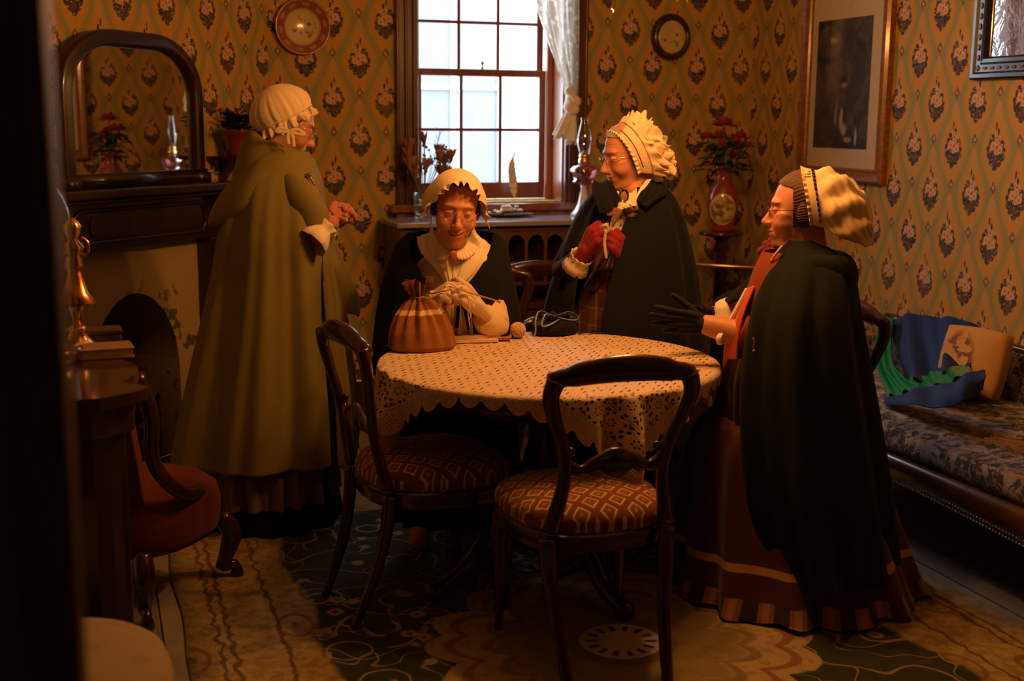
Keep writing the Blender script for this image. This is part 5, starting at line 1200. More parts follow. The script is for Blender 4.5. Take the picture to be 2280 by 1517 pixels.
class Fig:
    """a figure seen from the doorway: sections are given in its own upright frame"""
    def __init__(s, name, label, px, D):
        s.D = D; b = atD(px, 900, D); s.base = np.array([b[0], b[1], 0]); s.root = thing(name, label, 'person', s.base)
        a = math.atan2(b[0], b[1]); s.r = np.array([math.cos(a), -math.sin(a), 0]); s.t = -np.array([math.sin(a), math.cos(a), 0]); s.az = math.degrees(a)
    def p(s, px, py, toward=0): return atD(px, py, s.D-toward)
    def put(s, g, name, mat, smooth=True, **k):
        g.v = [tuple(np.array(v)-s.base) for v in g.v]; return g.build(name, mat, s.root, smooth, **k)
    def shell(s, name, secs, mat, th0=0, th1=360, nu=160, nv=70, fold=0, nf=9, solid=.006, f0=.15, sharp=1.0, ph=0, tw=0, **k):
        """secs: (py, xl, xr, front, back, toward[, z])"""
        S_ = []
        for q in secs:
            py, xl, xr, rf, rb, tw_ = q[:6]
            L = atD(xl, py, s.D); R2 = atD(xr, py, s.D); c = (L+R2)/2; z = (L[2]+R2[2])/2; rx = np.linalg.norm((R2-L)[:2])/2; S_.append([c[0]-s.base[0], c[1]-s.base[1], z if len(q) < 7 else q[6], rx, rf, rb, tw_])
        S_ = np.array(smoothpath(S_, nv))
        g = G(); full = (th1-th0) >= 359.9; V = []
        for j in range(nv):
            v = j/(nv-1)
            for i in range(nu):
                u = i/(nu if full else nu-1); th = math.radians(th0+(th1-th0)*u); x, y, z, rx, rf, rb, tw_ = S_[j]
                w = max(0, (v-f0)/(1-f0)); fo = fold*w*(math.sin(nf*th+ph+tw*v+.8*math.sin(3*th+v*2))+.5*math.sin(nf*1.7*th+ph*2+1.5*v)+.25*math.sin(nf*3.1*th+2+v))
                cs, sn = math.cos(th), math.sin(th); ry = rf if sn > 0 else rb; k_ = 1+fo/max(rx, .05)
                P = np.array([x, y, z])+s.r*cs*rx*k_+s.t*(sn*ry*k_+tw_); V.append(P)
        g.add(V, [(j*nu+i, j*nu+(i+1) % nu, (j+1)*nu+(i+1) % nu, (j+1)*nu+i) for j in range(nv-1) for i in range(nu if full else nu-1)])
        return g.build(name, mat, s.root, True, solid=solid, off=0, **k)
    def patch(s, name, net, mat, **k):   # net rows of (px,py,toward)
        return patch(name, [[s.p(*q)-s.base for q in r] for r in net], mat, s.root, **k)
    def tube(s, name, pts, r, mat, **k):
        g = G(); g.tube(smoothpath([s.p(*q)-s.base for q in pts], max(20, 6*len(pts))), list(np.interp(np.linspace(0, 1, max(20, 6*len(pts))), np.linspace(0, 1, len(r)), r)) if hasattr(r, '__len__') else r, k.pop('seg', 12), flat=k.pop('flat', 1)); return g.build(name, mat, s.root, True, **k)
def hairgeo(headfr, base, scale, fn, off=.006, strands=140, amp=.0015, q={}):
    HV, HF, _ = head_geo(q); m = fn(HV); 
    nrm = HV-np.array([0, -.01, .02]); nrm /= np.linalg.norm(nrm, axis=1, keepdims=True)
    a = np.arctan2(HV[:, 0], HV[:, 2]+.02); HV2 = HV+nrm*(off+amp*np.sin(a*strands/2+3*np.sin(HV[:, 1]*40)))[:, None]
    keep = [f for f in HF if m[f[0]] and m[f[1]] and m[f[2]] and m[f[3]]]
    ids = sorted({i for f in keep for i in f}); mp = {i: k for k, i in enumerate(ids)}
    return xf(HV2[ids]*scale, headfr)-base, [tuple(mp[i] for i in f) for f in keep]
def hair(fig, headfr, scale, mat, fn, **k):
    V, F_ = hairgeo(headfr, fig.base, scale, fn, **k); return new('hair', V, F_, mat, fig.root, True)
def spectacles(fig, headfr, scale, mat, round_=1.0, lens=True, rr=.021):
    o_ = G(); gl = G()
    for s_ in (-1, 1):
        P = [(s_*.031+rr*1.1*math.cos(a), .097+.002*math.sin(a)-.004*abs(math.cos(a)), -.004+rr*.86*round_*math.sin(a)) for a in np.linspace(0, 2*PI, 30)]; o_.tube([xf(np.array([p])*scale, headfr)[0]-fig.base for p in P], .0011*scale, 6, cap=False)
        gl.add([xf(np.array([p])*scale, headfr)[0]-fig.base for p in P[:-1]], [tuple(range(29))])
        o_.tube([xf(np.array([p])*scale, headfr)[0]-fig.base for p in ((s_*.053, .094, .0), (s_*.070, .06, .001), (s_*.080, .0, .002))], .0012*scale, 6)
    o_.tube([xf(np.array([p])*scale, headfr)[0]-fig.base for p in smoothpath([(-.009, .097, .0), (0, .1005, .004), (.009, .097, .0)], 10)], .0011*scale, 6)
    o = o_.build('spectacles', mat, fig.root, True); 
    gl.build('lens', thin_glass('lens_glass', (.98, .98, .98), .04), o)
    return o
def capshell(fig, headfr, scale, name, mat, fn, nu=160, nv=50, closed=False, **k):
    g = G()
    def f(u, v): return xf(np.array([fn(u, v)])*scale, headfr)[0]-fig.base
    g.grid(f, nu, nv, closed); return g.build(name, mat, fig.root, True, solid=k.pop('solid', .0015), off=0, **k)
M_GREYHAIR = simple('grey_hair', (.30, .27, .25), .5, bump=.5, bscale=200, stretch=(1, 8, 1))
M_BROWNHAIR = simple('brown_hair', (.10, .045, .022), .45, bump=.5, bscale=200, stretch=(1, 8, 1))
M_LINEN = fabric('cream_linen', (.88, .66, .42), .85, weave=1200, sheen=.2)
M_WHITE = fabric('white_cotton', (.88, .72, .52), .85, weave=1200, sheen=.2)
M_WIRE = simple('wire_gold', (.80, .62, .35), .2, 1)
FLAT = [(4, 4, 4)]*4
# ------------------------------------------------------------------ 1: the woman in the olive cloak, standing left
A1 = Fig('person', 'woman standing at left in a long olive hooded cloak and cream mob cap, hands clasped', 585, 4.62)
q1 = dict(full=1.0, smile=0, eye=.0032, look=-.001, nose=1.05, wr=1, skin=(.56, .25, .14), scale=1.0)
h1 = frame_of(A1.p(643, 274, 0), A1.az+82, 24, 0)
def wp(px, py, D): return atD(px, py, D)
hc = [(70, 85, 40), (72, 85, 40), (74, 85, 42), (76, 85, 45)]
hv, hf = hand_geo(hc, thumb=(25, -45, 45), side=-1); hvL, hfL = hand_geo(hc, thumb=(25, -45, 45), side=1)
w1r = A1.p(729, 500, .16); f1r = hand_frame(w1r, A1.p(772, 450, .10)-w1r, A1.t*.9+np.array([0, 0, .35])-A1.r*.1)
w1l = A1.p(738, 496, .06); f1l = hand_frame(w1l, A1.p(784, 458, .10)-w1l, -A1.t*.6+np.array([0, 0, .6]))
sh = np.array(h1[1])+np.array([0, 0, -.28])-A1.r*.05
body('body', A1.root, None, q1, h1, [
    ([h1[1]+np.array([0, 0, -.15])-A1.r*.045, sh, A1.base+np.array([0, 0, 1.05])-A1.r*.04, A1.base+np.array([0, 0, .85])], [.055, .10, .11, .13], 1.0),
    ([sh+A1.t*.10, A1.base+A1.t*.12+A1.r*.05+np.array([0, 0, 1.04]), w1r], [.05, .042, .028], 1.0),
    ([sh-A1.t*.10, A1.base-A1.t*.16+A1.r*.06+np.array([0, 0, 1.02]), w1l], [.05, .042, .028], 1.0),
    ([A1.base+A1.t*.08+np.array([0, 0, .85]), A1.base+A1.t*.08+np.array([0, 0, .45]), A1.base+A1.t*.08+np.array([0, 0, .06]), A1.base+A1.t*.08+A1.r*.1+np.array([0, 0, .045])], [.08, .06, .04, .035], 1.0),
    ([A1.base-A1.t*.08+np.array([0, 0, .85]), A1.base-A1.t*.08+np.array([0, 0, .45]), A1.base-A1.t*.08+np.array([0, 0, .06]), A1.base-A1.t*.08+A1.r*.1+np.array([0, 0, .045])], [.08, .06, .04, .035], 1.0)],
    [(hv, hf, f1r), (hvL, hfL, f1l)], A1.base)
t = NT('pink_mitt'); n = t.noise(t.coord(), 45, 3); c = t.mix(t.ramp(n, .55, .62), (.52, .20, .13), (.14, .05, .035)); MMITT = t.done(c, .9, 0, .2, None, .2)
for (fr, sd) in ((f1r, -1), (f1l, 1)):
    gv, gf_ = hand_geo(hc, thumb=(25, -45, 45), side=sd, infl=.0036, nf=1, thumbseg=0, wristlen=.06); new('fingerless_glove', xf(gv, fr)-A1.base, gf_, MMITT, A1.root)
hair(A1, h1, 1.0, M_GREYHAIR, lambda V: ((V[:, 2] > .02)&(V[:, 1] < .075-.4*np.clip(.10-V[:, 2], 0, 1)))|((V[:, 1] < .0)&(V[:, 2] > -.06)), q=q1, off=.001, amp=.0008)
spectacles(A1, h1, 1.0, M_WIRE)
M_OLIVE = fabric('olive_wool', (.22, .18, .050), .95, weave=700, sheen=.06, var=.08)
A1.shell('cloak', [(338, 560, 685, .07, .08, 0), (365, 540, 702, .12, .12, .0), (400, 518, 712, .17, .16, .0), (450, 502, 718, .20, .19, .01), (520, 488, 724, .225, .21, .01), (610, 474, 735, .24, .22, 0), (710, 452, 750, .26, .24, 0), (810, 428, 764, .28, .26, 0), (910, 404, 776, .30, .28, 0), (1008, 384, 782, .31, .30, 0)], M_OLIVE, 0, 360, nu=260, nv=90, fold=.022, nf=7, solid=.008, f0=.12, ph=.6, tw=1.2)
# the front fall and the far side thrown over her arm
A1.patch('cloak_wing', [[(700, 400, .02), (712, 440, .0), (716, 500, -.02)], [(716, 500, .0), (745, 560, -.04), (765, 590, -.08)], [(728, 600, .06), (765, 640, .0), (802, 662, -.06)], [(735, 690, .10), (770, 695, .03), (800, 705, -.03)]], M_OLIVE, am=.006, fr=2, solid=.008)
A1.patch('cloak_front', [[(716, 500, .10), (726, 545, .08), (745, 590, .04)], [(722, 600, .14), (744, 650, .12), (768, 690, .06)], [(735, 760, .2), (765, 790, .16), (784, 820, .08)], [(752, 900, .24), (780, 930, .2), (796, 930, .1)], [(757, 1040, .26), (778, 1050, .22), (786, 1040, .12)]], M_OLIVE, am=.008, fr=1.5, solid=.008)
A1.tube('sleeve_fold', [(640, 395, .13), (668, 440, .16), (700, 495, .15), (718, 518, .14)], [.03, .06, .055, .032], M_OLIVE, flat=1.2, seg=20)
# hood lying on her back
g = G(); R_ = []
for a in np.linspace(-2.7, 2.7, 48):
    w = (1+math.cos(a))/2; c_ = A1.p(618, 345, 0)+A1.r*(.075-.225*w**1.2)+A1.t*math.sin(a)*(.105+.035*w)+np.array([0, 0, -.012-.125*w**1.6])
    out = (-A1.r*math.cos(a)+A1.t*math.sin(a)); up_ = np.array([0, 0, 1.]); rr_ = .020+.030*w; rz_ = .028+.095*w
    R_.append([c_+out*rr_*math.cos(b)*(1+.12*math.sin(3*a+b))+(up_+out*(-.75)*w)*rz_*math.sin(b)+out*.006*math.sin(a*7)*w for b in np.linspace(0, 2*PI, 26, endpoint=False)])
g.rings(R_); A1.put(g, 'hood', M_OLIVE)
nk = A1.p(612, 338, 0)
def ncol(u, v):
    a = 2*PI*u; ca, sa = math.cos(a), math.sin(a); r = .082+.055*v; return nk+A1.r*(ca*r*(1.0)+.0-.012*v)+A1.t*sa*r*.95+np.array([0, 0, (.030-.042*ca)*(1-v**2)-.085*v**1.5+.006*math.sin(a*5+1)*(1-v)])
g = G(); g.grid(ncol, 90, 16, True); A1.put(g, 'hood_collar', M_OLIVE, solid=.008)
g = G(); g.tube(smoothpath([A1.p(683, 385, .13), A1.p(694, 400, .13), A1.p(700, 412, .13)], 10), .004, 8); g.ball(A1.p(689, 390, .14), (.010, .010, .006)); A1.put(g, 'clasp', simple('pewter', (.25, .2, .12), .4, .8))
A1.patch('blouse_front', [[(660, 365, .05), (690, 372, -.03), (694, 380, -.08)], [(690, 420, .05), (712, 440, -.02), (716, 450, -.08)], [(700, 520, .08), (728, 540, .0), (730, 550, -.08)]], fabric('grey_gown', (.22, .15, .08)), am=.003, fr=2)
for (w, cxs) in ((f1r, 1), (f1l, 2)):
    R_ = []; g = G(); y = w[0][:, 1]; x = w[0][:, 0]; z = w[0][:, 2]
    for k, (l, r) in enumerate(((-.10, .060), (-.07, .052), (-.045, .040), (-.030, .034), (-.018, .042), (-.010, .046))):
        R_.append([w[1]+y*l+(x*math.cos(b)+z*math.sin(b))*r*(1+(.10 if k > 3 else .04)*math.sin(b*9+k)) for b in np.linspace(0, 2*PI, 60, endpoint=False)])
    g.rings(R_, cap=False); A1.put(g, 'cuff', M_WHITE, solid=.002)
# gown below the cloak
A1.shell('petticoat', [(560, 520, 700, .18, .18, 0), (800, 455, 745, .24, .22, 0), (1000, 432, 745, .27, .26, 0), (1090, 430, 748, .28, .27, 0)], fabric('tan_petticoat', (.20, .11, .055)), 0, 360, nu=260, nv=50, fold=.020, nf=19, solid=.004, f0=.3)
A1.shell('skirt', [(900, 455, 735, .22, .22, 0), (1060, 440, 745, .25, .25, 0), (1127, 440, 757, .27, .26, 0, .014)], fabric('black_skirt', (.006, .006, .006), sheen=.0), 0, 360, nu=160, nv=16, fold=.012, nf=13, solid=.004)
# mob cap
def mob(u, v):      # v 0 at the crown pole .. 1 rim ; axis up and back
    a = 2*PI*u; th = v*1.66; ca = math.cos(a); sa = math.sin(a)      # a=0 towards face
    gat = 1+(.020*math.sin(a*17)+.012*math.sin(a*29+1))*max(0, (v-.35)/.65)
    R0 = .124*(1+.10*math.sin(th)*(-ca*.6))*(1-.20*max(0, (v-.72)/.28)**1.5)*gat
    d = np.array([sa*math.sin(th)*.80, ca*math.sin(th)*1.0, math.cos(th)*.98])
    t_ = math.radians(50); d = np.array([d[0], d[1]*math.cos(t_)-d[2]*math.sin(t_)*1.0, d[1]*math.sin(t_)+d[2]*math.cos(t_)])
    return np.array([0, -.018, .014])+d*R0
capshell(A1, h1, 1.0, 'mob_cap', M_LINEN, mob, 240, 50, True)
def mobfrill(u, v):
    a = 2*PI*u; p = mob(u, 1.0); q = mob(u, .93); d = (p-q); d /= np.linalg.norm(d); n = p-np.array([0, -.02, .02]); n /= np.linalg.norm(n)
    return q+d*(.006+.034*v*(1+.25*math.sin(a*13+1)))+n*(.004+v*(.014+.014*math.sin(a*17+1.5*math.sin(a*5))+.008*math.sin(a*31+2)))
capshell(A1, h1, 1.0, 'frill', M_LINEN, mobfrill, 300, 8, True)
g = G()
def band(u): return xf(np.array([mob(u, .93)*1.02+np.array([0, .02, -.02])*.0]), h1)[0]
g.tube([band(u)+0*A1.t for u in np.linspace(0, 1, 60)], .0045, 8, cap=False, flat=.5)
bw = A1.p(644, 292, .145)
for P in ([(0, 0), (-.03, .012), (-.045, -.002), (0, -.002)], [(0, 0), (.03, .006), (.05, -.012), (.002, -.004)], [(0, 0), (-.006, -.02), (-.004, -.045)], [(0, 0), (.012, -.02), (.014, -.055)]):
    g.tube(smoothpath([bw+A1.r*x+np.array([0, 0, z])+A1.t*.004 for x, z in P], 14), .006, 8, flat=.25, upv=A1.t)
A1.put(g, 'ribbon_bow', M_LINEN)

# ------------------------------------------------------------------ 2: the knitter seated behind the table
A2 = Fig('person', 'seated woman in round spectacles and cream bonnet knitting behind the table, black knitted shawl', 1010, 4.42)
q2 = dict(full=1.14, smile=1.2, open=.9, eye=.0025, look=-.0008, wr=.4, skin=(.62, .26, .14), jaw=1.06)
h2 = frame_of(A2.p(1015, 462, .16), A2.az+180-6, 12, -6)
up = np.array([0, 0, 1.])
curlP = [(35, 60, 35), (55, 70, 40), (65, 80, 45), (70, 80, 45)]
w2r = A2.p(958, 668, .23); f2r = hand_frame(w2r, A2.p(1005, 640, .30)-w2r, up*.8+A2.t*.6)       # her right hand, image left
w2l = A2.p(1062, 682, .23); f2l = hand_frame(w2l, A2.p(1022, 640, .30)-w2l, up*.55+A2.t*.8)
a_, b_ = hand_geo(curlP, thumb=(5, -30, 20), side=-1); c_2, d_2 = hand_geo(curlP, thumb=(5, -30, 20), side=1)
sh2 = h2[1]+np.array([0, 0, -.235])-A2.t*.10
hip = A2.base+np.array([0, 0, .52])-A2.t*.08
body('body', A2.root, None, q2, h2, [
    ([h2[1]+np.array([0, 0, -.15])-A2.t*.05, sh2, sh2*.5+hip*.5, hip], [.055, .085, .10, .13], 1.0),
    ([sh2-A2.r*.11, A2.p(912, 712, .04), w2r], [.036, .036, .026], 1.0), ([sh2+A2.r*.11, A2.p(1098, 722, .12), w2l], [.036, .036, .026], 1.0),
    ([hip-A2.r*.1, hip-A2.r*.12+A2.t*.20+up*.02, A2.base-A2.r*.12+A2.t*.20+up*.08, A2.base-A2.r*.12+A2.t*.28+up*.05], [.085, .07, .04, .035], 1.0), ([hip+A2.r*.1, hip+A2.r*.12+A2.t*.20+up*.02, A2.base+A2.r*.12+A2.t*.20+up*.08, A2.base+A2.r*.12+A2.t*.28+up*.05], [.085, .07, .04, .035], 1.0)],
    [(a_, b_, f2r), (c_2, d_2, f2l)], A2.base)
M_CREAMKNIT = fabric('cream_knit', (.72, .58, .40), .95, weave=400, bump=.6)
for (fr, sd) in ((f2r, -1), (f2l, 1)):
    gv, gf_ = hand_geo(curlP, thumb=(5, -30, 20), side=sd, infl=.0022, nf=1, thumbseg=0, wristlen=.075); new('fingerless_glove', xf(gv, fr)-A2.base, gf_, M_CREAMKNIT, A2.root)
hair(A2, h2, 1.0, M_BROWNHAIR, lambda V: ((V[:, 2] > .085-.55*np.clip(np.abs(V[:, 0])-.035, 0, 1)*0)&(V[:, 1] > .022)&(V[:, 2]-.4*V[:, 1] > .055))|((V[:, 1] < .018)&(V[:, 2] > -.05)&(V[:, 2] < .04)), q=q2, off=.005, amp=.001)
spectacles(A2, h2, 1.0, M_WIRE)
M_BLACKKNIT = fabric('black_knit', (.006, .006, .008), .95, weave=300, sheen=.02, bump=.6)
M_BLOUSE = fabric('cream_blouse', (.80, .62, .40), .9, weave=900)
# blouse body
A2.shell('blouse', [(560, 975, 1050, .06, .06, .04), (572, 945, 1085, .09, .09, .02), (600, 925, 1110, .125, .11, .01), (660, 912, 1120, .16, .12, .0), (740, 905, 1120, .17, .14, .0), (800, 905, 1120, .17, .15, 0)], M_BLOUSE, nu=160, nv=50, fold=.003, nf=16, solid=.003)
# shawl: open V in front
def shawl():
    secs = [(520, 915, 1105, .02, .14, -.02, None), (545, 884, 1122, .11, .17, -.01, None), (590, 866, 1132, .17, .19, 0, None), (650, 848, 1145, .17, .20, 0, None), (740, 836, 1160, .17, .22, 0, None), (830, 832, 1172, .17, .23, 0, None)]
    S_ = []
    for (py, xl, xr, rf, rb, tw_, _) in secs:
        L = atD(xl, py, A2.D); R2 = atD(xr, py, A2.D); c = (L+R2)/2; S_.append([c[0]-A2.base[0], c[1]-A2.base[1], c[2], np.linalg.norm((R2-L)[:2])/2, rf, rb, tw_])
    nv, nu = 60, 160; S_ = smoothpath(S_, nv); g = G(); V = []
    for j in range(nv):
        v = j/(nv-1); half = math.radians(fit(v, [0, .15, .35, .52, .62, 1], [66, 52, 32, 14, 12, 22]))
        for i in range(nu):
            u = i/(nu-1); th = PI/2+half+(2*PI-2*half)*u; x, y, z, rx, rf, rb, tw_ = S_[j]; cs, sn = math.cos(th), math.sin(th); ry = rf if sn > 0 else rb
            fo = 1+.02*v*math.sin(th*11)+.012*math.sin(th*5+v*4); sag = .030*(1-abs(sn))**2*0
            V.append(np.array([x, y, z])+A2.r*cs*rx*fo+A2.t*(sn*ry*fo+tw_)+up*(-.02*max(0, sn)*(1-v)))
    g.add(V, [(j*nu+i, j*nu+i+1, (j+1)*nu+i+1, (j+1)*nu+i) for j in range(nv-1) for i in range(nu-1)])
    return g.build('shawl', M_BLACKKNIT, A2.root, True, solid=.012, off=0)
shawl()
# white yoke over the chest, showing in the V of the shawl
A2.patch('yoke', [[(928, 528, .02), (975, 515, .06), (1015, 520, .07), (1060, 525, .06), (1118, 566, .0)], [(936, 560, .10), (975, 560, .14), (1012, 570, .155), (1055, 565, .14), (1112, 588, .08)], [(970, 600, .15), (990, 605, .17), (1010, 610, .175), (1040, 608, .17), (1078, 608, .13)], [(998, 636, .17), (1003, 640, .18), (1010, 642, .185), (1020, 640, .18), (1035, 634, .165)]], M_WHITE, am=.0015, fr=7, solid=.003)
# collar halves with scalloped lace edge
for sx in (-1, 1):
    cx_ = 1008
    A2.patch('collar', [[(cx_+sx*2, 560, .185), (cx_+sx*20, 548, .165), (cx_+sx*38, 525, .12), (cx_+sx*46, 505, .05)], [(cx_+sx*10, 572, .195), (cx_+sx*26, 568, .18), (cx_+sx*44, 548, .14), (cx_+sx*54, 520, .07)], [(cx_+sx*12, 578, .195), (cx_+sx*30, 577, .18), (cx_+sx*52, 560, .14), (cx_+sx*64, 530, .07)]], M_WHITE, am=lambda u, v: .0025*v, fr=9, solid=.002, nu=70, nv=20)
g = G(); c0 = A2.p(1009, 569, .212); g.ball(c0, (.014, .008, .018), 20, 12, rot=np.stack([A2.r, A2.t, up], 1)); A2.put(g, 'brooch', simple('cameo', (.40, .13, .07), .3, coat=.5))
# bonnet: narrow brim with frill, down over the ears
def bon(u, v):
    a = -2.05+4.10*u; ca, sa = math.cos(a), math.sin(a); drop = max(0, abs(a)-1.1)
    R_ = np.array([sa*(.080+.004*v+.030*drop*(1-v*.4)), .0, ca*(.094+.004*v)+.020])
    y_ = .052-.20*v+.020*math.cos(a)*(1-v)-.05*drop
    puff = math.sin(v*PI)*.022
    k = (1-.9*v**3); return np.array([R_[0]*k+math.copysign(puff, sa)*abs(sa), y_, (R_[2]-.02)*k+.02+puff*ca])
capshell(A2, h2, 1.0, 'bonnet', M_LINEN, bon, 120, 30)
def bonf(u, v):
    a = -2.05+4.10*u; p = bon(u, 0); rad = np.array([math.sin(a), 0, math.cos(a)]); dr = max(0, abs(a)-1.25)
    return p+np.array([0, .020*v, 0])+rad*(v*(-.006+.008*math.sin(a*17+1.4*math.sin(a*7)))+.040*dr*v)+np.array([0, .006*v*math.cos(a*23), -.030*dr*v])
capshell(A2, h2, 1.0, 'frill', M_LINEN, bonf, 260, 8)
A2.tube('bonnet_ribbon', [(962, 470, .17), (960, 490, .18), (958, 510, .17)], .004, M_LINEN, flat=.3)
# sleeves
for (sx, e, w) in ((-1, A2.p(912, 712, .04), w2r), (1, A2.p(1098, 722, .12), w2l)):
    g = G(); P = smoothpath([sh2+A2.r*sx*.11+up*-.03, e, e*.4+w*.6+up*-.005], 24); g.tube(P, list(np.interp(np.linspace(0, 1, 24), [0, .5, .8, 1], [.050, .058, .052, .042])), 18); A2.put(g, 'sleeve', M_BLOUSE)
A2.patch('apron_front', [[(975, 640, .14), (1008, 640, .16), (1050, 640, .14)], [(970, 700, .16), (1006, 700, .18), (1055, 700, .16)], [(965, 790, .18), (1006, 790, .2), (1060, 790, .18)]], fabric('cream_apron', (.50, .38, .18)), am=.012, fr=4, solid=.003)
A2.patch('ribbon', [[(1016, 650, .20), (1020, 650, .20)], [(1018, 680, .21), (1024, 680, .21)], [(1014, 730, .225), (1020, 730, .225)]], fabric('black_ribbon', (.006, .006, .006), sheen=.0), am=.001, fr=1, nu=6, nv=24)
A2.patch('skirt', [[(905, 800, .18), (1010, 800, .30), (1120, 800, .18)], [(885, 850, .30), (1010, 860, .42), (1135, 850, .30)], [(875, 950, .34), (1010, 960, .48), (1150, 950, .34)], [(865, 1100, .34), (1010, 1110, .50), (1165, 1100, .34)], [(858, 1160, .34), (1010, 1183, .50), (1172, 1160, .34)]], fabric('black_skirt', (.006, .006, .006), sheen=.0), am=lambda u, v: .004+.02*v+0*u, fr=7, solid=.006, nu=160, nv=60)
# needles and knitting
for k, (a, b) in enumerate((((1000, 638, .33), (1112, 672, .25)), ((1030, 640, .33), (930, 660, .28)))):
    nd = thing('knitting_needle', ['wooden knitting needle with a knob pointing right in the knitter\'s left hand', 'wooden knitting needle pointing left through the knitter\'s right hand'][k], 'knitting needle', A2.p(*a)); pa_ = np.array(nd.location)
    g = G(); g.tube([(0, 0, 0), A2.p(*b)-pa_], .0026, 8); g.ball(A2.p(*b)-pa_, .006, 10, 8); g.build('needle', simple('needle_wood', (.50, .26, .11), .4), nd, True)
kn = thing('knitting', 'small cream piece of knitting with a trailing yarn between the knitter\'s hands', 'knitting', A2.p(1012, 642, .34)); pk_ = A2.p(1012, 642, .34)
g = G(); g.grid(lambda u, v: A2.p(1004+18*u, 640+14*v+3*math.sin(u*6), .343+.004*math.sin(v*5))-pk_, 12, 10); g.build('fabric', M_CREAMKNIT, kn, True, solid=.003)
g = G(); g.tube(smoothpath([A2.p(1040, 650, .34)-pk_, A2.p(1044, 680, .34)-pk_, A2.p(1042, 700, .34)-pk_, A2.p(1046, 726, .34)-pk_], 20), .0016, 6); g.tube(smoothpath([A2.p(1044, 690, .34)-pk_, A2.p(1048, 705, .34)-pk_, A2.p(1043, 712, .34)-pk_], 10), .0016, 6); g.build('yarn_tail', M_CREAMKNIT, kn, True)

# ------------------------------------------------------------------ 3: standing woman in a black cape, right of the table
A3 = Fig('person', 'standing woman in a frilled lace bonnet and black cape holding knitting in red mitts', 1392, 4.72)
q3 = dict(full=1.12, smile=.5, eye=.0027, look=-.001, nose=.98, wr=1, skin=(.55, .235, .13), jaw=1.05)
h3 = frame_of(A3.p(1397, 343, .06), A3.az-90-24, 14, 0)
cu3 = [(55, 75, 40), (60, 80, 45), (65, 82, 45), (68, 84, 45)]
w3r = A3.p(1302, 560, .22); f3r = hand_frame(w3r, A3.p(1330, 512, .27)-w3r, A3.t*.8-A3.r*.55+up*.2)
w3l = A3.p(1398, 580, .22); f3l = hand_frame(w3l, A3.p(1362, 514, .27)-w3l, A3.t*.9+A3.r*.35+up*.3)
a_, b_ = hand_geo(cu3, thumb=(10, -35, 25), side=-1); c_2, d_2 = hand_geo(cu3, thumb=(10, -35, 25), side=1)
sh3 = h3[1]+np.array([0, 0, -.225])+A3.r*.02-A3.t*.03
hip3 = A3.base+up*.80
body('body', A3.root, None, q3, h3, [
    ([h3[1]+np.array([0, 0, -.14])+A3.r*.03, sh3, sh3*.5+hip3*.5, hip3], [.06, .12, .14, .15], 1.0),
    ([sh3-A3.r*.14-A3.t*.03, A3.p(1262, 600, .05), w3r], [.055, .045, .028], 1.0), ([sh3+A3.r*.12, A3.p(1468, 600, .1), w3l], [.055, .045, .028], 1.0),
    ([hip3-A3.r*.09, A3.base-A3.r*.09+up*.45, A3.base-A3.r*.09+up*.06, A3.base-A3.r*.12+A3.t*.08+up*.045], [.09, .06, .04, .035], 1.0), ([hip3+A3.r*.09, A3.base+A3.r*.09+up*.45, A3.base+A3.r*.09+up*.06, A3.base+A3.r*.06+A3.t*.09+up*.045], [.09, .06, .04, .035], 1.0)],
    [(a_, b_, f3r), (c_2, d_2, f3l)], A3.base)
M_REDMITT = fabric('crimson_mitt', (.24, .014, .022), .9, sheen=.15, weave=400)
for (fr, sd) in ((f3r, -1), (f3l, 1)):
    gv, gf_ = hand_geo(cu3, thumb=(10, -35, 25), side=sd, infl=.004, nf=1, thumbseg=0, wristlen=.06); new('mitt', xf(gv, fr)-A3.base, gf_, M_REDMITT, A3.root)
hair(A3, h3, 1.0, M_GREYHAIR, lambda V: ((V[:, 2]-.35*V[:, 1] > .055)&(V[:, 1] > .028))|((V[:, 1] < .02)&(V[:, 2] > -.04)&(V[:, 2] < .03)), q=q3, off=.004)
spectacles(A3, h3, 1.0, M_WIRE, .7)
M_BLACKWOOL = fabric('black_wool', (.0065, .0075, .010), .95, weave=500, sheen=.02)
A3.shell('dress_bodice', [(428, 1370, 1415, .05, .05, .04), (445, 1345, 1450, .08, .08, .03), (490, 1335, 1455, .12, .12, .02), (560, 1328, 1445, .13, .13, .0), (600, 1330, 1440, .13, .13, .0)], fabric('maroon_jacket', (.045, .010, .010), sheen=.02), nu=120, nv=40, solid=.003)
def capef(secs, opn, mat, name, fold=.016, nf=8, ph=0, fig=None, cdeg=90, solid=.008):
    """open-fronted cape; opn(v) -> (left half angle, right half angle) about cdeg"""
    S_ = []
    for (py, xl, xr, rf, rb, tw_) in secs:
        L = atD(xl, py, fig.D); R2 = atD(xr, py, fig.D); c = (L+R2)/2; S_.append([c[0]-fig.base[0], c[1]-fig.base[1], c[2], np.linalg.norm((R2-L)[:2])/2, rf, rb, tw_])
    nv, nu = 90, 240; S_ = smoothpath(S_, nv); g = G(); V = []
    for j in range(nv):
        v = j/(nv-1); la, ra = opn(v)
        for i in range(nu):
            u = i/(nu-1); th = math.radians(cdeg+la)+math.radians(360-la-ra)*u; x, y, z, rx, rf, rb, tw_ = S_[j]; cs, sn = math.cos(th), math.sin(th); ry = rf if sn > 0 else rb
            w = max(0, v-.1); fo = 1+fold/max(rx, .08)*w*(math.sin(th*nf+ph+v)+.5*math.sin(th*nf*1.8+1))
            V.append(np.array([x, y, z])+fig.r*cs*rx*fo+fig.t*(sn*ry*fo+tw_))
    g.add(V, [(j*nu+i, j*nu+i+1, (j+1)*nu+i+1, (j+1)*nu+i) for j in range(nv-1) for i in range(nu-1)])
    return g.build(name, mat, fig.root, True, solid=solid, off=0)
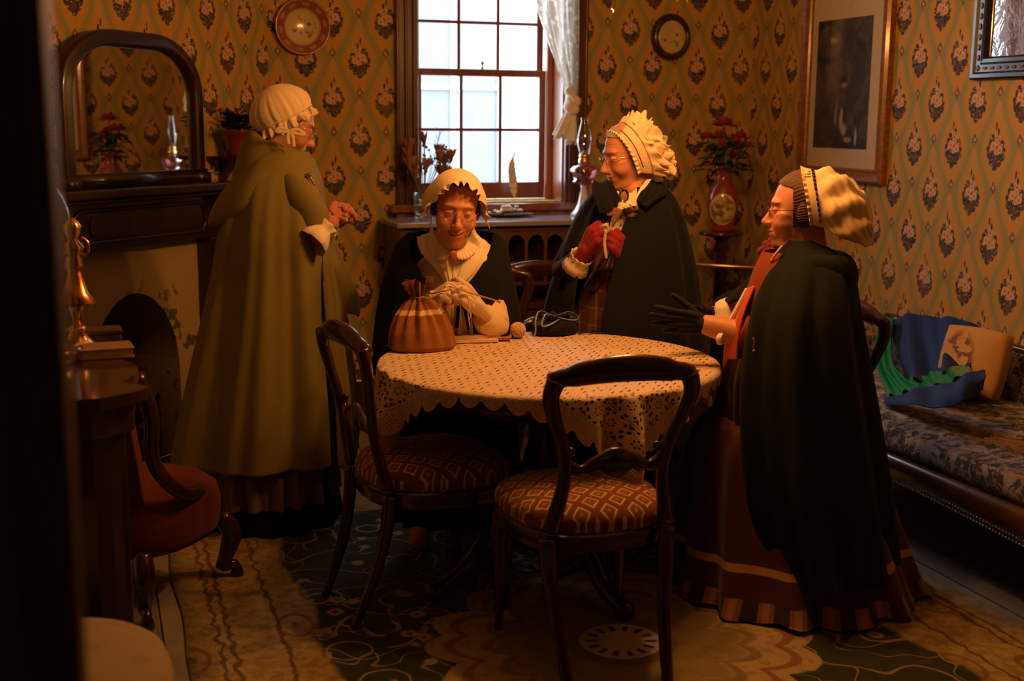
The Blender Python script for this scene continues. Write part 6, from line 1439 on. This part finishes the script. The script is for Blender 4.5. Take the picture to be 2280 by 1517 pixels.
capef([(398, 1362, 1432, .05, .07, -.02), (412, 1335, 1470, .10, .12, .0), (440, 1312, 1500, .16, .16, .02), (500, 1276, 1524, .21, .19, .02), (600, 1240, 1545, .25, .22, .02), (700, 1212, 1556, .28, .25, .02), (850, 1190, 1572, .31, .28, .02), (1010, 1180, 1588, .34, .30, .02)],
      lambda v: (fit(v, [0, .1, .25, .45, .7, 1], [25, 22, 42, 44, 36, 26]), fit(v, [0, .1, .25, .45, .7, 1], [12, 14, 8, -8, -14, -10])), M_BLACKWOOL, 'cape', fig=A3, nf=9)
A3.patch('collar_left', [[(1362, 402, .12), (1345, 412, .14), (1322, 400, .14)], [(1372, 425, .18), (1352, 440, .19), (1318, 425, .19)], [(1382, 445, .21), (1360, 470, .23), (1335, 475, .22)]], M_BLACKWOOL, am=.003, fr=2, nu=30, nv=24, solid=.005)
A3.patch('collar_right', [[(1430, 398, .04), (1452, 402, .06), (1478, 412, .03)], [(1428, 420, .16), (1450, 425, .17), (1485, 430, .13)], [(1418, 446, .215), (1428, 455, .22), (1440, 462, .22)]], M_BLACKWOOL, am=.004, fr=2, nu=30, nv=24, solid=.006)
A3.patch('blouse_front', [[(1372, 425, .13), (1395, 432, .15), (1432, 415, .10)], [(1372, 460, .19), (1392, 465, .20), (1418, 458, .19)], [(1358, 500, .20), (1375, 510, .21), (1395, 500, .20)], [(1345, 590, .20), (1358, 595, .205), (1372, 590, .20)]], M_WHITE, am=.003, fr=5, solid=.003)
g = G(); R3 = np.stack([A3.r, A3.t, up], 1); c0 = A3.p(1389, 436, .175)
g.rings([[c0+A3.r*r*.019*math.cos(a)+up*r*.027*math.sin(a)+A3.t*y for a in np.linspace(0, 2*PI, 30, endpoint=False)] for r, y in ((.7, .004), (.78, .010), (.9, .011), (1.0, .004), (.98, 0), (.7, 0))], cap=False); A3.put(g, 'brooch_rim', simple('jet', (.05, .03, .02), .25, coat=.6))
g = G(); g.ball(c0+A3.t*.001, (.014, .006, .020), 20, 12, rot=R3); A3.put(g, 'brooch', simple('amber_stone', (.36, .20, .08), .2, coat=.6))
g = G()
for P in ([(0, 0), (-.03, .006), (-.05, -.006), (-.01, -.006)], [(0, 0), (.035, .012), (.055, .016), (.01, .0)], [(0, 0), (-.02, -.015), (-.03, -.035)], [(0, 0), (.02, -.012), (.05, -.01)]):
    g.tube(smoothpath([A3.p(1385, 472, .225)+A3.r*x+up*z for x, z in P], 16), .009, 8, flat=.3, upv=A3.t)
A3.put(g, 'ribbon_bow', fabric('brown_ribbon', (.24, .11, .04), sheen=.4))
g = G()
for k in range(16): p0 = A3.p(1392+rnd.uniform(-8, 22), 474+rnd.uniform(-16, 14), .235); leaf_g(g, p0, (A3.r*rnd.uniform(-1, 1)+up*rnd.uniform(-1, 1)+A3.t*.3), .018, .006)
A3.put(g, 'sprig', simple('dark_sprig', (.02, .02, .012), .4))
for (w, n_) in ((f3r, 0), (f3l, 1)):
    R_ = []; g = G(); y = w[0][:, 1]; x = w[0][:, 0]; z = w[0][:, 2]
    for k, (l, r) in enumerate(((-.09, .050), (-.065, .046), (-.045, .036), (-.03, .040), (-.022, .043))): R_.append([w[1]+y*l+(x*math.cos(b)+z*math.sin(b))*r*(1+(.08 if k > 2 else .03)*math.sin(b*11+k)) for b in np.linspace(0, 2*PI, 60, endpoint=False)])
    g.rings(R_, cap=False); A3.put(g, 'cuff', M_WHITE, solid=.002)
for (sx, e, w) in ((-1, A3.p(1262, 600, .05), f3r), (1, A3.p(1468, 600, .1), f3l)):
    g = G(); P = smoothpath([sh3+A3.r*sx*.13, e, w[1]-w[0][:, 1]*.05], 24); g.tube(P, list(np.interp(np.linspace(0, 1, 24), [0, .5, 1], [.068, .058, .042])), 16); A3.put(g, 'sleeve', MATS['maroon_jacket'])
t = NT('plaid'); o = t.sep(t.coord()); hx = o[0]*math.cos(.42)+o[1]*-math.sin(.42); a = (hx*(1/.062)).fract(); b = (o[2]*(1/.062)).fract()
c = t.mix(t.ramp((a-.5).abs(), .30, .27), (.06, .055, .022), (.13, .026, .018)); c = t.mix(t.ramp((b-.5).abs(), .30, .27)*.6, c, (.10, .03, .018)); c = t.mix(t.ramp((a-.12).abs().min((b-.12).abs()), .035, .02)*.7, c, (.34, .12, .06)); M_PLAID = t.done(c, .9, 0, .2, None, .1)
A3.shell('plaid_skirt', [(590, 1330, 1440, .14, .13, 0), (610, 1318, 1450, .17, .15, 0), (700, 1280, 1480, .22, .2, 0), (850, 1250, 1510, .27, .26, 0), (1010, 1230, 1535, .31, .30, 0), (1098, 1222, 1545, .32, .31, 0, .014)], M_PLAID, nu=260, nv=60, fold=.016, nf=17, f0=.1, solid=.004)
A3.patch('black_overskirt', [[(1395, 588, .16), (1420, 588, .15), (1450, 592, .12)], [(1400, 700, .26), (1440, 700, .25), (1480, 700, .2)], [(1410, 850, .32), (1450, 850, .31), (1505, 850, .25)], [(1415, 1010, .36), (1460, 1010, .35), (1520, 1010, .28)]], M_BLACKWOOL, am=.006, fr=3)
A3.patch('red_edging', [[(1386, 592, .175), (1396, 592, .17)], [(1396, 700, .27), (1410, 700, .265)], [(1405, 850, .33), (1420, 850, .325)]], fabric('red_trim', (.26, .04, .02)), am=.001, fr=1, nu=8, nv=40)
g = G()
for (x0, y0, x1, y1) in ((1362, 560, 1340, 620), (1366, 560, 1352, 640), (1370, 560, 1372, 635), (1360, 565, 1330, 600)): g.tube(smoothpath([A3.p(x0, y0, .26), A3.p((x0+x1)/2-4, (y0+y1)/2, .27), A3.p(x1, y1, .26)], 12), .0035, 6, flat=.3, upv=A3.t)
A3.put(g, 'hanging_ribbons', fabric('black_ribbon', (.01, .01, .01)))
kn3 = thing('knitting', 'small cream wool loop of knitting held between the red mitts', 'knitting', A3.p(1346, 508, .29)); pk_ = A3.p(1346, 508, .29)
g = G()
for k in range(5): g.tube(smoothpath([A3.p(1336+k*3, 508, .29)-pk_, A3.p(1342+k*2, 502-k, .30)-pk_, A3.p(1352+k, 506+k*2, .295)-pk_, A3.p(1344+k, 514+k, .29)-pk_], 14), .0028, 6)
g.tube(smoothpath([A3.p(1350, 512, .29)-pk_, A3.p(1346, 540, .28)-pk_, A3.p(1350, 575, .27)-pk_], 14), .006, 8); g.build('wool', M_CREAMKNIT, kn3, True)
# lace bonnet with rows of frills
def bon3(u, v):
    a = -2.2+4.4*u; ca, sa = math.cos(a), math.sin(a)
    y_ = .026-.030*(1-ca)*.6-.128*v; rad = (.096+.026*math.sin(min(1, v*1.1)*PI*.8))*(1-.75*max(0, v-.6)**1.4/.28)
    return np.array([sa*rad*.94, y_+.01*ca, ca*rad*.97+.004-.008*v-.022*max(0, .3-ca)])
LACE2 = simple('cream_lace', (.86, .64, .40), .85, bump=.8, bscale=220)
capshell(A3, h3, 1.0, 'bonnet', LACE2, bon3, 140, 40, solid=.002)
def frl(v0, w, nw, out, ph):
    def f(u, v):
        p = bon3(u, v0); a = -2.2+4.4*u; rad = np.array([math.sin(a), 0, math.cos(a)]); return p+rad*(.006+out*v+v*.010*math.sin(a*nw+ph))+np.array([0, -w*v+.006*v*math.cos(a*nw*1.3), -.010*v*(1+math.sin(a*nw*.5+ph))])
    return f
def frl0(u, v):
    p = bon3(u, 0); a = -2.2+4.4*u; rad = np.array([math.sin(a), 0, math.cos(a)]); return p+np.array([0, .016*v, 0])+rad*v*(.002+.005*math.sin(a*40))
capshell(A3, h3, 1.0, 'front_frill', LACE2, frl0, 260, 6)
for k, (v0, w, nw, out, ph) in enumerate(((.30, .035, 19, .018, 0), (.45, .035, 21, .020, 1), (.60, .035, 19, .022, 2), (.74, .035, 17, .020, 3), (.88, .03, 15, .016, 4))): capshell(A3, h3, 1.0, 'lace_frill', LACE2, frl(v0, w, nw, out, ph), 260, 8)
g = G(); g.tube([xf(np.array([bon3(u, .08)*1.01+np.array([0, 0, .001])]), h3)[0] for u in np.linspace(.05, .95, 40)], .0022, 6); A3.put(g, 'bonnet_cord', simple('brown_cord', (.12, .05, .02), .7))
g = G()
for k in range(9): b = k*2.4; g.ball(xf(np.array([bon3(.80, .1)*1.05+np.array([.004, .010*math.cos(b), .010*math.sin(b)])]), h3)[0], .008, 10, 6)
A3.put(g, 'rosette', LACE2)
A3.patch('bonnet_tie', [[(1440, 400, .10), (1450, 400, .10)], [(1425, 420, .17), (1436, 422, .17)], [(1400, 470, .22), (1410, 474, .22)]], M_WHITE, am=.001, fr=1, nu=6, nv=24)
# ------------------------------------------------------------------ 4: seated woman in profile in the dark green cloak, right
A4 = Fig('person', 'seated woman in profile in a dark green cloak, stiff cream bonnet and black gloves', 1795, 3.98)
q4 = dict(full=1.12, smile=.5, eye=.0036, look=-.0008, nose=1.0, wr=0, skin=(.66, .28, .16), jaw=1.06)
h4 = frame_of(A4.p(1781, 466, 0), A4.az-90-3, 2, 0)
op4 = [(10, 12, 6), (14, 16, 8), (22, 22, 10), (32, 26, 12)]
w4r = A4.p(1568, 722, .10); f4r = hand_frame(w4r, A4.p(1470, 712, .16)-w4r, up*.15+A4.t*.9)
w4l = A4.p(1592, 700, -.12); f4l = hand_frame(w4l, A4.p(1480, 716, -.06)-w4l, up*.5-A4.t*.7)
a_, b_ = hand_geo(op4, thumb=(38, -10, 10), side=1, spread=.9); c_2, d_2 = hand_geo(op4, thumb=(38, -10, 10), side=-1, spread=.9)
# her left side faces the door: near hand is the left one
sh4 = h4[1]+np.array([0, 0, -.25])+A4.r*.04; hip4 = A4.base+up*.56+A4.r*.06
body('body', A4.root, None, q4, h4, [
    ([h4[1]+np.array([0, 0, -.14])+A4.r*.035, sh4, sh4*.5+hip4*.5-A4.r*.01, hip4], [.062, .13, .15, .17], 1.0),
    ([sh4+A4.t*.14, A4.p(1705, 745, .12), w4r], [.06, .052, .032], 1.0), ([sh4-A4.t*.14, A4.p(1690, 730, -.2), w4l], [.06, .05, .03], 1.0),
    ([hip4+A4.t*.1, hip4+A4.t*.12-A4.r*.26+up*-.03, A4.base+A4.t*.12-A4.r*.22+up*.09, A4.base+A4.t*.12-A4.r*.29+up*.055], [.095, .075, .045, .035], 1.0), ([hip4-A4.t*.1, hip4-A4.t*.12-A4.r*.26+up*-.03, A4.base-A4.t*.12-A4.r*.22+up*.09, A4.base-A4.t*.12-A4.r*.29+up*.055], [.095, .075, .045, .035], 1.0)],
    [(a_, b_, f4r), (c_2, d_2, f4l)], A4.base)
M_BGLOVE = fabric('black_glove', (.010, .010, .012), .8, sheen=.06, weave=600)
for (fr, sd) in ((f4r, 1), (f4l, -1)):
    gv, gf_ = hand_geo(op4, thumb=(38, -10, 10), side=sd, spread=.9, infl=.0016, wristlen=.03); new('glove', xf(gv, fr)-A4.base, gf_, M_BGLOVE, A4.root)
hair(A4, h4, 1.0, M_BROWNHAIR, lambda V: ((V[:, 2]-.30*V[:, 1] > .060)&(V[:, 1] > -.012))|((V[:, 1] < .022)&(V[:, 1] > -.03)&(V[:, 2] > -.05)), q=q4, off=.005, amp=.0008)
spectacles(A4, h4, 1.0, simple('dark_wire', (.18, .05, .04), .3, .6), .75)
M_GREEN = fabric('bottle_green_wool', (.0075, .011, .007), .95, weave=500, sheen=.02)
M_REDGOWN = fabric('red_gown', (.24, .040, .016), .85, weave=800, sheen=.08)
# gown: bodice, lap and trailing skirt
A4.shell('bodice', [(560, 1700, 1790, .08, .10, 0), (600, 1680, 1850, .14, .14, 0), (680, 1652, 1880, .18, .18, 0), (760, 1622, 1890, .20, .20, 0), (860, 1612, 1905, .22, .22, 0)], M_REDGOWN, nu=120, nv=40, solid=.004)
def gown():
    g = G(); nu, nv = 200, 70
    secs = [(.60, .04, .18, .24), (.57, -.04, .26, .26), (.50, -.06, .30, .27), (.35, -.06, .32, .30), (.18, -.035, .355, .35), (.06, -.02, .385, .40), (.018, -.01, .40, .42)]
    S_ = smoothpath([np.array(s_) for s_ in secs], nv)
    def f(u, v):
        z, cx, rx, ry = S_[min(int(round(v*(nv-1))), nv-1)]; th = 2*PI*u; w = v; fo = 1+.05*w*(math.sin(th*13+.5)+.5*math.sin(th*22))
        return A4.r*(cx+rx*math.cos(th)*fo)+A4.t*(ry*math.sin(th)*fo)+up*(z+.006*math.sin(th*9)*(v > .97))
    g.grid(f, nu, nv, True); return g
t = NT('gown_skirt'); o = t.sep(t.coord()); n = t.noise(t.coord(), 7, 3)*.02; z = o[2]+n
th_ = t.math('ARCTAN2', o[1], o[0]); st2 = (th_*26).sin()
c = t.mix(t.noise(t.coord(), 3, 2), (.065, .016, .008), (.095, .024, .011)); c = t.mix(t.ramp((z-.17).abs(), .014, .010), c, (.52, .30, .10)); tri = t.mix(t.ramp(st2, -.1, .1), (.05, .03, .03), (.30, .13, .08)); tri = t.mix(t.ramp(st2, .75, .85), tri, (.42, .22, .14)); c = t.mix(t.ramp(z, .085, .08), c, tri)  # red of the skirt darkened to stand for the table's shadow
gown().build('gown_skirt', t.done(c, .85, 0, .2, None, .2), A4.root, True, solid=.005)
A4.patch('overskirt', [[(1612, 800, .10), (1650, 800, .18), (1720, 800, .22)], [(1598, 860, .06), (1640, 860, .18), (1720, 850, .24)], [(1572, 950, .04), (1640, 980, .18), (1720, 980, .26)], [(1540, 1080, .02), (1630, 1110, .20), (1720, 1120, .28)], [(1515, 1152, .02), (1610, 1176, .22), (1720, 1182, .28)]], fabric('rust_gown_shaded', (.045, .014, .007), sheen=.05), am=lambda u, v: .003+.007*v+0*u, fr=3, solid=.005, nu=120)  # table's shadow put into the overskirt colour, darker than the bodice
# front trim band of the bodice
A4.patch('bodice_trim', [[(1668, 640, .06), (1680, 638, .10)], [(1640, 690, .08), (1658, 690, .14)], [(1618, 745, .10), (1644, 745, .16)], [(1610, 800, .10), (1640, 800, .16)], [(1610, 860, .1), (1642, 860, .16)]], fabric('scarlet_trim', (.55, .07, .03), sheen=.4), am=.002, fr=1, nu=16, nv=40, solid=.006)
A4.patch('white_piping', [[(1660, 642, .09), (1665, 642, .095)], [(1640, 680, .10), (1645, 680, .105)], [(1622, 712, .11), (1627, 712, .115)], [(1608, 738, .12), (1613, 738, .125)]], M_WHITE, am=.001, fr=1, nu=6, nv=30, solid=.005)
# sleeves and forearm
for (e, w, nm) in ((A4.p(1705, 745, .12), f4r, 0), (A4.p(1690, 730, -.2), f4l, 1)):
    g = G(); P = smoothpath([sh4+A4.t*(.14 if nm == 0 else -.14), e, w[1]*.38+e*.62], 20); g.tube(P, list(np.interp(np.linspace(0, 1, 20), [0, .6, 1], [.07, .062, .055])), 16); A4.put(g, 'sleeve', M_REDGOWN)
g = G(); R_ = []; e = A4.p(1690, 730, -.2)
for k, (s_, r) in enumerate(((0, .058), (.2, .068), (.5, .064), (.8, .05), (1, .036))): c_ = e*.55*(1-s_)+w4l*(.45+.55*s_)*1.0+e*0+(w4l*0) if False else e*(.5*(1-s_))+w4l*(1-.5*(1-s_)); R_.append([c_+A4.t*math.cos(b)*r*(1+.06*math.sin(b*7+k))+up*math.sin(b)*r*(1+.06*math.sin(b*7+k)) for b in np.linspace(0, 2*PI, 40, endpoint=False)])
g.rings(R_, cap=False); A4.put(g, 'puffed_cuff', M_WHITE, solid=.002)
g = G(); P = smoothpath([A4.p(1612, 736, .12), A4.p(1600, 752, .16), A4.p(1604, 766, .15), A4.p(1612, 758, .1)], 16); g.tube(P, .009, 8, flat=.4); A4.put(g, 'cuff_frill', M_WHITE)
g = G(); 
for P in ([(1558, 686, 0), (1552, 680, 0), (1562, 678, 0), (1570, 686, 0), (1564, 690, 0)], [(1564, 690, 0), (1556, 696, 0), (1550, 692, 0)], [(1564, 690, 0), (1574, 694, 0), (1578, 700, 0)]): g.tube(smoothpath([A4.p(a, b, -.02) for a, b, _ in P], 14), .0022, 6)
A4.put(g, 'wrist_ribbon', M_BGLOVE)
# the cloak
capef([(534, 1752, 1812, .07, .09, 0), (556, 1735, 1850, .11, .14, 0), (576, 1720, 1875, .15, .17, 0), (610, 1698, 1900, .20, .21, 0), (680, 1668, 1912, .26, .25, .02), (780, 1646, 1930, .31, .28, .02), (900, 1640, 1952, .35, .31, .02), (1040, 1652, 1975, .39, .34, .02), (1150, 1676, 1988, .40, .36, .02), (1212, 1700, 1996, .41, .37, .02)],
      lambda v: (20, 20) if v < .05 else (fit(v, [0, .2, .5, 1], [30, 40, 50, 50]), fit(v, [0, .2, .5, 1], [22, 26, 30, 34])), M_GREEN, 'cloak', fig=A4, cdeg=188, nf=8, fold=.020)
# hood heaped behind the neck
g = G(); R_ = []
for a in np.linspace(-2.3, 2.3, 40):
    w = (1+math.cos(a))/2; c_ = A4.p(1800, 572, 0)+A4.r*(-.05+.150*w)+A4.t*math.sin(a)*.12+np.array([0, 0, .0-.060*w])
    out = (A4.r*math.cos(a)+A4.t*math.sin(a)); R_.append([c_+out*(.022+.034*w)*math.cos(b)+up*(.022+.055*w)*math.sin(b) for b in np.linspace(0, 2*PI, 20, endpoint=False)])
g.rings(R_); A4.put(g, 'hood', M_GREEN)
A4.patch('far_cloak_edge', [[(1735, 560, .0), (1715, 575, -.06), (1700, 590, -.12)], [(1700, 610, .04), (1668, 625, -.06), (1650, 640, -.14)], [(1668, 650, .04), (1632, 665, -.08), (1600, 665, -.2)], [(1650, 660, .0), (1620, 675, -.12), (1585, 690, -.24)]], M_GREEN, am=.004, fr=2, solid=.008)
g = G(); g.tube(smoothpath([A4.p(1742, 548, .09), A4.p(1730, 562, .10), A4.p(1716, 582, .10)], 12), .004, 8); A4.put(g, 'neck_braid', simple('cream_braid', (.62, .5, .34), .8, bump=.8, bscale=300))
g = G(); c0 = A4.p(1716, 560, -.12)
for k in range(20): b = k*2.4; r = .035*(k/20)**.5; g.ball(c0+A4.r*r*math.cos(b)+up*r*math.sin(b)+A4.t*.02*(1-k/20), (.013, .008, .013), 8, 6)
A4.put(g, 'shoulder_scarf', fabric('plum_wool', (.20, .035, .06)))
for (px, py) in ((1680, 742), (1682, 780)):
    pass
g = G(); g.tube(smoothpath([A4.p(1676, 752, .33), A4.p(1680, 762, .335), A4.p(1678, 775, .335)], 8), .003, 6); g.ball(A4.p(1679, 782, .335), .006, 8, 6); A4.put(g, 'arm_slit_button', simple('pewter', (.25, .2, .12), .4, .8))
# stiff bonnet: band with threaded ribbon and crushed crown behind
def bon4(u, v):
    a = -2.15+4.3*u; ca, sa = math.cos(a), math.sin(a)
    vv = [0, .18, .35, .55, .75, .9, 1.0]; yy = fit(v, vv, [-.012, -.045, -.085, -.138, -.190, -.214, -.222]); rr = fit(v, vv, [.104, .108, .122, .122, .096, .060, .010]); zz = fit(v, vv, [.014, .008, -.006, -.026, -.052, -.070, -.078])
    cr = .010*math.sin(a*5+v*9)+.008*math.sin(a*9-v*14+1)+.005*abs(math.sin(a*7+v*23)); cr *= min(1, max(0, (v-.15)/.2))*(1-max(0, v-.85)/.15)
    tip = .010*max(0, ca)**6*(1-min(1, v/.25))
    return np.array([sa*(rr+cr)*.86, yy-.030*(1-ca)*.6*(1-v), ca*(rr+cr+tip)*(1.0)+zz])
M_STIFF = fabric('stiff_cream', (.80, .60, .33), .8, weave=900, var=.06)
capshell(A4, h4, 1.0, 'bonnet', M_STIFF, bon4, 160, 60, solid=.003)
def b4f(u, v):
    p = bon4(u, 0); a = -2.15+4.3*u; return p+np.array([0, .012*v, 0])+np.array([math.sin(a), 0, math.cos(a)])*v*(.003+.004*math.sin(a*34))
capshell(A4, h4, 1.0, 'frill', M_STIFF, b4f, 240, 5)
g = G()
for k in range(26):
    u0 = .04+.92*k/26; u1 = u0+.022; P = [xf(np.array([bon4(u, .13)+np.array([math.sin(-2.15+4.3*u), 0, math.cos(-2.15+4.3*u)])*.004]), h4)[0] for u in np.linspace(u0, u1, 5)]; g.tube(P, .0048, 6, flat=.5)
A4.put(g, 'threaded_ribbon', simple('ribbon_black', (.012, .012, .012), .5))
